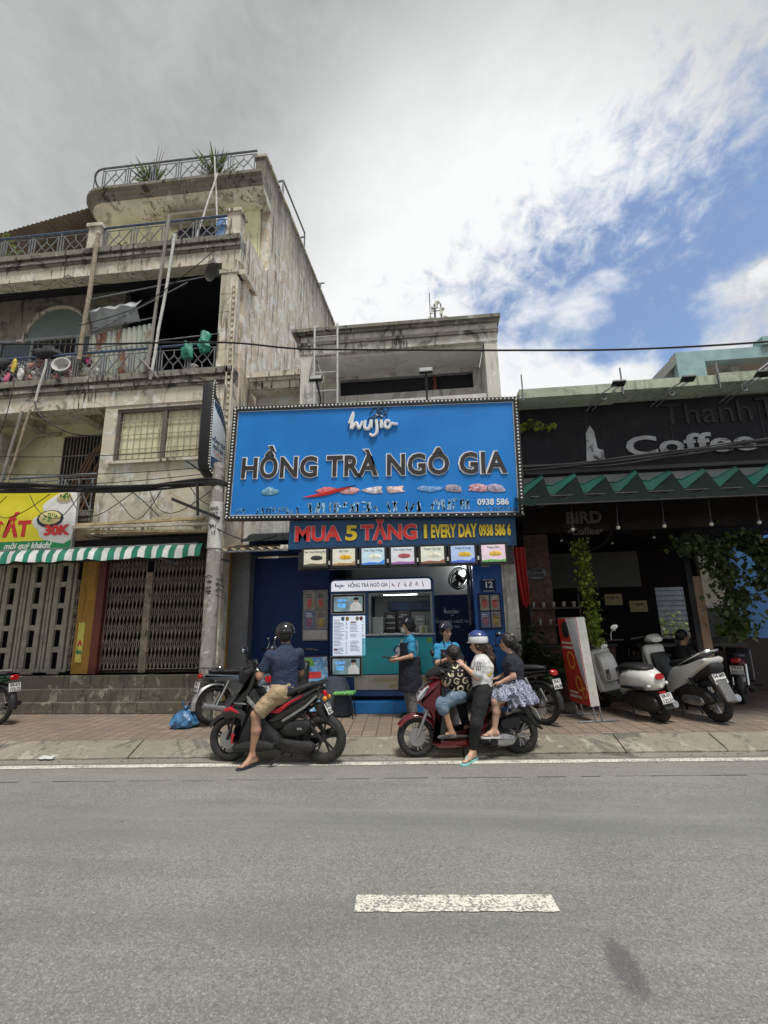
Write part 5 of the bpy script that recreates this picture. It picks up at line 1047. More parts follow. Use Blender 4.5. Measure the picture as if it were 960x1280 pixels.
# hanging bulbs under the awning and in the cafe
for k in range(6):
    x = 2.15 + k * .66; lb = 'small bulb on a short wire under the teal awning'
    t = thing('hanging_bulb', lb, 'light bulb', (x, 7.35, 2.95), 0, 'bulbs hanging under the awning'); mb = MB(); mb.tube([(0, 0, .06), (0.02, 0, .38)], .006, 5); mb.lathe([(.018, .02), (.02, .06), (.008, .08)], 8); mb.build('socket', M_black, t); mb = MB(); mb.ball((0, 0, 0), .03, n=10, m=7); mb.build('bulb', mat('bulb_glass', (.42, .4, .34), .2), t)
for k in range(8):
    t = thing('string_light', 'tiny clear bulb of a string along the cafe ceiling', 'light bulb', (2.3 + k * .52, 8.6 + .25 * (k % 3), 2.98), 0, 'string of bulbs inside the cafe'); mb = MB(); mb.tube([(0, 0, .05), (0, 0, .33)], .005, 5); mb.build('wire', M_black, t); mb = MB(); mb.ball((0, 0, 0), .026, n=8, m=6); mb.build('bulb', MATS['bulb_glass'], t)
# round and oval cafe signs
t = thing('round_cafe_sign', 'round wire ring sign with faint coffee lettering under the awning', 'sign', (2.45, 7.75, 3.1)); mb = MB(); mb.torus((0, 0, 0), .42, .012, 40, 6); mb.build('ring', M_brown, t)
text('lettering', 'BIRD', .26, mat('faint_bronze', (.045, .033, .026), .6, .2), t, (0, 0, .1), ext=.01, off=.01, world=False); text('lettering', '•Coffee•', .16, MATS['faint_bronze'], t, (0, 0, -.12), ext=.01, off=.004, world=False)
t = thing('oval_cafe_sign', 'small oval white lettered sign on the cafe brick column', 'sign', (2.05, 9.72, 2.52)); mb = MB(); mb.panel([(.2 * math.cos(q), .12 * math.sin(q)) for q in [i * .3927 for i in range(16)]], 0, .03, .005, 1); mb.build('plate', mat('oval_grey', (.20, .21, .22), .5), t)
text('lettering', 'STAR', .10, M_black, t, (0, -.006, .045), ext=.003, off=.004, world=False); text('lettering', 'COFFEE', .085, M_black, t, (0, -.006, -.045), ext=.003, off=.003, world=False)
for k, (x, z, lb) in enumerate(((4.3, 1.92, 'small yellowed notice on the dark cafe wall, plain lettered'), (4.85, 1.75, 'small yellowed notice on the dark cafe wall, nearer the opening'))):
    t = thing('notice', lb, 'notice', (x, 12.1, z)); mb = MB(); mb.box(-.2, .2, 0, .02, 0, .26); mb.build('sheet', mat('yellowed_paper', (.33, .27, .13), .7), t); worn_row(t, -.14, .14, .17, .06, M_ink, k + 40); 
# flood/arm lamps under the slab
for k, x in enumerate((2.95, 4.0, 5.1)):
    t = thing('arm_lamp', 'wire arm lamp bracket leaning out under the green roof slab', 'lamp', (x, 7.9, 5.18), 0, 'arm lamps over the black fascia'); mb = MB(); mb.tube([(-.2, .0, -.08), (-.1, -.45, .0), (.12, -.6, .1), (.2, -.55, .12)], .012, 6); mb.tube([(-.1, .0, -.08), (.0, -.4, .0), (.2, -.5, .1)], .010, 6); mb.torus((-.04, -.42, -.04), .04, .008, 16, 5); mb.build('arm', M_iron, t); mb = MB(); mb.cbox((.14, -.6, .1), .2, .12, .03, Matrix.Rotation(R(-20), 3, 'X')); mb.build('lamp_head', M_black, t)
# climbing plants
def vine(label, path, rad, n, size, seed, colr, g=None):
    rg = random.Random(seed); o0 = Vector(path[0]); t = thing('hanging_vine', label, 'plant', path[0], 0, g); P = smooth_pts([Vector(p) - o0 for p in path], 8, False); pts = []
    for i in range(n):
        p = P[rg.randrange(len(P))]; pts.append(p + Vector((rg.gauss(0, rad), rg.gauss(0, rad * .7), rg.gauss(0, rad * .6))))
    mb = MB(); leaf_cloud(mb, pts, size, rg, .6, .8); mb.build('foliage', leafmat('vine_%d' % seed, colr), t, flip=False)
    mb = MB(); mb.tube(P, .014, 5); mb.build('stem', mat('vine_stem', (.07, .05, .03), .8), t); return t
vine('yellow green creeper trailing down a post inside the coffee shop', [(2.56, 8.5, 2.95), (2.60, 8.5, 2.5), (2.62, 8.5, 2.0), (2.63, 8.48, 1.6), (2.66, 8.48, 1.25)], .068, 1000, .075, 61, (.20, .26, .035))
vine('dark leafy vine hanging over the tan corner post', [(4.25, 8.35, 2.85), (4.6, 8.35, 2.75), (4.75, 8.35, 2.35), (4.85, 8.35, 1.9), (4.8, 8.35, 1.45)], .15, 1300, .10, 62, (.055, .085, .02))
vine('dark leafy vine bunched in front of the bright blue wall', [(4.9, 8.3, 2.9), (5.3, 8.3, 2.75), (5.5, 8.3, 2.45), (5.45, 8.3, 2.1)], .14, 1100, .11, 63, (.05, .08, .02))
vine('sprig of bright leaves poking out from behind the blue sign', [(1.50, 7.86, 4.86), (1.75, 7.8, 4.9), (2.05, 7.78, 4.82)], .05, 70, .11, 64, (.25, .32, .05))
# potted plants and bits at the cafe entrance
shrub('potted_plant', 'bushy dark potted plant standing beside the leaning red poster stand', (1.86, 8.75, .15), (.34, .28, .42), 420, .15, 65, (.035, .06, .018), .26)
shrub('tall_potted_plant', 'tall dark leafy plant behind the girl in the ruffled skirt', (1.62, 8.35, .15), (.25, .2, .6), 260, .18, 66, (.03, .05, .018), .24)
mb = MB(); mb.ball((0, 0, .07), .13, .10, .10, 8, 5); o = mb.build('stone', mat('grey_stone', (.16, .14, .12), .9, 0, .3, 9)); o.location = (2.12, 8.45, .15); tag(o, 'rough grey stone lying by the foot of the poster stand', 'stone')
# red slanted poster stand
t = thing('poster_stand', 'leaning red poster stand with a thick pale edge on wire feet', 'poster stand', (2.2, 8.0, .15), R(-76))
mb = MB(); mb.T = (Matrix.Rotation(R(4), 4, 'X') @ Matrix.Diagonal((.8, 1, 1, 1))); mb.box(-.36, .36, -.02, .12, .22, 1.50); mb.build('box_frame', mat('white_frame', (.52, .51, .48), .5, 0, .1, 6, dirt=(.3, .27, .22)), t)
mb = MB(); mb.T = (Matrix.Rotation(R(4), 4, 'X') @ Matrix.Diagonal((.8, 1, 1, 1))); mb.box(-.355, .355, -.028, -.021, .225, 1.495); mb.build('red_poster', mat('poster_red', (.46, .035, .025), .45, 0, .15, 3), t)
mb = MB(); mb.T = (Matrix.Rotation(R(4), 4, 'X') @ Matrix.Diagonal((.8, 1, 1, 1))); mb.panel([(-.02, 1.49), (.35, 1.49), (.35, .45), (.22, .7), (.08, 1.1)], -.033, -.0285, .001, 1); mb.build('white_swash', M_white, t)
mb = MB(); mb.T = (Matrix.Rotation(R(4), 4, 'X') @ Matrix.Diagonal((.8, 1, 1, 1))); mb.panel([(-.1 + .13 * math.cos(q), 1.32 + .13 * math.sin(q)) for q in [i * .628 for i in range(10)]], -.036, -.034, .001, 2); mb.build('portrait_print', M_ink, t)
for x, z, r in ((.1, .52, .10), (-.05, .86, .12), (.26, .4, .07)): mb = MB(); mb.T = (Matrix.Rotation(R(4), 4, 'X') @ Matrix.Diagonal((.8, 1, 1, 1))); mb.torus((x, -.034, z), r, .016, 20, 5, .003); mb.build('ring_print', mat('print_orange', (.62, .30, .05), .5), t)
mb = MB(); mb.T = (Matrix.Rotation(R(4), 4, 'X') @ Matrix.Diagonal((.8, 1, 1, 1))); [mb.box(-.3, -.3 + w_, -.032, -.029, z, z + .035) for w_, z in ((.4, 1.10), (.45, 1.03), (.3, .36), (.42, .30))]; mb.build('text_print', mat('print_pale', (.6, .5, .42), .5), t)
mb = MB(); [mb.tube([(x, y, .26), (x + .02, y + .02, .02)], .013, 6) for x in (-.26, .26) for y in (.0, .1)]; mb.build('legs', M_iron, t)['kind'] = 'stuff'
for x in (-.26, .27): mb = MB(); mb.tube([(x, -.25, .015), (x, .4, .015)], .013, 6); mb.build('foot', M_iron, t)
# roof structures behind, right
tq = thing('rooftop_frame', 'pale turquoise concrete roof frame rising behind the black fascia', 'building', (8.4, 13.4, 5.4))
M_tq = mat('turquoise_paint', (.27, .42, .44), .7, 0, .15, 2, dirt=(.2, .28, .28)); M_tg = mat('grey_soffit', (.40, .41, .40), .8, 0, .1, 2)
mb = MB(); mb.box(7.15, 12, 13.0, 13.35, 8.62, 8.95); mb.box(7.15, 7.9, 13.0, 13.2, 6, 8.62); mb.build('front_frame', M_tq, tq, True)
mb = MB(); mb.box(7.2, 12, 13.36, 17, 8.62, 8.72); mb.box(7.15, 7.35, 13.36, 17, 8.1, 8.61); mb.box(8.8, 9.0, 13.36, 17, 8.3, 8.61); mb.build('beams', M_tg, tq, True)
mb = MB(); mb.add([(6.4, 14.2, 8.2), (7.15, 13.01, 8.9), (7.15, 13.4, 8.9), (6.4, 14.6, 8.2), (6.4, 14.2, 7.9), (7.15, 13.01, 8.6), (7.15, 13.4, 8.6), (6.4, 14.6, 7.9)], [(0, 1, 2, 3), (4, 5, 6, 7), (0, 1, 5, 4), (3, 2, 6, 7), (0, 3, 7, 4)]); mb.build('slanting_beam', M_tg, tq, True)
mb = MB(); mb.box(9.45, 9.75, 12.9, 13.3, 8.96, 9.2); mb.build('post_cap', M_tq, tq, True)
oh = thing('orange_house', 'orange rendered house corner with a stair rail on the roofline', 'building', (10.2, 12.6, .15))
mb = MB(); mb.add([(8.6, 12.4, 7.6), (10.2, 12.4, 8.75), (12.5, 12.4, 9), (12.5, 12.4, 5), (8.6, 12.4, 5), (8.6, 12.8, 7.6), (10.2, 12.8, 8.75), (12.5, 12.8, 9), (12.5, 12.8, 5), (8.6, 12.8, 5)], [(0, 1, 2, 3, 4), (5, 6, 7, 8, 9), (0, 1, 6, 5), (1, 2, 7, 6), (0, 4, 9, 5)]); mb.build('gable_wall', mat('orange_render', (.50, .27, .18), .8, 0, .15, 2), oh, True)
mb = MB(); mb.tube([(8.6, 12.35, 7.75), (10.2, 12.35, 8.9)], .03, 6); mb.tube([(8.6, 12.35, 7.65), (10.2, 12.35, 8.8)], .02, 6); mb.build('stair_rail', M_iron, oh, True)

# cafe furniture: dark tables and chairs, a shelf of cups
M_wood = mat('dark_table_wood', (.045, .026, .016), .45, 0, .3, 6)
def cafe_table(x, y, lb):
    t = thing('cafe_table', lb, 'table', (x, y, .16)); mb = MB(); mb.lathe([(0, .70), (.32, .70), (.33, .715), (.32, .73), (0, .73)], 24); mb.build('tabletop', M_wood, t); mb = MB(); mb.lathe([(.2, 0), (.19, .02), (.03, .04), (.025, .69)], 14); mb.build('pedestal', M_black, t)
    return t
def cafe_chair(x, y, rz, lb):
    t = thing('cafe_chair', lb, 'chair', (x, y, .16), rz, 'wooden chairs in the cafe'); mb = MB(); mb.rbox(-.2, .2, -.2, .2, .43, .46, .01); mb.build('seat', M_wood, t); mb = MB(); [mb.bar((-.19, q, .46), (-.22, q, .86), .025) for q in (-.17, 0, .17)]; mb.bar((-.22, -.19, .85), (-.22, .19, .85), .03, .08); mb.build('backrest', M_wood, t)
    for a in (-.17, .17):
        for b in (-.17, .17): mb = MB(); mb.bar((a, b, 0), (a, b, .43), .03); mb.build('leg', M_wood, t)
cafe_table(4.75, 10.3, 'round dark cafe table near the corner post'); cafe_table(3.5, 11.2, 'round dark cafe table at the back of the cafe')
for x, y, rz, lb in ((4.25, 10.4, 0, 'dark wooden cafe chair facing the corner post'), (5.25, 10.2, 3.0, 'dark wooden cafe chair between the table and the lane'), (3.0, 11.3, .2, 'dark wooden cafe chair against the back wall'), (4.05, 11.2, 3.3, 'dark wooden cafe chair under the notices')): cafe_chair(x, y, rz, lb)
t = thing('cup_shelf', 'shelf of pale cups and jars over the cafe counter', 'shelf', (2.3, 9.55, 1.5)); mb = MB(); mb.box(-.45, .45, 0, .2, 0, .03); mb.box(-.45, .45, 0, .2, .32, .35); mb.box(-.47, -.45, 0, .2, -.35, .6); mb.box(.45, .47, 0, .2, -.35, .6); mb.build('frame', M_wood, t)
for i in range(9): mb = MB(); mb.lathe([(.03, 0), (.04, .1), (.036, .1), (.026, .01)], 10, (-.38 + i * .095, .08, .031 if i % 2 else .351)); mb.build('cup', mat('pale_cup', (.42, .40, .36), .4), t)
# ------------------------------------------------------------------ motorbikes
M_tyre = mat('tyre_rubber', (.018, .018, .018), .8, 0, .3, 12, .4, 90, dirt=(.08, .07, .06), dirt_amt=.5)
M_bk = mat('black_trim', (.014, .014, .015), .5, 0, .25, 10, dirt=(.05, .047, .042), dirt_amt=.35)
M_gloss = mat('gloss_black_paint', (.009, .009, .010), .16, 0, .12, 5, coat=1., dirt=(.03, .028, .026), dirt_amt=.12)
M_seat = mat('black_vinyl', (.016, .016, .017), .55, 0, .2, 12, .25, 140)
M_alu = mat('cast_aluminium', (.42, .42, .42), .38, .8, .2, 9, dirt=(.15, .14, .12), dirt_amt=.5)
M_chr = mat('chrome', (.62, .62, .62), .15, 1, .1, 6)
M_dk = mat('dark_engine', (.035, .034, .034), .5, .4, .3, 9, dirt=(.10, .09, .08), dirt_amt=.5)
M_red = mat('dark_red_paint', (.125, .008, .014), .2, .15, .12, 4, coat=.7, dirt=(.12, .06, .05), dirt_amt=.15)
M_wht = mat('white_paint', (.66, .655, .62), .25, 0, .05, 3, coat=.6, dirt=(.42, .4, .36), dirt_amt=.3)
M_redst = mat('red_decal', (.50, .012, .03), .35, 0, .15, 5)
M_lamp = mat('red_lens', (.42, .006, .01), .15, 0, .25, 25, coat=.5); M_amb = mat('amber_lens', (.62, .26, .02), .2)
M_clear = glassy('clear_lens', (.45, .47, .48), .08)
M_plate = mat('plate_white', (.66, .66, .62), .5, 0, .06, 8, dirt=(.4, .38, .33), dirt_amt=.3); M_pt = mat('plate_ink', (.02, .02, .022), .6); M_mir = mat('mirror_glass', (.75, .78, .8), .05, 1, .02)
M_caliper = mat('red_caliper', (.5, .02, .02), .4)
def wheel(t, x, R_, r, name, spokes=5, rimm=M_alu, disc=True, sy=1, ring=None, wire=0):
    w_ = MB(); rr = R_ - r * 1.5
    w_.torus((x, 0, R_), rr, .014, 36, 8, r * .62); w_.lathe([(.0, -.05), (.035, -.05), (.042, 0), (.035, .05), (0, .05)], 14, (x, 0, R_), Matrix.Rotation(R(90), 3, 'X'))
    if wire:
        for i in range(wire):
            a = 2 * math.pi * i / wire; s_ = 1 if i % 2 else -1; w_.tube([(x + .035 * math.cos(a), .03 * s_, R_ + .035 * math.sin(a)), (x + rr * math.cos(a + .35 * s_), 0, R_ + rr * math.sin(a + .35 * s_))], .0028, 4)
    else:
        for i in range(spokes):
            a = 2 * math.pi * i / spokes + .3
            for da in (-.16, .16): w_.bar((x + .03 * math.cos(a), 0, R_ + .03 * math.sin(a)), (x + rr * math.cos(a + da), 0, R_ + rr * math.sin(a + da)), .018, .03, (0, 1, 0))
    o = w_.build(name, rimm, t)
    ty = MB(); n, m = 44, 12
    ty.torus((x, 0, R_), R_ - r, r, n, m, r * .92); ty.build('tyre', M_tyre, o)
    if disc:
        d = MB(); Mx = Matrix.Rotation(R(90), 3, 'X'); d.lathe([(.055, -.002), (.105, -.002), (.105, .002), (.055, .002)], 28, (x, .055 * sy, R_), Mx); d.build('brake_disc', mat('disc_steel', (.4, .4, .4), .3, .9), o)
    return o
def plate(t, c, rx, l1, l2, rz=-90, wd=.19, ht=.14):
    """rear number plate, face pointing backwards (-x), leaning by rx"""
    from mathutils import Euler
    M4 = Matrix.Translation(c) @ Matrix.Rotation(R(rz), 4, 'Z') @ Matrix.Rotation(R(rx), 4, 'X')
    mb = MB(); mb.T = M4; mb.rbox(-wd / 2, wd / 2, -.004, .004, -ht / 2, ht / 2, .003); o = mb.build('number_plate', M_plate, t)
    for s_, z in ((l1, ht * .23), (l2, -ht * .23)):
        q = text('plate_number', s_, ht * .46, M_pt, o, (0, 0, 0), ext=.001, off=.0015, world=False); q.data.transform(M4 @ Matrix.Translation((0, -.0055, z)))
    mb = MB(); mb.T = M4
    for a in ((-wd / 2 + .004, wd / 2 - .004, -.0062, -.0045, ht / 2 - .008, ht / 2 - .005), (-wd / 2 + .004, wd / 2 - .004, -.0062, -.0045, -ht / 2 + .005, -ht / 2 + .008)): mb.box(*a)
    mb.build('plate_border', M_pt, o); return o
def bars(t, x, z, wd=.33, m=M_bk, rise=.04, back=.06, mirror=None, ang=0., mm=M_bk, mh=.17):
    """handlebar with grips, levers and mirrors"""
    Mr = Matrix.Translation((x, 0, z)) @ Matrix.Rotation(ang, 4, 'Z'); g_ = MB(); g_.T = Mr
    g_.tube(smooth_pts([(-back, -wd, rise * .6), (-back * .6, -wd * .55, rise), (.0, 0, .0), (-back * .6, wd * .55, rise), (-back, wd, rise * .6)], 5, False), .012, 8); o = g_.build('handlebar', M_dk, t)
    for s_ in (-1, 1):
        q = MB(); q.T = Mr; q.tube([(-back * .75, s_ * wd * .68, rise * .85), (-back, s_ * wd, rise * .6), (-back * 1.06, s_ * (wd + .03), rise * .5)], [.018, .018, .02], 10); q.build('grip', m, o)
        q = MB(); q.T = Mr; q.tube([(-back * .55, s_ * wd * .55, rise * .8), (.02, s_ * wd * .62, rise * .7), (.01, s_ * wd * .95, rise * .45)], [.008, .007, .005], 6); q.build('brake_lever', M_alu, o)
        if mirror:
            q = MB(); q.T = Mr; y0 = s_ * wd * .55; q.tube(smooth_pts([(-.02, y0, rise), (.02, y0 + s_ * .03, rise + mh * .6), (.0, y0 + s_ * .08, rise + mh)], 4, False), .006, 6); mi = q.build('mirror', mm, t)
            q = MB(); q.T = Mr; q.panel([(y0 + s_ * .10 + .065 * math.cos(a), rise + mh + .025 + .042 * math.sin(a) + .01 * math.cos(a) * s_) for a in [i * .628 for i in range(10)]], -.01, .018, .009, 2, 'yz'); q.build('mirror_shell', mm, mi)
            q = MB(); q.T = Mr; q.panel([(y0 + s_ * .10 + .056 * math.cos(a), rise + mh + .025 + .034 * math.sin(a)) for a in [i * .628 for i in range(10)]], -.013, -.0105, .001, 2, 'yz'); q.build('mirror_face', M_mir, mi)
    return o
def P_(t, name, m, pts, y0, y1, bev=.014, sub=3, both=False, par=None):
    mb = MB(); mb.panel(pts, y0, y1, bev, sub)
    if both: mb.panel(pts, -y1, -y0, bev, sub)
    return mb.build(name, m, par or t)
def sec(x, z, hw, hh, tilt=0., n=14, sq=2.6, yc=0):
    """superellipse section across the bike"""
    ring = []
    for i in range(n):
        a = 2 * math.pi * i / n; c, s_ = math.cos(a), math.sin(a); f = (abs(c) ** sq + abs(s_) ** sq) ** (-1 / sq); dz = s_ * f * hh
        ring.append((x - dz * math.sin(tilt), yc + c * f * hw, z + dz * math.cos(tilt)))
    return ring
def L_(t, name, m, secs, par=None, **k):
    mb = MB(); mb.loft([sec(*s_, **k) for s_ in secs]); return mb.build(name, m, par or t, ang=50)
def fork(t, x, R_, top, m=M_alu, y=.075, r=.017, name='fork'):
    mb = MB(); [mb.tube([(x, s_ * y, R_), top and (top[0], s_ * y, top[1])], r, 8) for s_ in (-1, 1)]; return mb.build(name, m, t)
def fender(t, x, R_, a0, a1, m, wd=.06, gap=.03, name='front_fender', tail=0):
    mb = MB(); rings = []; n = 14
    for i in range(n + 1):
        a = R(a0 + (a1 - a0) * i / n); ring = []
        for j in range(7):
            b = math.pi * j / 6; rr = R_ + gap + .045 * math.sin(b) - .02; ring.append((x + rr * math.cos(a), wd * math.cos(b), R_ + rr * math.sin(a)))
        for j in range(6, -1, -1):
            b = math.pi * j / 6; rr = R_ + gap - .03 + .045 * math.sin(b); ring.append((x + rr * math.cos(a), (wd - .006) * math.cos(b), R_ + rr * math.sin(a)))
        rings.append(ring)
    mb.loft(rings); return mb.build(name, m, t)

# ---- black and red sport scooter (the man's)
def black_scooter():
    t = thing('scooter', 'black sporty scooter with red flashes, ridden by the man in the navy shirt', 'scooter', (-2.0, 6.17, 0), R(180 - 4))
    X = lambda zx, zy: ((505 - zx) / 480, (885 - zy) / 480); Q = lambda *p: [X(*q) for q in p]
    xf, xr = .61, -.605
    wheel(t, xr, .285, .062, 'rear_wheel', 5, mat('dark_rim', (.05, .05, .052), .4, .6), False)
    f = wheel(t, xf, .265, .05, 'front_wheel', 5, MATS['dark_rim'], True)
    mb = MB(); mb.rbox(xf - .12, xf - .05, .04, .085, .22, .33, .01); mb.build('brake_caliper', M_caliper, t)
    fork(t, xf, .265, (.47, .66), M_dk); fender(t, xf, .265, 28, 165, M_bk, .055, .028)
    # body
    P_(t, 'nose_fairing', M_gloss, Q((188, 600), (205, 545), (250, 490), (318, 448), (352, 352), (398, 348), (392, 410), (372, 470), (330, 545), (300, 600), (230, 625)), -.12, .12, .06)
    P_(t, 'front_cowl', M_gloss, Q((185, 598), (240, 570), (330, 590), (345, 650), (300, 700), (275, 780), (300, 640), (210, 640)), -.15, .15, .03)
    P_(t, 'leg_shield', M_bk, Q((330, 540), (372, 470), (420, 500), (470, 640), (560, 740), (545, 800), (330, 800), (270, 790), (300, 690), (345, 600)), -.15, .15, .05)
    P_(t, 'side_flash', M_redst, Q((196, 588), (240, 568), (300, 600), (285, 606), (240, 590), (215, 598)), .118, .156, .006, 1, True)
    P_(t, 'floor_rail', M_bk, Q((285, 775), (420, 745), (530, 770), (500, 800), (300, 812)), -.21, .21, .03)
    P_(t, 'rear_body', M_gloss, Q((440, 645), (480, 600), (530, 560), (640, 500), (760, 455), (800, 462), (790, 500), (725, 570), (620, 610), (555, 645), (500, 660)), -.135, .135, .06)
    P_(t, 'body_flash', M_redst, Q((480, 600), (540, 575), (620, 530), (690, 500), (685, 512), (620, 545), (545, 603)), .122, .142, .004, 1, True)
    P_(t, 'lower_panel', M_bk, Q((470, 650), (560, 625), (690, 575), (730, 580), (650, 630), (560, 690), (500, 690)), -.11, .11, .03)
    L_(t, 'seat', M_seat, [((505 - a) / 480, (885 - b) / 480, hw, hh) for a, b, hw, hh in ((440, 570, .05, .03), (480, 548, .10, .055), (560, 510, .13, .062), (640, 478, .13, .05), (720, 455, .11, .045), (785, 445, .06, .02))])
    mb = MB()
    for s_ in (-1, 1): mb.tube(smooth_pts([(X(660, 490)[0], s_ * .14, X(660, 490)[1]), (X(740, 455)[0], s_ * .15, X(740, 455)[1] + .02), (X(800, 437)[0], s_ * .09, X(800, 437)[1] + .01)], 4, False), .014, 7)
    mb.tube([(X(800, 437)[0], -.09, X(800, 437)[1] + .01), (X(800, 437)[0], .09, X(800, 437)[1] + .01)], .014, 7); mb.build('grab_rail', M_bk, t)
    L_(t, 'tail_light', M_lamp, [(-.60, .83, .055, .02), (-.63, .80, .07, .03), (-.655, .77, .05, .02)]); mb = MB(); [mb.ball((-.645, s_ * .085, .75), .03, .02, .03, 8, 6) for s_ in (-1, 1)]; mb.build('indicator', M_amb, t)
    P_(t, 'step_plate', M_alu, Q((345, 505), (360, 515), (430, 590), (420, 600), (350, 540)), .145, .165, .004, 1, True); P_(t, 'tail_trim', M_alu, Q((560, 640), (700, 560), (770, 500), (775, 512), (705, 574), (570, 652)), .105, .138, .004, 1, True); P_(t, 'cowl_trim', M_alu, Q((262, 545), (330, 548), (345, 556), (270, 553)), .13, .158, .003, 1, True)
    P_(t, 'rear_mudguard', M_bk, Q((740, 560), (790, 560), (830, 640), (885, 690), (878, 712), (820, 660), (775, 620)), -.06, .06, .02); plate(t, (-.672, 0, .625), -28, '59-X3', '457.18')
    P_(t, 'engine_cover', M_dk, Q((540, 750), (580, 735), (660, 745), (745, 760), (760, 790), (720, 822), (640, 825), (560, 805)), .03, .15, .04); P_(t, 'air_box', M_bk, Q((570, 690), (600, 655), (680, 640), (735, 655), (730, 690), (680, 722), (600, 725)), .04, .16, .03)
    mb = MB(); mb.rbox(X(690, 690)[0], X(660, 680)[0], .158, .164, X(690, 690)[1], X(660, 678)[1], .002); mb.build('badge', M_alu, t)
    P_(t, 'engine_block', M_dk, Q((480, 700), (560, 670), (650, 720), (650, 800), (540, 820), (480, 780)), -.12, .05, .03)
    mb = MB(); mb.tube(smooth_pts([(-.1, -.1, .2), (-.3, -.15, .16), (-.5, -.17, .26), (-.78, -.18, .36)], 4, False), [.02] * 5 + [.03] + [.055] * 6 + [.05], 12); mb.build('exhaust', M_dk, t)
    mb = MB(); [mb.tube([(-.36, s_ * .10, .58), (xr, s_ * .11, .30)], .022, 8) for s_ in (-1, 1)]; mb.torus((-.48, .1, .45), .04, .01, 12, 5); mb.build('rear_shock', mat('shock_black', (.03, .03, .032), .4, .5), t)
    mb = MB(); mb.bar((-.05, .15, .25), (-.05, .28, .22), .03); mb.bar((-.16, .05, .16), (-.02, .2, .03), .02); mb.build('footpeg_and_stand', M_dk, t)
    mb = MB(); mb.panel([(.30, .98), (.44, .90), (.50, 1.02), (.36, 1.20), (.30, 1.18)], -.09, .09, .02, 2); mb.build('windscreen', glassy('smoked_screen', (.02, .02, .022), .08), t)
    L_(t, 'handlebar_cowl', M_gloss, [(.20, 1.06, .10, .04), (.30, 1.09, .13, .06), (.40, 1.05, .10, .05)]); bars(t, .26, 1.10, .33, M_bk, .05, .07, True, R(-16), M_bk, .16)
    L_(t, 'headlight', M_clear, [(.56, .78, .05, .03, .8), (.61, .74, .10, .04, .8), (.645, .68, .07, .02, .8)])
    return t
black_scooter()
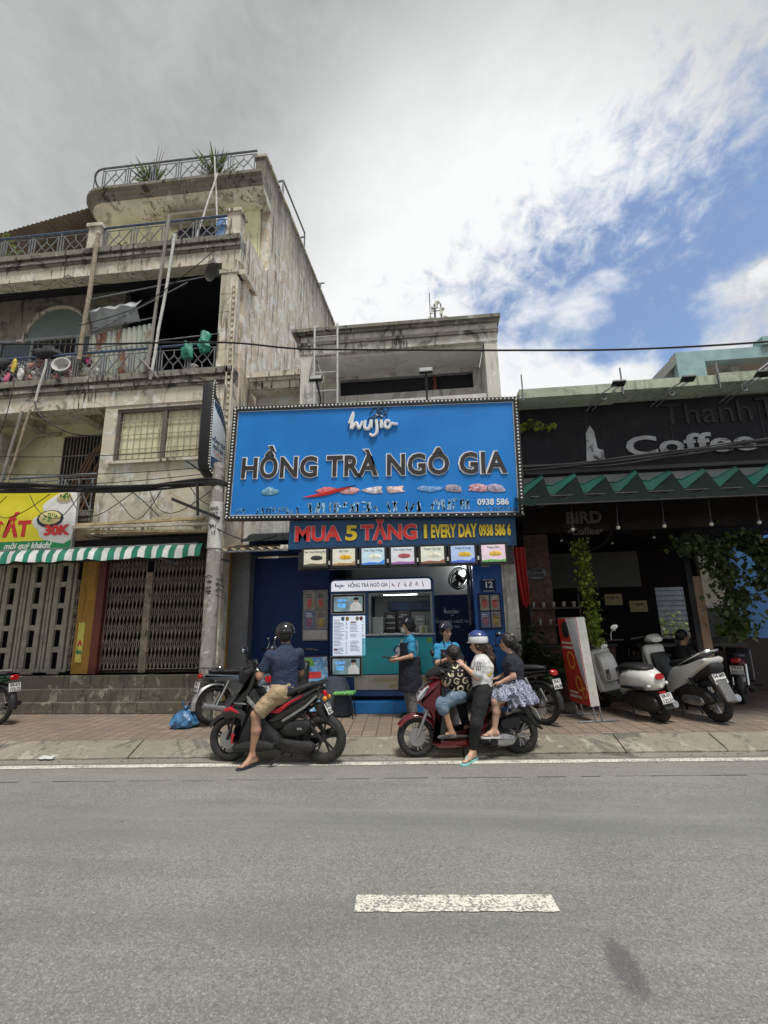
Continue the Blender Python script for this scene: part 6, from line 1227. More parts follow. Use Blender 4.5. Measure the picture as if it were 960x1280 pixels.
# ---- dark red family scooter
def red_scooter():
    t = thing('scooter', 'dark red scooter carrying the boy, the woman and the girl', 'scooter', (.36, 6.52, 0), R(180 + 8))
    X = lambda zx, zy: ((467.5 - zx) / 445, (768 - zy) / 445); Q = lambda *p: [X(*q) for q in p]
    xf, xr = .645, -.645; grey = mat('grey_alloy', (.33, .32, .30), .4, .6)
    wheel(t, xr, .245, .05, 'rear_wheel', 6, grey, False); wheel(t, xf, .245, .043, 'front_wheel', 6, grey, True)
    fork(t, xf, .245, (.50, .58), M_alu, .07, .02); fender(t, xf, .245, 32, 172, M_red, .075, .012)
    P_(t, 'front_apron', M_red, Q((180, 478), (188, 455), (215, 415), (300, 357), (335, 375), (330, 420), (318, 520), (300, 640), (285, 700), (275, 690), (268, 580), (240, 520)), -.15, .15, .07)
    P_(t, 'headlight', M_clear, Q((183, 468), (205, 425), (250, 390), (245, 410), (212, 455)), -.155, .155, .02, 2); P_(t, 'inner_shield', M_bk, Q((318, 400), (345, 400), (345, 520), (330, 660), (300, 660), (318, 520)), -.16, .16, .02)
    P_(t, 'footboard', M_red, Q((275, 668), (300, 650), (460, 655), (560, 560), (575, 600), (500, 700), (460, 712), (290, 712)), -.15, .15, .04); P_(t, 'floor_mat', M_bk, Q((300, 655), (330, 640), (450, 645), (470, 656)), -.17, .17, .006, 1)
    P_(t, 'rear_body', M_red, Q((505, 640), (540, 540), (590, 490), (680, 452), (780, 432), (830, 430), (825, 452), (770, 478), (700, 490), (640, 540), (580, 600), (530, 690)), -.145, .145, .07)
    L_(t, 'seat', M_seat, [((467.5 - a) / 445, (768 - b) / 445, hw, hh) for a, b, hw, hh in ((400, 455, .05, .025), (440, 440, .11, .05), (540, 432, .135, .055), (640, 420, .13, .05), (730, 412, .11, .05), (790, 410, .05, .02))])
    P_(t, 'rear_fender', M_bk, Q((680, 500), (760, 478), (800, 500), (850, 590), (888, 630), (880, 640), (830, 610), (770, 530), (700, 530)), -.055, .055, .02); L_(t, 'tail_light', M_lamp, [(-.76, .74, .09, .025), (-.80, .72, .10, .035), (-.83, .69, .07, .02)]); plate(t, (-.88, 0, .48), -24, '59-G2', '381.06')
    mb = MB(); [mb.tube(smooth_pts([(X(690, 470)[0], s_ * .15, .70), (X(770, 440)[0], s_ * .155, .77), (X(830, 425)[0], s_ * .08, .80)], 4, False), .013, 7) for s_ in (-1, 1)]; mb.tube([(X(830, 425)[0], -.08, .80), (X(830, 425)[0], .08, .80)], .013, 7); mb.build('grab_rail', M_alu, t)
    P_(t, 'air_box', M_bk, Q((635, 600), (650, 570), (735, 555), (752, 580), (745, 610), (660, 625)), .05, .16, .03); P_(t, 'engine_cover', M_alu, Q((560, 672), (590, 650), (650, 640), (710, 650), (722, 680), (705, 705), (650, 715), (590, 705)), .04, .16, .05)
    P_(t, 'engine_block', M_dk, Q((520, 620), (600, 570), (690, 600), (690, 690), (560, 710), (510, 680)), -.10, .06, .03); mb = MB(); mb.lathe([(0, 0), (.05, 0), (.045, .012), (0, .014)], 16, (X(595, 685)[0], .165, X(595, 685)[1]), Matrix.Rotation(R(-90), 3, 'X')); mb.build('kick_boss', M_dk, t)
    mb = MB(); mb.tube(smooth_pts([(-.1, -.1, .18), (-.35, -.15, .14), (-.55, -.17, .24), (-.82, -.17, .3)], 4, False), [.02] * 5 + [.03] + [.05] * 6 + [.045], 12); mb.build('exhaust', M_dk, t)
    mb = MB(); mb.tube([(-.40, .1, .55), (xr + .02, .11, .28)], .024, 8); mb.build('rear_shock', MATS['shock_black'], t); mb = MB(); mb.bar((-.28, .13, .27), (-.28, .24, .25), .03); mb.tube([(-.22, .08, .1), (-.36, .17, .13)], .012, 6); mb.build('footpeg', M_dk, t)
    L_(t, 'handlebar_cowl', M_bk, [(.27, 1.0, .11, .04), (.36, 1.02, .15, .07), (.46, .98, .11, .05), (.50, .96, .06, .03)]); L_(t, 'front_badge_cowl', M_red, [(.33, .93, .10, .03), (.43, .96, .12, .05), (.49, .92, .06, .03)])
    bars(t, .34, 1.01, .33, M_bk, .04, .06, True, R(6), M_bk, .15); return t
red_scooter()
# ---- white rounded retro scooter seen from behind
def retro_scooter():
    t = thing('scooter', 'white rounded retro scooter with red tail lamp, parked beside the poster stand', 'scooter', (3.02, 8.36, .15), R(108)); t.rotation_euler = (R(-8), 0, R(108))
    xf, xr = .64, -.62; wheel(t, xr, .235, .06, 'rear_wheel', 5, M_alu, False); wheel(t, xf, .235, .055, 'front_wheel', 5, M_alu, True)
    L_(t, 'rear_body', M_wht, [(-.80, .56, .05, .06), (-.74, .58, .14, .12), (-.60, .60, .20, .16), (-.40, .60, .215, .165), (-.20, .56, .19, .16), (-.06, .48, .12, .14), (.0, .40, .09, .10)])
    L_(t, 'seat', M_seat, [(-.66, .745, .06, .02), (-.60, .76, .13, .04), (-.40, .765, .15, .05), (-.15, .745, .14, .055), (.0, .70, .08, .04)])
    P_(t, 'side_trim', mat('dark_chrome', (.12, .12, .12), .25, .9), [(-.72, .50), (-.45, .47), (-.2, .47), (-.2, .50), (-.45, .515), (-.72, .535)], .195, .222, .006, 1, True)
    L_(t, 'tail_light', M_lamp, [(-.775, .66, .02, .02), (-.80, .655, .07, .042), (-.825, .65, .062, .036)]); mb = MB(); [mb.ball((-.73, s_ * .15, .53), .03, .035, .025, 10, 7) for s_ in (-1, 1)]; mb.build('indicator', M_clear, t)
    mb = MB(); mb.rbox(-.80, -.765, -.05, .05, .42, .445, .004); mb.build('lower_reflector', M_lamp, t)
    P_(t, 'front_shield', M_wht, [(.30, .26), (.36, .5), (.40, .8), (.38, .96), (.44, 1.0), (.50, .92), (.52, .7), (.50, .45), (.44, .28)], -.19, .19, .08); P_(t, 'glovebox', M_wht, [(.20, .50), (.24, .80), (.30, .90), (.40, .9), (.38, .5)], -.15, .15, .05)
    mb = MB(); [mb.box(.195, .205, s_ + k * .025 - .006, s_ + k * .025 + .006, .52, .68) for s_ in (-.12, .07) for k in range(3)]; mb.build('shield_vents', M_bk, t)['kind'] = 'stuff'
    P_(t, 'footboard', M_bk, [(-.1, .30), (.0, .24), (.35, .24), (.45, .3), (.40, .33), (.0, .31)], -.19, .19, .02); fender(t, xf, .235, 15, 175, M_wht, .08, .03)
    fork(t, xf, .235, (.48, .75), M_bk, .0, .03); L_(t, 'headset', M_wht, [(.30, 1.04, .09, .05), (.38, 1.08, .13, .07), (.46, 1.07, .10, .06), (.50, 1.06, .05, .03)]); mb = MB(); mb.torus((.345, 0, 1.12), .06, .012, 20, 6); mb.build('dial', M_bk, t)
    bars(t, .36, 1.07, .34, M_bk, .03, .05, True, R(-20), M_chr, .18)
    P_(t, 'engine', M_dk, [(-.75, .22), (-.6, .14), (-.3, .14), (-.1, .2), (-.1, .34), (-.4, .40), (-.7, .36)], -.14, .12, .04); mb = MB(); mb.tube(smooth_pts([(-.2, -.1, .18), (-.45, -.16, .17), (-.78, -.18, .24)], 4, False), [.02, .03, .055, .06, .06, .06, .06, .055, .05], 12); mb.build('exhaust', M_alu, t)
    P_(t, 'mudflap', M_bk, [(-.70, .42), (-.80, .40), (-.86, .22), (-.80, .24), (-.70, .36)], -.07, .07, .015, 1); plate(t, (-.85, 0, .36), -14, '59-V1', '122.31')
    mb = MB(); [mb.tube([(-.2, s_ * .08, .2), (-.26, s_ * .16, .012)], .014, 6) for s_ in (-1, 1)]; mb.tube([(-.2, -.08, .2), (-.2, .08, .2)], .014, 6); mb.build('stand', M_dk, t); return t
retro_scooter()
# ---- white tall-wheeled scooter with grab rail
def tall_scooter():
    t = thing('scooter', 'white tall wheeled scooter with a chrome grab rail, parked with its tail to the street', 'scooter', (3.83, 8.38, .15), R(104)); t.rotation_euler = (R(-5), 0, R(104))
    xf, xr = .68, -.66; wheel(t, xr, .30, .058, 'rear_wheel', 6, M_alu, True, -1); wheel(t, xf, .30, .05, 'front_wheel', 6, M_alu, True)
    P_(t, 'front_shield', M_wht, [(.22, .30), (.30, .55), (.34, .9), (.36, 1.02), (.46, 1.02), (.52, .8), (.50, .5), (.42, .3)], -.19, .19, .07); P_(t, 'inner_shield', M_bk, [(.14, .34), (.20, .6), (.25, .84), (.32, .9), (.30, .55), (.24, .32)], -.15, .15, .03)
    P_(t, 'side_panels', M_wht, [(.10, .40), (-.02, .62), (-.15, .74), (-.45, .80), (-.80, .91), (-.82, .82), (-.62, .70), (-.40, .56), (-.20, .42), (.02, .32)], -.17, .17, .05); P_(t, 'tail_section', M_bk, [(-.40, .62), (-.72, .80), (-.86, .82), (-.84, .70), (-.60, .58), (-.42, .50)], -.12, .12, .05)
    L_(t, 'seat', M_seat, [(.04, .74, .05, .03), (-.04, .77, .11, .05), (-.25, .80, .14, .055), (-.45, .86, .13, .05), (-.64, .91, .10, .04), (-.70, .92, .04, .02)])
    mb = MB(); [mb.tube(smooth_pts([(-.30, s_ * .145, .80), (-.55, s_ * .16, .90), (-.78, s_ * .13, .99), (-.84, s_ * .05, 1.0)], 5, False), .018, 8) for s_ in (-1, 1)]; mb.tube([(-.84, -.05, 1.0), (-.84, .05, 1.0)], .018, 8); mb.build('grab_rail', M_chr, t)
    L_(t, 'tail_light', M_lamp, [(-.80, .78, .06, .02), (-.835, .77, .08, .03), (-.86, .75, .05, .015)]); plate(t, (-.86, 0, .62), -20, '54-M9', '648.97', wd=.2, ht=.15)
    P_(t, 'rear_mudguard', mat('grey_mudguard', (.13, .13, .13), .5), [(-.76, .70), (-.84, .66), (-.97, .40), (-.99, .33), (-.94, .34), (-.84, .5), (-.74, .62)], -.085, .085, .02)
    P_(t, 'engine', M_dk, [(-.78, .30), (-.55, .22), (-.2, .22), (-.05, .3), (-.1, .45), (-.5, .5), (-.72, .42)], .02, .16, .05); P_(t, 'engine_cover', M_alu, [(-.62, .24), (-.3, .22), (-.2, .28), (-.3, .35), (-.6, .36)], .13, .18, .03)
    mb = MB(); mb.tube(smooth_pts([(-.1, -.1, .25), (-.4, -.16, .22), (-.88, -.19, .34)], 4, False), [.02, .03, .055, .06, .06, .06, .06, .055, .05], 12); mb.build('exhaust', M_alu, t); mb = MB(); [mb.tube([(-.42, s_ * .13, .62), (xr, s_ * .13, .32)], .024, 8) for s_ in (-1, 1)]; mb.build('rear_shock', MATS['shock_black'], t)
    P_(t, 'footboard', M_bk, [(-.05, .34), (.0, .28), (.30, .28), (.34, .34)], -.19, .19, .02); fender(t, xf, .30, 15, 175, M_wht, .065, .03); fork(t, xf, .30, (.46, .85), M_bk)
    L_(t, 'headset', M_wht, [(.26, 1.12, .10, .04), (.34, 1.15, .14, .06), (.44, 1.12, .11, .06), (.49, 1.09, .05, .03)]); bars(t, .32, 1.15, .35, M_bk, .03, .05, None, R(-20)); mb = MB(); [mb.tube([(-.12, s_ * .08, .26), (-.18, s_ * .17, .012)], .015, 6) for s_ in (-1, 1)]; mb.tube([(-.12, -.08, .26), (-.12, .08, .26)], .015, 6); mb.build('stand', M_dk, t); return t
tall_scooter()
# ---- step-through motorbikes
def underbone(label, loc, rz, body, l1, l2, seat=True, rack=False, mirror=True, chrome=False, ang=0, plate_m=None, lamp=True):
    t = thing('motorbike', label, 'motorbike', loc, rz); xf, xr = .61, -.60
    wheel(t, xr, .29, .042, 'rear_wheel', 5, M_alu, False, wire=28); wheel(t, xf, .29, .038, 'front_wheel', 5, M_alu, False, wire=28)
    fork(t, xf, .29, (.44, .82), M_alu); fender(t, xf, .29, 25, 170, body, .05, .025); fender(t, xr, .29, 25, 188, M_alu if chrome else M_bk, .06, .035, 'rear_fender')
    P_(t, 'leg_shield', body, [(.24, .30), (.34, .5), (.38, .78), (.46, .88), (.52, .82), (.48, .55), (.40, .32)], -.2, .2, .04); P_(t, 'inner_shield', M_bk, [(.20, .32), (.30, .5), (.34, .76), (.40, .86), (.42, .84), (.40, .55), (.30, .3)], -.19, .19, .02); P_(t, 'frame_cover', body, [(.36, .70), (.40, .56), (.2, .46), (.0, .46), (-.1, .56), (-.45, .62), (-.78, .70), (-.80, .76), (-.4, .74), (-.1, .70), (.1, .58)], -.10, .10, .04)
    L_(t, 'seat', M_seat, [(.04, .72, .05, .02), (-.02, .745, .10, .04), (-.25, .765, .125, .045), (-.5, .785, .115, .04), (-.66, .79, .07, .03), (-.70, .79, .03, .015)])
    P_(t, 'engine', M_alu, [(-.16, .22), (.16, .22), (.28, .34), (.14, .46), (-.14, .44), (-.2, .34)], -.10, .10, .04); mb = MB(); mb.tube(smooth_pts([(.2, -.08, .3), (.1, -.12, .2), (-.3, -.14, .2), (-.82, -.16, .32)], 4, False), [.015] * 6 + [.03] + [.042] * 5 + [.038], 10); mb.build('exhaust', M_alu if chrome else M_dk, t)
    mb = MB(); [mb.tube([(-.42, s_ * .11, .64), (xr, s_ * .11, .30)], .022, 8) for s_ in (-1, 1)]; mb.build('rear_shock', M_chr, t); mb = MB(); [mb.bar((-.15, s_ * .09, .32), (xr, s_ * .09, .29), .03) for s_ in (-1, 1)]; mb.build('swing_arm', M_dk, t)
    mb = MB(); [mb.tube([(.04, s_ * .1, .25), (.04, s_ * .3, .25)], .014, 6) for s_ in (-1, 1)]; mb.tube([(-.05, .1, .2), (-.12, .24, .012)], .012, 6); mb.build('pegs_and_stand', M_dk, t)
    L_(t, 'headlight_cowl', body, [(.26, .98, .07, .04), (.36, 1.02, .11, .07), (.46, 1.0, .09, .07), (.50, .99, .06, .05)]); L_(t, 'headlight', M_clear, [(.49, .99, .055, .045), (.515, .99, .05, .04)]); bars(t, .34, 1.03, .33, M_bk, .05, .07, mirror, R(ang), M_chr if chrome else M_bk, .15)
    if lamp: L_(t, 'tail_light', M_lamp, [(-.80, .74, .05, .03), (-.84, .735, .075, .045), (-.865, .73, .06, .035)])
    plate(t, (-.88, 0, .58), -12, l1, l2)
    if rack:
        mb = MB(); [mb.tube(smooth_pts([(-.40, s_ * .10, .80), (-.62, s_ * .11, .84), (-.86, s_ * .09, .86)], 4, False), .010, 6) for s_ in (-1, 1)]; [mb.tube([(x, -.10, .845), (x, .10, .845)], .008, 6) for x in (-.5, -.6, -.7, -.8)]; mb.tube([(-.86, -.09, .86), (-.86, .09, .86)], .010, 6); mb.build('rear_rack', M_chr, t)
    return t
underbone('old chrome trimmed motorbike with a rear rack, parked by the utility pole', (-3.05, 8.0, .15), R(46), mat('silver_blue_paint', (.16, .19, .22), .3, .4, .2, 4, coat=.4), '59-L1', '204.75', rack=True, chrome=True, ang=-15)
underbone('black motorbike almost hidden behind the man on the black scooter', (-2.33, 7.75, .15), R(88), M_gloss, '59-T2', '518.43', ang=10, mirror=False)
underbone('black motorbike whose tail and plate show behind the ruffled skirt', (1.10, 8.02, .15), R(90 + 44), M_gloss, '59-K1', '636.38')
underbone('black motorbike parked deep in the cafe behind the two white scooters', (3.35, 9.55, .15), R(115), M_gloss, '59-N1', '702.64')
underbone('red motorbike parked tail out in front of the planter', (5.52, 9.75, .15), R(58), mat('bright_red_paint', (.20, .010, .012), .3, 0, .15, 4, coat=.5), '59-S1', '330.12', ang=20, mirror=False)
underbone('dark green rust speckled motorbike at the end of the steps', (-7.70, 7.72, .15), R(180 - 12), mat('worn_green_paint', (.03, .09, .06), .5, 0, .3, 5, dirt=(.12, .06, .03), dirt_amt=.5), '59-K3', '173.32', rack=True, mirror=False)
# ------------------------------------------------------------------ people: bodies and clothes grown from distance fields, one skin each
def sd_prim(P, a, b, ra, rb, ax=None, flat=1., cut=False):
    """tapered limb from a to b; ax/flat squash it along one direction; cut gives flat ends"""
    a = np.array(a, float); b = np.array(b, float); ba = b - a; l2 = max(float(ba @ ba), 1e-9); pa = P - a
    h = np.clip((pa @ ba) / l2, 0, 1); q = pa - h[..., None] * ba
    if ax is not None:
        ax = np.array(ax, float); ax /= np.linalg.norm(ax); c = q @ ax; d = np.sqrt(np.maximum((q * q).sum(-1) - c * c, 0) + (c * flat) ** 2)
    else: d = np.sqrt((q * q).sum(-1))
    d = d - (ra + (rb - ra) * h)
    if cut:
        t = (pa @ ba) / l2; L_n = math.sqrt(l2); d = np.maximum(d, np.maximum(-t, t - 1) * L_n)
    return d
def sdf_mesh(prims, vox=.009, k=.025, cuts=(), disp=None, subs=()):
    lo = np.full(3, 1e9); hi = -lo
    for p in prims:
        for q, r in ((p[0], p[2]), (p[1], p[3])): lo = np.minimum(lo, np.array(q) - r); hi = np.maximum(hi, np.array(q) + r)
    lo -= vox * 3 + k * .3; hi += vox * 3 + k * .3; n = np.ceil((hi - lo) / vox).astype(int) + 1
    F = np.full(n, .5); axs = [lo[i] + vox * np.arange(n[i]) for i in range(3)]
    for p in prims:
        a, b, ra, rb = p[:4]; kw = p[4] if len(p) > 4 else {}; kw = dict(kw); kk_ = kw.pop('k', k); r = max(ra, rb) + kk_ + vox * 3
        i0 = np.maximum(((np.minimum(a, b) - r - lo) / vox).astype(int), 0); i1 = np.minimum(((np.maximum(a, b) + r - lo) / vox).astype(int) + 2, n)
        G = np.stack(np.meshgrid(*[axs[i][i0[i]:i1[i]] for i in range(3)], indexing='ij'), -1); d = sd_prim(G, a, b, ra, rb, **kw)
        sl_ = tuple(slice(i0[i], i1[i]) for i in range(3)); f = F[sl_]; h = np.clip(.5 + .5 * (f - d) / kk_, 0, 1); F[sl_] = f + (d - f) * h - kk_ * h * (1 - h)
    if len(cuts) or disp or len(subs): G = np.stack(np.meshgrid(*axs, indexing='ij'), -1)
    if disp: F = F + disp(G)
    for p in subs: F = np.maximum(F, -sd_prim(G, *p[:4], **(p[4] if len(p) > 4 else {})))
    for c, nn in cuts: F = np.maximum(F, (G - np.array(c, float)) @ (np.array(nn, float) / np.linalg.norm(nn)))
    S = F < 0; cell = np.zeros(n - 1, int); acc = np.zeros((*(n - 1), 3)); cnt = np.zeros(n - 1)
    corners = [(i, j, m) for i in (0, 1) for j in (0, 1) for m in (0, 1)]
    sub = lambda A, c: A[c[0]:n[0] - 1 + c[0], c[1]:n[1] - 1 + c[1], c[2]:n[2] - 1 + c[2]]
    for a in corners:
        for ax in range(3):
            if a[ax]: continue
            b = list(a); b[ax] = 1; fa, fb = sub(F, a), sub(F, b); m = (fa < 0) != (fb < 0); t = np.where(m, fa / np.where(m, fa - fb, 1), 0)
            for d in range(3): acc[..., d] += np.where(m, a[d] + (t if d == ax else 0), 0)
            cnt += m
    act = cnt > 0; idx = -np.ones(n - 1, int); idx[act] = np.arange(act.sum()); ii = np.argwhere(act); V_ = lo + vox * (ii + acc[act] / cnt[act][:, None]); faces = []
    for ax in range(3):
        u, v = (ax + 1) % 3, (ax + 2) % 3; sl0 = [slice(None)] * 3; sl1 = [slice(None)] * 3; sl0[ax] = slice(0, -1); sl1[ax] = slice(1, None); ch = S[tuple(sl0)] != S[tuple(sl1)]
        for e in np.argwhere(ch):
            if e[u] < 1 or e[v] < 1 or e[u] >= n[u] - 1 or e[v] >= n[v] - 1: continue
            q = []
            for du, dv in ((-1, -1), (0, -1), (0, 0), (-1, 0)):
                c = e.copy(); c[u] += du; c[v] += dv; q.append(idx[tuple(c)])
            if min(q) < 0: continue
            faces.append(q if S[tuple(e)] else q[::-1])
    return V_, faces
def sdf_part(name, m, parent, prims, vox=.009, k=.02, **kw):
    V_, f = sdf_mesh(prims, vox, k, **kw); me = bpy.data.meshes.new(name); o0 = np.array(ROOT[parent.name].translation); me.from_pydata((V_ - o0).tolist(), [], f); me.materials.append(m)
    me.polygons.foreach_set('use_smooth', [True] * len(me.polygons)); me.update(); o = bpy.data.objects.new(name, me); col.objects.link(o); o.parent = parent; return o
v3 = lambda *a: np.array(a, float)
def skin(name, c): return mat(name, c, .5, 0, .1, 9, .08, 160, spec=.4)
M_skin = skin('skin_tan', (.40, .225, .15)); M_skin2 = skin('skin_fair', (.50, .31, .225)); M_hair = mat('black_hair', (.012, .010, .009), .45, 0, .3, 40, .5, 120); M_hair2 = mat('brown_hair', (.045, .022, .014), .45, 0, .35, 40, .5, 120)
wrinkle = lambda s=30, a=.004, ph=0: (lambda G: 1.0 * a * (np.sin(G[..., 0] * s + 3 * np.sin(G[..., 2] * s * .6 + ph)) * np.sin(G[..., 2] * s * 1.1 + 2 * np.sin(G[..., 1] * s * .7)) + .5 * np.sin(G[..., 1] * s * 1.6 + G[..., 2] * s * .9 + ph)))
def unit(v): v = np.array(v, float); return v / np.linalg.norm(v)
def limb(pr, pts, rs, **kw):
    for i in range(len(pts) - 1): pr.append((pts[i], pts[i + 1], rs[i], rs[i + 1], kw) if kw else (pts[i], pts[i + 1], rs[i], rs[i + 1]))
def hand(pr, wrist, d, palm_n, side, s=1., curl=.5):
    """palm, four fingers of unequal length with two bends, and a thumb leaving the side of the palm"""
    d = unit(d); nrm = unit(np.array(palm_n) - d * np.dot(palm_n, d)); lat = np.cross(d, nrm) * side; w_ = np.array(wrist, float)
    for u in (-.026, -.009, .009, .026): pr.append((w_ + lat * u * .7 * s, w_ + d * .085 * s + lat * u * s, .014 * s, .012 * s, dict(k=.014)))
    for u, l in ((-.030, .062), (-.010, .078), (.010, .084), (.030, .074)):
        a = w_ + d * .088 * s + lat * u * s; d1 = unit(d + nrm * curl * .8); b = a + d1 * l * .5 * s; d2 = unit(d * (1 - curl * .7) + nrm * curl * 1.6); c = b + d2 * l * .5 * s
        pr.append((a, b, .0095 * s, .0085 * s, dict(k=.004))); pr.append((b, c, .0085 * s, .007 * s, dict(k=.004)))
    a = w_ + d * .03 * s + lat * .03 * s; b = a + unit(d * .6 + lat * .8 + nrm * .3) * .042 * s; c = b + unit(d * .9 + lat * .2 + nrm * .6 * curl) * .036 * s
    pr.append((a, b, .013 * s, .0105 * s, dict(k=.012))); pr.append((b, c, .0105 * s, .008 * s, dict(k=.004)))
def head(t, c, f, upv=(0, 0, 1), s=1., skinm=M_skin, pr=None):
    """skull, jaw, nose, ears into the body; eyes, brows and lips as children"""
    f = unit(f); u = unit(np.array(upv, float)); f = unit(f - u * (f @ u)); l = np.cross(u, f); c = np.array(c, float); A = lambda x, y, z: c + (f * x + l * y + u * z) * s
    pr += [(A(-.01, 0, .035), A(-.025, 0, .03), .086 * s, .088 * s, dict(ax=l, flat=1.18, k=.03)), (A(.02, 0, -.02), A(.035, 0, -.075), .068 * s, .04 * s, dict(ax=l, flat=1.05, k=.03)), (A(.075, 0, .012), A(.098, 0, -.026), .010 * s, .015 * s, dict(k=.012)), (A(.07, 0, -.058), A(.072, 0, -.062), .024 * s, .022 * s, dict(k=.012))]
    for q in (-1, 1): pr += [(A(-.005, q * .078, .02), A(-.012, q * .082, -.022), .018 * s, .013 * s, dict(ax=l, flat=2., k=.008)), (A(.05, q * .04, -.01), A(.045, q * .042, -.02), .022 * s, .02 * s, dict(k=.015))]
    mb = MB(); mw_ = MB(); o0 = np.array(ROOT[t.name].translation)
    for q in (-1, 1): mb.ball(tuple(A(.077, q * .032, .012) - o0), .011 * s, n=8, m=6); mw_.tube([tuple(A(.080, q * .016, .034) - o0), tuple(A(.080, q * .034, .039) - o0), tuple(A(.070, q * .05, .033) - o0)], [.003, .0045, .002], 6)
    mb.build('eye', mat('eye_dark', (.03, .025, .022), .15), t); mw_.build('eyebrow', M_hair, t); mb = MB(); mb.tube([tuple(A(.080, -.02, -.054) - o0), tuple(A(.090, 0, -.053) - o0), tuple(A(.080, .02, -.054) - o0)], [.003, .006, .003], 6); mb.build('lips', mat('lip', (.30, .11, .10), .5), t); return A
def torso(pr, hip, chest, neck, wid, dep, f, r=(.0, .0), k=.05, waist=.86):
    """pelvis to shoulders, flattened front to back"""
    f = unit(f); hip, chest, neck = map(lambda p: np.array(p, float), (hip, chest, neck)); fl = wid / dep
    mid = hip * .5 + chest * .5; pr += [(hip, mid, wid * .98, wid * waist, dict(ax=f, flat=fl, k=k)), (mid, chest, wid * waist, wid * 1.02, dict(ax=f, flat=fl, k=k)), (chest, chest * .45 + neck * .55, wid * 1.0, wid * .55, dict(ax=f, flat=fl * .9, k=k))]
def shoe(t, heel, toe, m, s=1., name='sandal', strap=None, upv=(0, 0, 1)):
    heel, toe = np.array(heel, float), np.array(toe, float); d = unit(toe - heel); u = unit(upv); u = unit(u - d * (u @ d)); l = np.cross(u, d); L_n = np.linalg.norm(toe - heel); mb = MB(); o0 = np.array(ROOT[t.name].translation)
    prof = [(-.06, .026), (0, .034), (.25, .033), (.5, .036), (.75, .044), (.95, .038), (1.08, .015)]; pts = [heel + d * L_n * a + l * b * s for a, b in prof] + [heel + d * L_n * a - l * b * s for a, b in prof[::-1]]
    mb.loft([[tuple(p - o0 - u * .012) for p in pts], [tuple(p - o0 + u * .006) for p in pts]], True, False); o = mb.build(name, m, t)
    if strap:
        mb = MB(); p0 = heel + d * L_n * .82 + u * .012; mb.tube([tuple(heel + d * L_n * .45 + l * .036 * s - o0), tuple(p0 - d * .06 + u * .05 + l * .01 - o0), tuple(p0 + u * .012 - o0)], .007, 6); mb.tube([tuple(heel + d * L_n * .45 - l * .036 * s - o0), tuple(p0 - d * .06 + u * .05 - l * .01 - o0), tuple(p0 + u * .012 - o0)], .007, 6); mb.build('strap', strap, o)
    return o
def foot(pr, ankle, toe, heel, s=1.):
    ankle, toe, heel = map(lambda p: np.array(p, float), (ankle, toe, heel)); d = unit(toe - heel); z = v3(0, 0, 1)
    pr += [(ankle, heel + z * .035, .036 * s, .032 * s), (ankle, heel * .45 + toe * .55 + z * .03, .034 * s, .030 * s), (heel + z * .03, heel * .4 + toe * .6 + z * .024, .030 * s, .030 * s), (heel * .4 + toe * .6 + z * .024, toe * .92 + heel * .08 + z * .014, .036 * s, .018 * s, dict(ax=z, flat=1.5))]
    lat = np.cross(z, d)
    for i in range(5): a = heel * .2 + toe * .8 + lat * (-.026 + .013 * i) * s + z * .014; pr.append((a, a + d * (.045 - .006 * abs(i - 1)) * s, .0095 * s, .008 * s, dict(k=.003)))

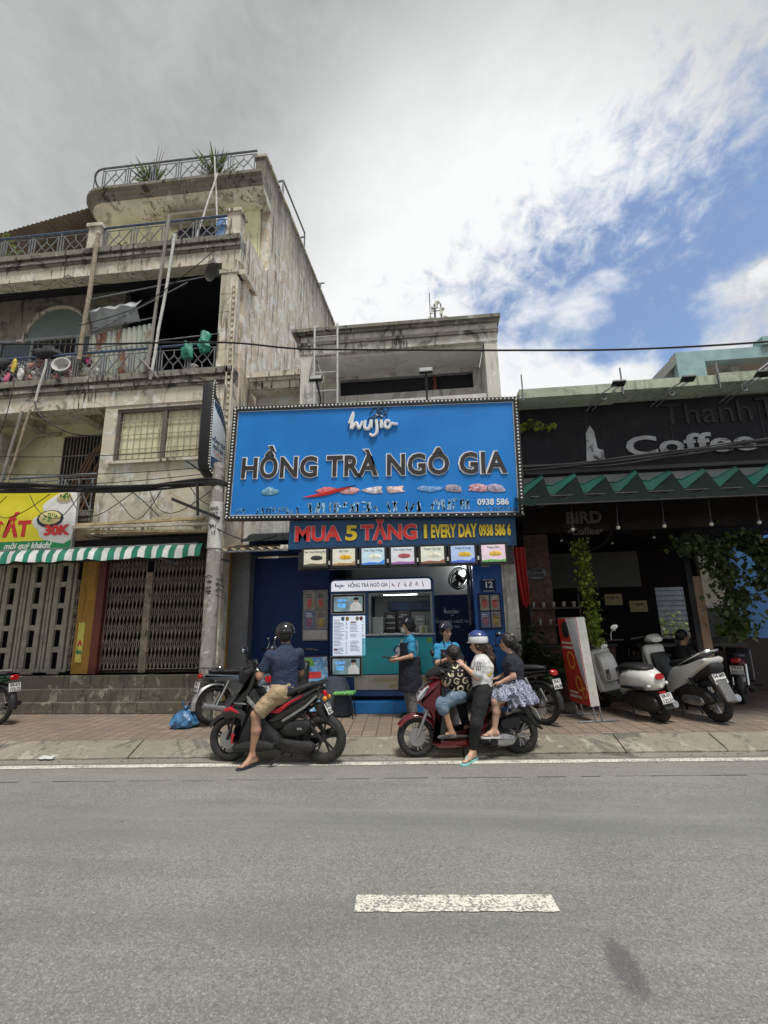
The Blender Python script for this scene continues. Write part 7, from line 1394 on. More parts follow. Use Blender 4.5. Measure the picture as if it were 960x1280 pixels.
# ================= the man on the black scooter
def man():
    t = thing('person', 'man in a navy polo, khaki shorts and black helmet sitting on the black scooter', 'person', (-1.95, 6.2, 0)); pr = []
    f = unit((-.62, .78, 0)); l = np.cross((0, 0, 1), f)          # turned towards the shop, back to the street
    hip = v3(-1.90, 6.15, .86); ch = v3(-1.91, 6.16, 1.20); nk = v3(-1.91, 6.19, 1.385); sl = ch + v3(-.02, 0, .06) + l * .185; sr = ch + v3(0, 0, .07) - l * .185
    torso(pr, hip, ch, nk, .158, .112, f); pr.append((nk - v3(0, 0, .06), nk + f * .015 + v3(0, 0, .05), .058, .054))
    hc = v3(-1.935, 6.21, 1.50); A = head(t, hc, (-.45, .88, -.05), (0, 0, 1), 1., M_skin, pr)
    eL = sl + v3(-.10, -.04, -.24); wL = eL + v3(-.12, .20, .02); eR = sr + v3(.0, .10, -.25); wR = eR + v3(-.22, .12, .06)
    limb(pr, [sl, eL, wL], [.056, .043, .029]); limb(pr, [sr, eR, wR], [.056, .043, .029]); hand(pr, wL, (-.7, .6, -.1), (0, 0, -1), 1, 1, .5); hand(pr, wR, (-.8, .3, .1), (0, 0, -1), -1, 1, .6)
    hL = hip + v3(-.04, -.09, -.03); kL = v3(-2.20, 5.99, .575); aL = v3(-2.23, 6.00, .125); hR = hip + v3(-.03, .09, -.03); kR = v3(-2.17, 6.36, .66); aR = v3(-2.10, 6.36, .29)
    limb(pr, [hL, kL], [.095, .062]); limb(pr, [kL, kL * .62 + aL * .38 + v3(.018, 0, 0), aL], [.058, .058, .036]); limb(pr, [hR, kR, aR], [.09, .06, .038]); foot(pr, aL, (-2.33, 5.84, .015), (-2.20, 6.04, .035)); foot(pr, aR, (-2.32, 6.36, .235), (-2.07, 6.36, .235))
    sdf_part('body', M_skin, t, pr, .008, .022)
    navy = mat('navy_polo', (.022, .036, .075), .8, 0, .2, 14, .75, 17, bd=.035); sp = []
    torso(sp, hip + v3(0, 0, .0), ch, nk, .172, .126, f, waist=.93); limb(sp, [sl, sl * .38 + eL * .62], [.064, .066]); limb(sp, [sr, sr * .38 + eR * .62], [.064, .066]); sp += [(sl, ch, .064, .09), (sr, ch, .064, .09), (hip - v3(0, 0, .10), hip, .165, .172, dict(ax=f, flat=1.3))]
    sdf_part('polo_shirt', navy, t, sp, .009, .03, disp=wrinkle(24, .0045), cuts=[(hip + v3(0, 0, -.10), (0, 0, -1)), (nk + v3(0, 0, .0), (0, 0, 1)), (sl * .42 + eL * .58, eL - sl), (sr * .42 + eR * .58, eR - sr)][:2]); sdf_part('collar', navy, t, [(nk - v3(0, 0, .03), nk + f * .01 + v3(0, 0, .012), .074, .066, dict(cut=True))], .007, .01)
    kh = mat('khaki_cloth', (.40, .30, .18), .85, 0, .18, 14, .75, 17, bd=.035); sp = [(hip + v3(0, 0, -.06), hip + v3(0, 0, .0), .16, .158, dict(ax=f, flat=1.2)), (hL, hL, .112, .112), (hR, hR, .108, .108)]; limb(sp, [hL, hL * .1 + kL * .9], [.11, .092], cut=True); limb(sp, [hR, hR * .12 + kR * .88], [.105, .088], cut=True)
    sdf_part('shorts', kh, t, sp, .009, .03, disp=wrinkle(26, .005, 1)); sl_m = mat('navy_foam', (.025, .03, .045), .7); shoe(t, (-2.19, 6.05, .022), (-2.335, 5.835, .014), sl_m, 1.15, 'slipper', sl_m); shoe(t, (-2.06, 6.36, .225), (-2.33, 6.36, .225), sl_m, 1.1, 'slipper', sl_m)
    sdf_part('hair', M_hair, t, [(A(-.02, 0, .03), A(-.03, 0, .0), .096, .092, dict(ax=np.cross((0, 0, 1), unit((-.45, .88, 0))), flat=1.1))], .009, .02, cuts=[(A(.02, 0, 0), unit((-.45, .88, 0)))])
    hb = mat('helmet_black', (.012, .012, .013), .18, 0, .15, 6, coat=.6); sdf_part('helmet', hb, t, [(A(-.012, 0, .055), A(-.02, 0, .05), .123, .123), (A(.06, 0, .06), A(.12, 0, .045), .055, .03, dict(ax=(0, 0, 1), flat=2.2))], .008, .03, cuts=[(A(0, 0, .012), (0.1, -.1, -1))]); mb = MB(); o0 = Vector(ROOT[t.name].translation); mb.ball(Vector(A(-.14, .03, .06)) - o0, .009, .009, .009, 7, 5); mb.build('helmet_stud', M_alu, t)
    mb = MB(); mb.tube([tuple(Vector(A(.0, s_ * .088, .02 - .09 * (1 - abs(s_)) * 1.3)) - o0) for s_ in (-1, -.6, 0, .6, 1)], .006, 5); mb.build('chin_strap', M_bk, t)
man()
# ================= boy in front on the red scooter
def boy():
    t = thing('person', 'boy in a black shirt with big cream letters on the red scooter', 'person', (.30, 6.5, 0)); pr = []; s = .82
    f = unit((-.80, .60, 0)); l = np.cross((0, 0, 1), f); hip = v3(.28, 6.50, .76); ch = v3(.285, 6.47, .985); nk = v3(.265, 6.49, 1.11); sl = ch + v3(0, 0, .045) + l * .135; sr = ch + v3(0, 0, .045) - l * .135
    torso(pr, hip, ch, nk, .132, .105, f, waist=.95); pr.append((nk - v3(0, 0, .05), nk + v3(-.02, .01, .04), .046, .044)); hc = v3(.225, 6.51, 1.205); A = head(t, hc, (-.86, .5, -.1), (-.1, .05, 1), .92, M_skin, pr)
    eL = sl + v3(-.09, -.05, -.15); wL = v3(.05, 6.46, .90); eR = sr + v3(-.07, .10, -.14); wR = v3(.06, 6.66, .95); limb(pr, [sl, eL, wL], [.044, .036, .026]); limb(pr, [sr, eR, wR], [.044, .036, .026]); hand(pr, wL, (-.9, .1, .1), (0, 0, -1), 1, .8, .7); hand(pr, wR, (-.9, 0, .2), (0, 0, -1), -1, .8, .6)
    hL = hip + v3(-.03, -.07, -.03); kL = v3(.045, 6.36, .635); aL = v3(.155, 6.36, .30); hR = hip + v3(-.03, .07, -.03); kR = v3(.04, 6.62, .64); aR = v3(.13, 6.62, .30)
    limb(pr, [hL, kL, aL], [.08, .056, .036]); limb(pr, [hR, kR, aR], [.08, .056, .036]); foot(pr, aL, (.0, 6.34, .245), (.185, 6.37, .245), .85); foot(pr, aR, (-.02, 6.62, .245), (.17, 6.62, .245), .85); sdf_part('body', M_skin, t, pr, .008, .02)
    sp = []; torso(sp, hip, ch, nk, .148, .122, f, waist=1.0); limb(sp, [sl, sl * .25 + eL * .75], [.056, .064]); limb(sp, [sr, sr * .25 + eR * .75], [.056, .064]); sp += [(sl, ch, .056, .08), (sr, ch, .056, .08)]
    sh_o = sdf_part('printed_shirt', mat('black_shirt', (.012, .012, .013), .8, 0, .2, 14, .75, 17, bd=.035), t, sp, .008, .03, disp=wrinkle(28, .004, 2), cuts=[(hip + v3(0, 0, -.05), (0, 0, -1)), (nk, (0, 0, 1))])
    # cream letters wrapped onto the shirt
    from mathutils.bvhtree import BVHTree
    bv = BVHTree.FromPolygons([v.co for v in sh_o.data.vertices], [p.vertices for p in sh_o.data.polygons]); cream = mat('cream_print', (.62, .56, .40), .7); rg = random.Random(2); n_ = 0
    for zz_ in range(5):
        for xx_ in range(4):
            ch_ = 'GUCOUG'[(xx_ + zz_ * 2) % 6]; org = Vector((.13 + xx_ * .112 + (.05 if zz_ % 2 else 0), 5.9, .72 + zz_ * .092)) - Vector(ROOT[t.name].translation); hit = bv.ray_cast(org, Vector((0, 1, 0)))
            if hit[0] is None: continue
            q = text('shirt_letter', ch_, .105, cream, sh_o, (0, 0, 0), ext=.0005, off=.0035, world=False); a = rg.uniform(-.7, .7)
            q.data.transform(Matrix.Rotation(a, 4, 'Y') @ Matrix.Translation((0, 0, 0)))
            for v in q.data.vertices:
                h2 = bv.ray_cast(Vector((org.x + v.co.x, org.y, org.z + v.co.z)), Vector((0, 1, 0))); 
                v.co = (h2[0] + h2[1] * (.003 + max(0, -v.co.y))) if h2[0] is not None else Vector((org.x + v.co.x, hit[0].y, org.z + v.co.z))
            if any((v.co - hit[0]).length > .14 for v in q.data.vertices): bpy.data.objects.remove(q); continue
    jn = mat('faded_denim', (.17, .25, .34), .85, 0, .3, 9, .75, 17, bd=.035); sp = [(hip + v3(0, 0, -.02), hip, .135, .135, dict(ax=f, flat=1.1))]; limb(sp, [hL, kL, kL * .82 + aL * .18], [.098, .085, .08]); limb(sp, [hR, kR, kR * .82 + aR * .18], [.098, .085, .08]); sdf_part('denim_shorts', jn, t, sp, .009, .03, disp=wrinkle(24, .005, 3))
    grey = mat('grey_shoe', (.10, .095, .09), .7); 
    for a_, y in ((aL, 6.36), (aR, 6.62)): sdf_part('shoe', grey, t, [(v3(.19, y, .262), v3(.04, y - .01, .258), .040, .040, dict(ax=(0, 0, 1), flat=1.15)), (v3(.04, y - .01, .258), v3(-.0, y - .02, .252), .042, .034)], .008, .02, cuts=[((0, 0, .24), (0, 0, -1)), ((0, 0, .287), (0, 0, 1))])
    sdf_part('hair', M_hair, t, [(A(-.012, 0, .042), A(-.03, 0, .03), .092, .092), (A(-.03, 0, .02), A(-.04, 0, -.02), .08, .07)], .008, .02, disp=wrinkle(80, .004), cuts=[(A(.055, 0, .03), unit((-.86, .5, -.75)))])
boy()
# ================= woman with the white helmet
def woman():
    t = thing('person', 'woman in a white shirt, black trousers and white helmet astride the red scooter', 'person', (.55, 6.4, 0)); pr = []
    f = unit((-.94, .34, 0)); l = np.cross((0, 0, 1), f); hip = v3(.57, 6.44, .80); ch = v3(.585, 6.46, 1.06); nk = v3(.575, 6.48, 1.225); sl = ch + v3(-.0, -.01, .06) + l * .145; sr = ch + v3(0, 0, .06) - l * .145
    torso(pr, hip, ch, nk, .132, .112, f, waist=.84); pr.append((nk - v3(0, 0, .05), nk + v3(-.02, 0, .05), .046, .043)); hc = v3(.545, 6.48, 1.335); A = head(t, hc, (-.96, .24, -.2), (-.12, 0, 1), .95, M_skin2, pr)
    eL = v3(.50, 6.28, .95); wL = v3(.345, 6.36, 1.085); eR = v3(.44, 6.66, .98); wR = v3(.31, 6.52, 1.09); limb(pr, [sl, eL, wL], [.047, .037, .025]); limb(pr, [sr, eR, wR], [.047, .037, .025]); hand(pr, wL, (-.5, .35, .55), (-.2, .9, -.2), 1, .85, .7); hand(pr, wR, (-.6, -.2, .4), (-.2, -.8, -.2), -1, .85, .7)
    hL = hip + v3(-.01, -.085, -.04); kL = v3(.45, 6.24, .43); aL = v3(.395, 6.29, .115); hR = hip + v3(-.02, .085, -.04); kR = v3(.30, 6.70, .62); aR = v3(.35, 6.70, .30)
    limb(pr, [hL, kL, aL], [.10, .062, .037]); limb(pr, [hR, kR, aR], [.10, .062, .037]); foot(pr, aL, (.265, 6.10, .02), (.41, 6.32, .03), .92); foot(pr, aR, (.16, 6.70, .245), (.38, 6.70, .245), .9); sdf_part('body', M_skin2, t, pr, .008, .02)
    wh = mat('white_jersey', (.66, .66, .66), .75, 0, .08, 12, .75, 17, bd=.035); sp = []; torso(sp, hip + v3(0, 0, .05), ch, nk, .145, .127, f, waist=.95); limb(sp, [sl, sl * .25 + eL * .75], [.056, .06]); limb(sp, [sr, sr * .25 + eR * .75], [.056, .06]); sp += [(sl, ch, .056, .08), (sr, ch, .056, .08)]
    so_ = sdf_part('white_shirt', wh, t, sp, .008, .03, disp=wrinkle(26, .004, 4), cuts=[(hip + v3(0, 0, -.02), (0, 0, -1)), (nk + v3(0, 0, -.005), (0, 0, 1))]); o0 = Vector(ROOT[t.name].translation)
    mb = MB()
    for k_ in range(3):
        off = (k_ - 1) * .022; P = [Vector(tuple(sl + (eL - sl) * u_)) + Vector((off, -.066 + .004 * abs(k_ - 1), .014 + .008 * u_)) - o0 for u_ in (0, .2, .4, .6)]; mb.tube(P, .005, 5)
    mb.build('sleeve_stripes', M_ink, t); q = text('shirt_number', '5', .15, mat('gold_print', (.5, .36, .06), .6), t, (0, 0, 0), ext=.004, off=.006, world=False); q.data.transform(Matrix.Translation(Vector((.655, 6.335, 1.01)) - o0) @ Matrix.Rotation(R(24), 4, 'Z'))
    bt = mat('black_trousers', (.010, .010, .011), .8, 0, .2, 12, .75, 17, bd=.035); sp = [(hip + v3(0, 0, -.03), hip + v3(0, 0, .05), .148, .135, dict(ax=f, flat=1.1))]; limb(sp, [hL, kL, kL * .14 + aL * .86], [.116, .076, .052]); limb(sp, [hR, kR, kR * .2 + aR * .8], [.112, .074, .054]); sdf_part('trousers', bt, t, sp, .009, .03, disp=wrinkle(22, .004, 5))
    mint = mat('mint_foam', (.24, .52, .50), .6); shoe(t, (.425, 6.345, .02), (.258, 6.085, .014), mint, 1.1, 'flip_flop', mint); shoe(t, (.38, 6.70, .235), (.15, 6.70, .235), mint, 1.0, 'flip_flop', mint)
    hv = [(A(-.02, 0, .02), A(-.04, 0, -.02), .088, .082), (A(-.09, 0, .0), A(-.13, -.01, -.06), .05, .045), (A(-.13, -.01, -.06), A(-.15, -.02, -.20), .045, .05), (A(-.15, -.02, -.20), A(-.13, -.02, -.34), .05, .02)]
    sdf_part('hair', M_hair2, t, hv, .009, .025, disp=wrinkle(70, .005), cuts=[(A(.03, 0, 0), unit((-.96, .24, .25)))]); o0n = np.array(ROOT[t.name].translation)
    sdf_part('helmet', mat('helmet_white', (.70, .70, .70), .3, 0, .05, coat=.4), t, [(A(-.01, 0, .06), A(-.03, 0, .055), .118, .118), (A(.06, 0, .05), A(.12, 0, .03), .06, .03, dict(ax=(0, 0, 1), flat=2.))], .008, .03, cuts=[(A(0, 0, .02), (.0, 0, -1)), (A(0, 0, .115), (0, 0, 1))]); sdf_part('helmet_top', mat('helmet_blue', (.03, .06, .22), .3, 0, .1, coat=.4), t, [(A(-.01, 0, .065), A(-.03, 0, .06), .122, .122)], .008, .02, cuts=[(A(0, 0, .108), (0, 0, -1))]); sdf_part('helmet_vent', MATS['helmet_blue'], t, [(A(.02, .085, .075), A(-.05, .085, .085), .03, .03, dict(ax=(0, 0, 1), flat=1.6))], .008, .01)
    mb = MB(); mb.tube([tuple(A(.02, q * .08, .02 - .125 * (1 - q * q)) - o0n) for q in (-1, -.6, 0, .6, 1)], .006, 5); mb.build('chin_strap', M_bk, t); mb = MB(); mb.T = None; c_ = Vector((.30, 6.42, 1.15)) - o0; mb.cbox(c_, .075, .012, .15, Matrix.Rotation(R(30), 3, 'Y')); mb.build('phone', M_black, t)
woman()
# ================= girl at the back
def girl():
    t = thing('person', 'girl in a dark tee and ruffled skirt seated last on the red scooter', 'person', (.98, 6.5, 0)); pr = []
    f = unit((-.95, .30, 0)); l = np.cross((0, 0, 1), f); hip = v3(.98, 6.50, .83); ch = v3(.975, 6.50, 1.08); nk = v3(.955, 6.51, 1.235); sl = ch + v3(0, -.01, .05) + l * .135; sr = ch + v3(0, 0, .05) - l * .135
    torso(pr, hip, ch, nk, .122, .10, f, waist=.86); pr.append((nk - v3(0, 0, .05), nk + v3(-.015, 0, .05), .042, .040)); hc = v3(.925, 6.52, 1.345); A = head(t, hc, (-.96, .28, -.02), (-.05, 0, 1), .93, M_skin2, pr)
    eL = v3(.945, 6.33, .955); wL = v3(.80, 6.36, .885); eR = v3(.93, 6.68, .96); wR = v3(.78, 6.62, .90); limb(pr, [sl, eL, wL], [.043, .034, .024]); limb(pr, [sr, eR, wR], [.043, .034, .024]); hand(pr, wL, (-.9, .1, -.15), (0, 0, -1), 1, .8, .5); hand(pr, wR, (-.9, -.1, -.1), (0, 0, -1), -1, .8, .5)
    hL = hip + v3(-.03, -.075, -.05); kL = v3(.705, 6.32, .665); aL = v3(.67, 6.33, .335); hR = hip + v3(-.03, .075, -.05); kR = v3(.71, 6.70, .66); aR = v3(.68, 6.72, .33)
    limb(pr, [hL, kL], [.085, .055]); limb(pr, [kL, kL * .65 + aL * .35 + v3(.015, 0, 0), aL], [.052, .048, .032]); limb(pr, [hR, kR, aR], [.085, .055, .033]); foot(pr, aL, (.525, 6.28, .275), (.70, 6.33, .27), .88); foot(pr, aR, (.54, 6.74, .275), (.71, 6.72, .27), .88); sdf_part('body', M_skin2, t, pr, .008, .02)
    tee = mat('charcoal_tee', (.018, .020, .032), .8, 0, .2, 12, .75, 17, bd=.035); sp = []; torso(sp, hip + v3(0, 0, .06), ch, nk, .135, .115, f, waist=.96); limb(sp, [sl, sl * .45 + eL * .55], [.052, .054]); limb(sp, [sr, sr * .45 + eR * .55], [.052, .054]); sp += [(sl, ch, .052, .075), (sr, ch, .052, .075)]; sdf_part('tee_shirt', tee, t, sp, .008, .03, disp=wrinkle(28, .004, 6), cuts=[(hip + v3(0, 0, -.0), (0, 0, -1)), (nk + v3(0, 0, -.01), (0, 0, 1))])
    m_, t_, b_ = _mk('checked_cloth'); tcn = t_.nodes.new('ShaderNodeTexCoord').outputs['Object']; nz = _noise(t_, tcn, 65, 3, .7); c_ = _mixc(t_, _ramp(t_, nz, .46, .54), (.42, .44, .52), (.07, .08, .16)); t_.links.new(c_, b_.inputs['Base Color']); b_.inputs['Roughness'].default_value = .9
    rf = lambda a, fz, ph: (lambda G: a * np.sin(np.arctan2(G[..., 1] - 6.47, G[..., 0] - 1.0) * 15 + ph + G[..., 2] * fz))
    wst = hip + v3(0, 0, .05)
    sdf_part('ruffled_skirt', m_, t, [(wst, v3(.96, 6.46, .76), .125, .19, dict(cut=True)), (hL, hL * .3 + kL * .7, .12, .12), (hR, hR * .3 + kR * .7, .12, .12), (v3(1.02, 6.40, .82), v3(1.04, 6.39, .66), .13, .165, dict(cut=True))], .009, .03, disp=rf(.012, 20, 0), cuts=[((0, 0, .675), (0, 0, -1))])
    sdf_part('skirt_flounce', m_, t, [(v3(.98, 6.45, .83), v3(.98, 6.44, .73), .155, .215, dict(cut=True)), (v3(1.03, 6.40, .74), v3(1.05, 6.39, .62), .15, .19, dict(cut=True))], .009, .02, disp=rf(.016, 30, 2), cuts=[((.70, 0, 0), (-1, 0, 0))])
    sw = mat('white_sandal', (.6, .58, .55), .5); shoe(t, (.715, 6.335, .262), (.515, 6.275, .268), sw, .95, 'sandal', sw); shoe(t, (.72, 6.72, .262), (.53, 6.74, .268), sw, .95, 'sandal', sw)
    sdf_part('hair', M_hair, t, [(A(-.015, 0, .04), A(-.035, 0, .02), .094, .092), (A(-.06, 0, .0), A(-.09, 0, -.05), .065, .055), (A(-.10, 0, -.02), A(-.13, 0, -.05), .045, .04), (A(-.13, 0, -.05), A(-.14, -.02, -.16), .036, .03), (A(-.14, -.02, -.16), A(-.12, -.02, -.24), .03, .015)], .008, .02, disp=wrinkle(80, .004, 1), cuts=[(A(.04, 0, .02), unit((-.96, .28, -.55)))])
    o0 = np.array(ROOT[t.name].translation); mb = MB(); [mb.ball(tuple(A(-.09, q * .05, .09 + .02 * q) - o0), .014, .014, .010, 7, 5) for q in (-1, 1)]; [mb.ball(tuple(A(-.13, q * .03, -.05) - o0), .016, n=7, m=5) for q in (-1, 0, 1)]; mb.build('hair_clip', mat('pearl_clip', (.6, .6, .58), .3), t)
    mb = MB(); [mb.torus(tuple(A(.088, q * .034, .012) - o0), .022, .0025, 14, 5, M=Matrix.Rotation(R(90 + 15), 3, 'Z')) for q in (-1, 1)]; mb.tube([tuple(A(.085, .055, .014) - o0), tuple(A(.0, .08, .018) - o0)], .002, 4); mb.build('glasses', M_black, t)
girl()
# ================= shop staff
def staff(label, base, f, look, arms, capf, hgt=1.0, seed=0, mask=False, legs=True):
    t = thing('person', label, 'person', base); b = np.array(base, float); s = hgt; f = unit(f); l = np.cross((0, 0, 1), f); pr = []; W = lambda x, y, z: b + (f * x + l * y) * s + v3(0, 0, z * s)
    hip = W(0, 0, .84); ch = W(.0, 0, 1.14); nk = W(.0, 0, 1.315); sl = W(0, .155, 1.21); sr = W(0, -.155, 1.21); torso(pr, hip, ch, nk, .135 * s, .10 * s, f, waist=.84); pr.append((nk - v3(0, 0, .05), nk + f * .02 + v3(0, 0, .05), .046 * s, .043 * s)); hc = W(.035, 0, 1.435); A = head(t, hc, look, (f * .12 + v3(0, 0, 1)), .97 * s, M_skin2, pr)
    (e1, w1), (e2, w2) = [(W(*a), W(*c)) for a, c in arms]; limb(pr, [sl, e1, w1], [.045 * s, .036 * s, .025 * s]); limb(pr, [sr, e2, w2], [.045 * s, .036 * s, .025 * s]); hand(pr, w1, unit(w1 - e1), (-l * .6 + v3(0, 0, .4)), 1, .88, .6); hand(pr, w2, unit(w2 - e2), (l * .6 + v3(0, 0, .4)), -1, .88, .6)
    q = [(W(0, sg_ * .085, .80), W(.02, sg_ * .09, .45), W(-.01, sg_ * .09, .085)) for sg_ in (1, -1)]
    for h_, k_, a_ in q: limb(pr, [h_, k_, a_], [.09 * s, .06 * s, .038 * s]); foot(pr, a_, a_ + f * .15 - v3(0, 0, .075), a_ - f * .05 - v3(0, 0, .075), .95)
    sdf_part('body', M_skin2, t, pr, .009, .02); bl = mat('cyan_tee', (.03, .26, .46), .75, 0, .12, 12, .75, 17, bd=.035); sp = []; torso(sp, hip, ch, nk, .148 * s, .115 * s, f, waist=.95); limb(sp, [sl, sl * .35 + e1 * .65], [.055 * s, .058 * s]); limb(sp, [sr, sr * .35 + e2 * .65], [.055 * s, .058 * s]); sp += [(sl, ch, .055 * s, .08 * s), (sr, ch, .055 * s, .08 * s)]; sdf_part('tee_shirt', bl, t, sp, .009, .03, disp=wrinkle(26, .004, seed), cuts=[(hip + v3(0, 0, -.06), (0, 0, -1)), (nk + v3(0, 0, -.005), (0, 0, 1))])
    ap = mat('navy_apron', (.010, .012, .022), .8, 0, .2, 10, .75, 17, bd=.035); sp = [(W(.005, 0, .42), W(.0, 0, .95), .20 * s, .178 * s, dict(ax=f, flat=1.0, cut=True))]; sdf_part('apron', ap, t, sp, .009, .02, disp=wrinkle(20, .005, seed + 1)); sdf_part('apron_bib', ap, t, [(W(.02, 0, .93), W(.025, 0, 1.18), .158 * s, .148 * s, dict(ax=f, flat=1.12, cut=True))], .009, .02, cuts=[(W(-.03, 0, 1.0), -f)]); mb = MB(); o0 = b; [mb.tube([tuple(W(.105, y, 1.16) - o0), tuple(W(.06, y * .9, 1.28) - o0), tuple(W(-.06, y * .5, 1.30) - o0), tuple(W(-.10, -y * .2, 1.15) - o0)], .011, 5) for y in (.07, -.07)]; mb.build('apron_straps', ap, t)
    tr = mat('grey_trousers', (.17, .17, .175), .85, 0, .18, 10, .75, 17, bd=.035); sp = [(hip + v3(0, 0, -.04), hip, .13 * s, .125 * s, dict(ax=f, flat=1.2))]
    for h_, k_, a_ in q: limb(sp, [h_, k_, a_ + v3(0, 0, .0)], [.088 * s, .076 * s, .068 * s])
    sdf_part('trousers', tr, t, sp, .010, .025, disp=wrinkle(18, .006, seed)); bs = mat('black_shoe', (.015, .015, .016), .5)
    for h_, k_, a_ in q: sdf_part('shoe', bs, t, [(a_ - f * .05 - v3(0, 0, .045), a_ + f * .13 - v3(0, 0, .05), .045, .042), (a_ - v3(0, 0, .03), a_ - f * .03, .045, .045)], .009, .02, cuts=[(b + v3(0, 0, .004), (0, 0, -1))])
    lk = unit(look); sdf_part('hair', M_hair, t, [(A(-.015, 0, .035), A(-.035, 0, .0), .093 * s, .09 * s), (A(-.09, 0, .0), A(-.12, 0, -.01), .05 * s, .042 * s)], .009, .02, disp=wrinkle(80, .003), cuts=[(A(.035, 0, .02), unit(lk + v3(0, 0, -.5)))]); cap = mat('navy_cap', (.016, .018, .032), .8, 0, .15, 10, .2, 200); sdf_part('cap', cap, t, [(A(-.01, 0, .075), A(-.03, 0, .065), .102 * s, .102 * s), (A(.07, 0, .06), A(.125, 0, .045), .058 * s, .052 * s, dict(ax=(0, 0, 1), flat=4.))], .008, .02, cuts=[(A(0, 0, .045), (0, 0, -1))]); mb = MB(); p = A(.02, capf * .095, .085) - o0; mb.tube([tuple(p), tuple(p + v3(.03, -.01, .045))], .010, 5); mb.build('cap_clip', M_white, t)
    if mask: sdf_part('face_mask', mat('clear_mask', (.42, .40, .37), .35), t, [(A(.06, 0, -.04), A(.065, 0, -.065), .052 * s, .05 * s)], .008, .02, cuts=[(A(0, 0, -.012), (0, 0, 1))])
    return t, W
ts, W = staff('staff member in a cyan shirt and navy apron holding a tablet by the kiosk', (-.42, 8.05, .15), (-.95, -.30, 0), (-.97, -.22, -.12), (((.03, .21, .97), (.25, .12, .92)), ((.04, -.20, .97), (.26, -.10, .93))), 1, .985, 1, True)
o0 = Vector((-.42, 8.05, .15)); mb = MB(); p = Vector(tuple(W(.36, 0, .95))) - o0; mb.cbox(p, .20, .16, .014, Matrix.Rotation(R(8), 3, 'Y')); o = mb.build('tablet', M_black); o.location = o0; tag(o, 'black tablet held flat by the apron wearing staff member', 'tablet')
staff('staff member in a cyan shirt and dark cap bending over her order behind the boy', (.16, 7.30, .15), (.35, -.93, 0), (.45, -.80, -.38), (((.10, .20, .98), (.28, .06, 1.06)), ((.10, -.20, .98), (.28, -.05, 1.06))), -1, .925, 2)
# ================= customer sitting in the cafe
def sitter():
    b = v3(4.18, 8.95, .15); t = thing('person', 'person in dark clothes sitting in the shade inside the coffee shop', 'person', tuple(b)); pr = []; f = unit((.9, .3, 0)); l = np.cross((0, 0, 1), f); W = lambda x, y, z: b + f * x + l * y + v3(0, 0, z)
    hip = W(0, 0, .52); ch = W(.04, 0, .84); nk = W(.06, 0, 1.0); sl, sr = W(.04, .17, .90), W(.04, -.17, .90); torso(pr, hip, ch, nk, .15, .11, f); pr.append((nk - v3(0, 0, .05), nk + v3(.01, 0, .06), .052, .05)); A = head(t, W(.08, 0, 1.13), (.95, .1, -.05), (0, 0, 1), 1., M_skin, pr)
    e1, w1, e2, w2 = W(.12, .22, .66), W(.32, .12, .68), W(.12, -.22, .66), W(.32, -.1, .68); limb(pr, [sl, e1, w1], [.05, .04, .028]); limb(pr, [sr, e2, w2], [.05, .04, .028]); hand(pr, w1, (.8, -.4, 0), (0, 0, -1), 1, .9); hand(pr, w2, (.8, .4, 0), (0, 0, -1), -1, .9)
    for y in (.09, -.09): limb(pr, [W(0, y, .50), W(.42, y * 1.2, .50), W(.42, y * 1.2, .09)], [.09, .065, .04]); foot(pr, W(.42, y * 1.2, .09), W(.58, y * 1.2, .01), W(.38, y * 1.2, .01))
    sdf_part('body', M_skin, t, pr, .010, .02); sp = []; torso(sp, hip, ch, nk, .165, .125, f); limb(sp, [sl, sl * .3 + e1 * .7], [.07, .065]); limb(sp, [sr, sr * .3 + e2 * .7], [.07, .065]); sdf_part('shirt', mat('black_tee', (.012, .012, .014), .8), t, sp, .010, .03, cuts=[(nk, (0, 0, 1))]); sp = [(hip, hip, .15, .15)]; [limb(sp, [W(0, y, .50), W(.42, y * 1.2, .50), W(.42, y * 1.2, .15)], [.105, .08, .06]) for y in (.09, -.09)]; sdf_part('trousers', mat('dark_trousers', (.02, .02, .024), .8), t, sp, .010, .03); sdf_part('hair', M_hair, t, [(A(-.015, 0, .045), A(-.03, 0, .03), .094, .092)], .009, .02, cuts=[(A(.05, 0, .03), unit((.95, .1, -.6)))])
    c = thing('cafe_chair', 'low dark plastic chair under the seated cafe customer', 'chair', tuple(b - f * .04), math.atan2(f[1], f[0])); mb = MB(); mb.rbox(-.2, .2, -.2, .2, .38, .42, .01); mb.build('seat', M_brown, c); mb = MB(); mb.rbox(-.22, -.18, -.19, .19, .43, .8, .01); mb.build('backrest', M_brown, c)
    for x in (-.17, .17):
        for y in (-.17, .17): mb = MB(); mb.tube([(x, y, .0), (x * .95, y * .95, .38)], .018, 6); mb.build('leg', M_brown, c)
sitter()

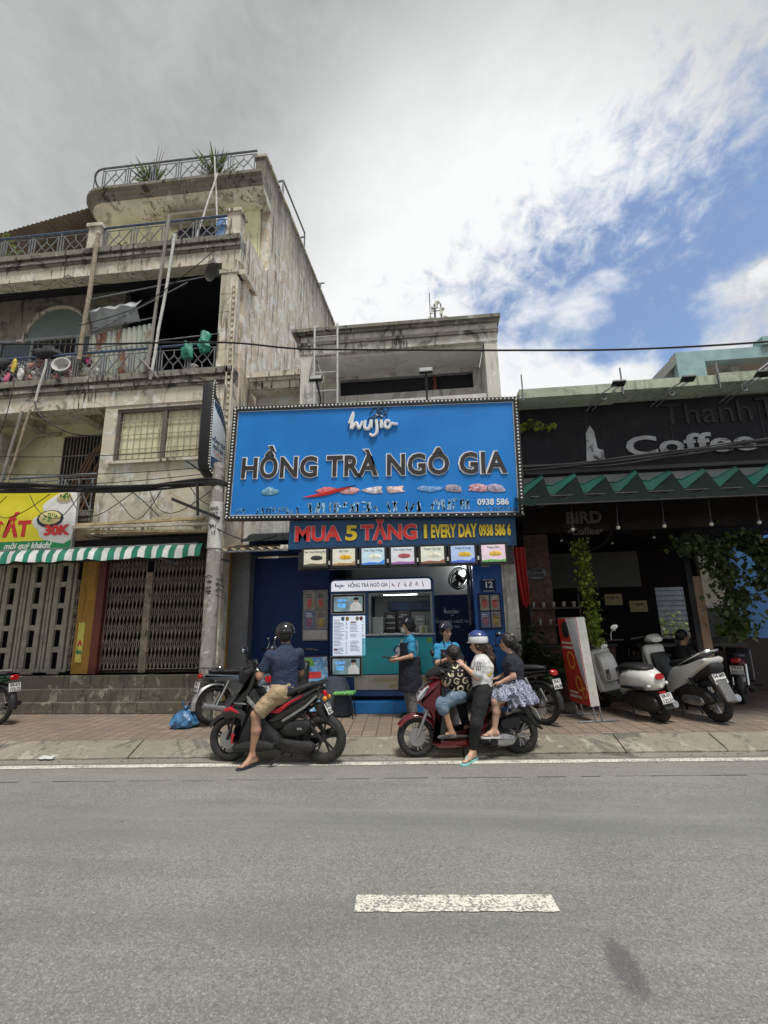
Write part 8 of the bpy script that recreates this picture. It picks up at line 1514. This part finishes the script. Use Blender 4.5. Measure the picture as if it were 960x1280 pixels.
# ================= vendor with a conical hat in the lane behind the cafe
def vendor():
    b = v3(7.05, 13.9, .15); t = thing('person', 'person in a white conical hat standing in the lane behind the cafe', 'person', tuple(b)); pr = []; f = unit((-.6, -.8, 0)); l = np.cross((0, 0, 1), f); W = lambda x, y, z: b + f * x + l * y + v3(0, 0, z)
    hip, ch, nk = W(0, 0, .85), W(0, 0, 1.12), W(0, 0, 1.28); sl, sr = W(0, .15, 1.18), W(0, -.15, 1.18); torso(pr, hip, ch, nk, .135, .10, f); pr.append((nk - v3(0, 0, .05), nk + v3(0, 0, .06), .045, .043)); A = head(t, W(.03, 0, 1.40), tuple(f), (0, 0, 1), .95, M_skin, pr)
    for s_, a in ((1, sl), (-1, sr)): e = W(.08, s_ * .2, .95); w_ = W(.26, s_ * .12, .92); limb(pr, [a, e, w_], [.045, .036, .025]); hand(pr, w_, w_ - e, (0, 0, 1), s_, .85, .6); limb(pr, [W(0, s_ * .08, .8), W(.02, s_ * .08, .45), W(0, s_ * .08, .08)], [.09, .06, .04]); foot(pr, W(0, s_ * .08, .08), W(.15, s_ * .08, .01), W(-.05, s_ * .08, .01))
    sdf_part('body', M_skin, t, pr, .010, .02); sp = []; torso(sp, hip, ch, nk, .15, .115, f); [limb(sp, [a, a * .2 + W(.08, s_ * .2, .95) * .8], [.058, .056]) for s_, a in ((1, sl), (-1, sr))]; sdf_part('shirt', mat('yellow_shirt', (.55, .5, .22), .8), t, sp, .010, .03, cuts=[(nk, (0, 0, 1))]); sp = [(hip, hip, .14, .14)]; [limb(sp, [W(0, s_ * .08, .8), W(.02, s_ * .08, .45), W(0, s_ * .08, .1)], [.105, .085, .075]) for s_ in (1, -1)]; sdf_part('trousers', mat('dark_trousers', (.02, .02, .024), .8), t, sp, .010, .03)
    c = Vector(tuple(A(-.01, 0, .07))) - Vector(tuple(b)); mb = MB(); mb.lathe([(.215, 0), (.205, .008), (.10, .10), (.0, .17)], 26, c); mb.build('conical_hat', mat('palm_hat', (.62, .58, .46), .7, 0, .1, 20), t)
vendor()
# ------------------------------------------------------------------ pole, cables, street bits
t = thing('utility_pole', 'worn concrete utility pole with stencilled figures beside the folding gates', 'utility pole', (-3.63, 7.62, .15))
mb = MB(); mb.tube([(0, 0, 0), (0.0, 0, 2.5), (.0, 0, 4.25)], [.125, .115, .108], 16); mb.build('shaft', weathered('pole_concrete', (.33, .31, .28), (.07, .065, .06), .6, .7, (.5, .49, .46), .3, .25, 2.2, .7), t)
mb = MB(); mb.tube([(0, 0, 2.75), (0, 0, 3.55)], [.122, .117], 16, False); mb.build('white_band', mat('white_band', (.55, .54, .50), .7, 0, .15, 9, dirt=(.25, .24, .21)), t)
for s_, z in (('ANL', 3.42), ('057', 3.32), ('JA1', 3.12), ('17', 3.0)): text('stencil', s_, .085, M_pt, t, (.02, -.124, z), ext=.001, off=.002, world=False)
mb = MB(); rg = random.Random(8)
for k in range(10): z = 2.1 + rg.uniform(-.12, .2); mb.tube([(-.14, -.02 + rg.uniform(-.05, .05), z), (.0, -.135, z + rg.uniform(-.04, .06)), (.135, -.03, z + rg.uniform(-.05, .05)), (.22, -.05, z - .1 * rg.random())], .006, 5)
mb.build('tied_wires', M_cable, t)
mb = MB(); mb.bar((-.75, -.12, 3.62), (.1, -.1, 3.25), .05); mb.bar((-.3, -.16, 3.9), (-.25, -.16, 3.3), .035); mb.bar((-.55, -.14, 4.3), (-.2, -.14, 4.05), .03); mb.build('crossarm', M_cable, t)
def cable(label, pts, r, g=None, name='cable', n=6):
    P = smooth_pts([Vector(p) for p in pts], 8, False); mb = MB(); mb.tube([p - P[0] for p in P], r, n); o = mb.build(name, M_cable); o.location = P[0]; return tag(o, label, 'cable', g)
def catenary(a, b, sag, k=5): a, b = Vector(a), Vector(b); return [a + (b - a) * (i / k) - Vector((0, 0, sag * 4 * (i / k) * (1 - i / k))) for i in range(k + 1)]
cable('thick black cable strung across the whole house row above the blue sign', [(-9.2, 7.3, 7.05), (-6.5, 7.35, 6.82), (-3.73, 7.4, 6.66), (-2.2, 7.4, 6.40), (-.67, 7.4, 6.25), (1.5, 7.4, 6.06), (3.4, 7.4, 5.92), (5.49, 7.4, 5.88), (7.6, 7.4, 5.95)], .017)
rg = random.Random(12)
for k in range(9): cable('black cable of the sagging bundle along the first floor balcony', [(-10.5, 7.55 + rg.uniform(-.1, .1), 4.2 + rg.uniform(-.1, .1)), (-8.0, 7.55 + rg.uniform(-.1, .1), 4.16 + rg.uniform(-.08, .1)), (-5.6, 7.6 + rg.uniform(-.06, .06), 4.08 + rg.uniform(-.09, .09)), (-3.76, 7.5, 4.05 + rg.uniform(-.06, .06)), (-3.4, 7.75, 4.0 + rg.uniform(-.06, .06))], rg.uniform(.012, .026), 'cable bundle on the left house')
for k in range(8): cable('black cable of the bundle slung below the cafe fascia', [(1.5, 7.78 + rg.uniform(-.05, .05), 4.08 + rg.uniform(-.05, .05)), (2.8, 7.75, 4.1 + rg.uniform(-.05, .05)), (4.2, 7.72, 4.2 + rg.uniform(-.05, .06)), (5.5, 7.7, 4.3 + rg.uniform(-.07, .07)), (8.0, 7.6, 4.5 + rg.uniform(-.1, .1))], rg.uniform(.010, .022), 'cable bundle on the cafe fascia')
cable('thin wire crossing the black fascia below the roof slab', catenary((1.6, 7.75, 4.82), (7.5, 7.7, 4.95), .05), .006)
cable('thin wire looping from the cornice above the frosted window', [(-8.2, 7.95, 6.5), (-8.22, 7.9, 5.6), (-8.5, 7.9, 4.6)], .008)
cable('black wire hanging from the white drain pipe to the balcony', [(-7.72, 7.98, 6.06), (-7.5, 7.98, 5.7), (-6.9, 7.98, 5.35), (-6.5, 8.1, 5.3)], .014)
cable('thin wire strung across the dark loggia to the horn', [(-7.0, 8.0, 7.7), (-5.8, 8.0, 8.0), (-4.9, 8.0, 8.6), (-4.2, 8.0, 9.2)], .009)
cable('black wire dropping in front of the frosted window wall', [(-5.4, 7.7, 4.1), (-5.2, 7.9, 3.9), (-4.9, 8.0, 3.6)], .008)
cable('black wires drooping from the pole over the corrugated canopy', [(-3.7, 7.5, 3.3), (-3.3, 7.6, 3.1), (-3.0, 7.7, 3.02), (-2.6, 7.75, 3.1)], .012)
rg = random.Random(77)
for k in range(7): x0 = -8.6 + k * .75; cable('slack wire loop hanging from the cable bundle on the left house', [(x0, 7.55, 3.98), (x0 + .2, 7.6, 3.78 - rg.random() * .2), (x0 + .55, 7.65, 3.72 - rg.random() * .25), (x0 + .9 + rg.random() * .4, 7.6, 4.0)], .007, 'slack wire loops on the left house')
for k, (a, b) in enumerate((((-9.5, 7.6, 4.6), (-3.8, 7.6, 4.35)), ((-9.5, 7.7, 4.35), (-3.8, 7.65, 4.25)), ((-9.5, 7.8, 5.0), (-3.85, 7.7, 4.75)))): cable(('thin wire crossing the peeling wall above the cable bundle', 'thin wire just above the cable bundle on the left house', 'thin wire sagging across the frosted window')[k], catenary(a, b, .12), .007)
# A-board by the kiosk
t = thing('a_board', 'leaning display board with a colourful blue and red poster beside the black scooter', 'sign board', (-1.98, 8.15, .15), R(28))
mb = MB(); mb.panel([(-.02, 0), (.42, 0), (.40, .05), (.22, .95), (.18, .95)], -.02, .02, .004, 1, 'yz'); mb.T = None; mb.v = [(v[0] * 12, v[1], v[2]) for v in mb.v]; mb.build('side_frame', mat('maroon_board', (.07, .02, .025), .6), t)
mb = MB(); mb.add([(-.22, -.03, .1), (.22, -.03, .1), (.22, .16, .93), (-.22, .16, .93), (-.22, -.02, .1), (.22, -.02, .1), (.22, .17, .93), (-.22, .17, .93)], [(0, 1, 2, 3), (4, 5, 6, 7), (0, 1, 5, 4), (2, 3, 7, 6), (1, 2, 6, 5), (0, 3, 7, 4)]); mb.build('poster', mat('sky_poster', (.12, .32, .55), .4, 0, .5, 5, dirt=(.6, .65, .7), dirt_amt=.8), t)
mb = MB(); [mb.add([(x0, -.034 + .229 * (z0 - .1), z0), (x1, -.034 + .229 * (z0 - .1), z0), (x1, -.034 + .229 * (z1 - .1), z1), (x0, -.034 + .229 * (z1 - .1), z1)], [(0, 1, 2, 3)]) for x0, x1, z0, z1 in ((-.14, .12, .45, .55), (-.12, .1, .6, .7))]; mb.build('red_print', M_sr, t, flip=False); mb = MB(); z0, z1 = .8, .92; mb.add([(-.2, -.036 + .229 * .7, z0), (.0, -.036 + .229 * .7, z0), (-.05, -.036 + .229 * .82, z1), (-.2, -.036 + .229 * .82, z1)], [(0, 1, 2, 3)]); mb.build('green_print', mat('sticker_green', (.15, .36, .05), .5), t, flip=False)
# low stool with a printed green top, and a draped grey cloth beside the kiosk
t = thing('stool', 'low stool with a green printed top beside the kiosk step', 'stool', (-1.50, 8.12, .15)); mb = MB(); mb.rbox(-.17, .17, -.15, .15, .36, .40, .01); mb.build('seat', mat('printed_green', (.08, .30, .06), .5, 0, .6, 14, dirt=(.6, .6, .55), dirt_amt=.6), t)
for x in (-.14, .14):
    for y in (-.12, .12): mb = MB(); mb.tube([(x * 1.1, y * 1.1, 0), (x * .9, y * .9, .36)], .012, 6); mb.build('leg', M_black, t)
mb = MB(); ra = []
for j, (z, rx, ry) in enumerate(((.62, .05, .04), (.58, .20, .14), (.45, .25, .18), (.25, .28, .20), (.02, .31, .22))): ra.append([(rx * math.cos(a) * (1 + .10 * math.sin(a * 7) * j / 4), ry * math.sin(a) * (1 + .10 * math.sin(a * 7 + 1) * j / 4), z) for a in [2 * math.pi * i / 42 for i in range(42)]])
mb.loft(ra); o = mb.build('draped_cover', mat('slate_cloth', (.055, .07, .10), .85, 0, .2, 8, .3, 60)); o.location = (-1.72, 8.32, .15); tag(o, 'slate grey cloth draped over a box below the kiosk screens', 'cloth')
# blue bag on the pavement
mb = MB(); rg = random.Random(15); rings = []; nb = 40
for j_, (z, r) in enumerate(((0, .10), (.015, .17), (.06, .20), (.12, .19), (.18, .155), (.225, .10), (.25, .045), (.275, .03), (.30, .05), (.34, .075))):
    ph = rg.uniform(0, 1.5); rings.append([(r * 1.05 * math.cos(a) * (1 + .10 * math.sin(5 * a + ph) + .06 * math.sin(11 * a + z * 30) + (.25 * math.sin(3 * a) if j_ > 7 else 0)) + .03 * z / .3, r * .8 * math.sin(a) * (1 + .10 * math.sin(6 * a + ph * 2) + .06 * math.sin(13 * a)), z + (.05 * math.sin(2 * a + 1) if j_ > 7 else .006 * math.sin(7 * a) * (j_ > 0)) ) for a in [2 * math.pi * i / nb for i in range(nb)]])
mb.loft(rings, False); mb.add(rings[0], [tuple(range(nb))]); o = mb.build('plastic_bag', mat('blue_bag', (.05, .15, .30), .3, 0, .5, 12, .7, 28), flip=False); o.location = (-3.84, 7.38, .152); tag(o, 'knotted blue plastic bag by the foot of the utility pole', 'bag')
o = bundle('rag', (-5.02, 6.22, .03), (.13, .08, .02), mat('white_rag', (.5, .5, .48), .8), 'crumpled white rag lying in the gutter', 'rag', 78, None, .3)
mb = MB(); rg = random.Random(31)
for k in range(160):
    p = RT @ Vector((rg.uniform(-8, 6), 6.36 + abs(rg.gauss(0, .06)), .008)); s_ = rg.uniform(.006, .022); mb.cbox(p, s_, s_ * rg.uniform(.5, 1.5), .006, Matrix.Rotation(rg.uniform(0, 3), 3, 'Z'))
o = mb.build('gutter_litter', mat('dry_litter', (.20, .16, .10), .9, 0, .5, 30)); o['kind'] = 'stuff'; tag(o, 'scattered dry leaves and grit along the gutter', 'litter')
mb = MB()
for k in range(60): p = Vector((rg.uniform(-3.5, 4), rg.uniform(2.6, 6), .006)); s_ = rg.uniform(.004, .012); mb.cbox(p, s_, s_ * 1.4, .004, Matrix.Rotation(rg.uniform(0, 3), 3, 'Z'))
o = mb.build('road_specks', mat('pale_specks', (.4, .38, .33), .9)); o['kind'] = 'stuff'; tag(o, 'pale chips and scraps strewn on the asphalt', 'litter')
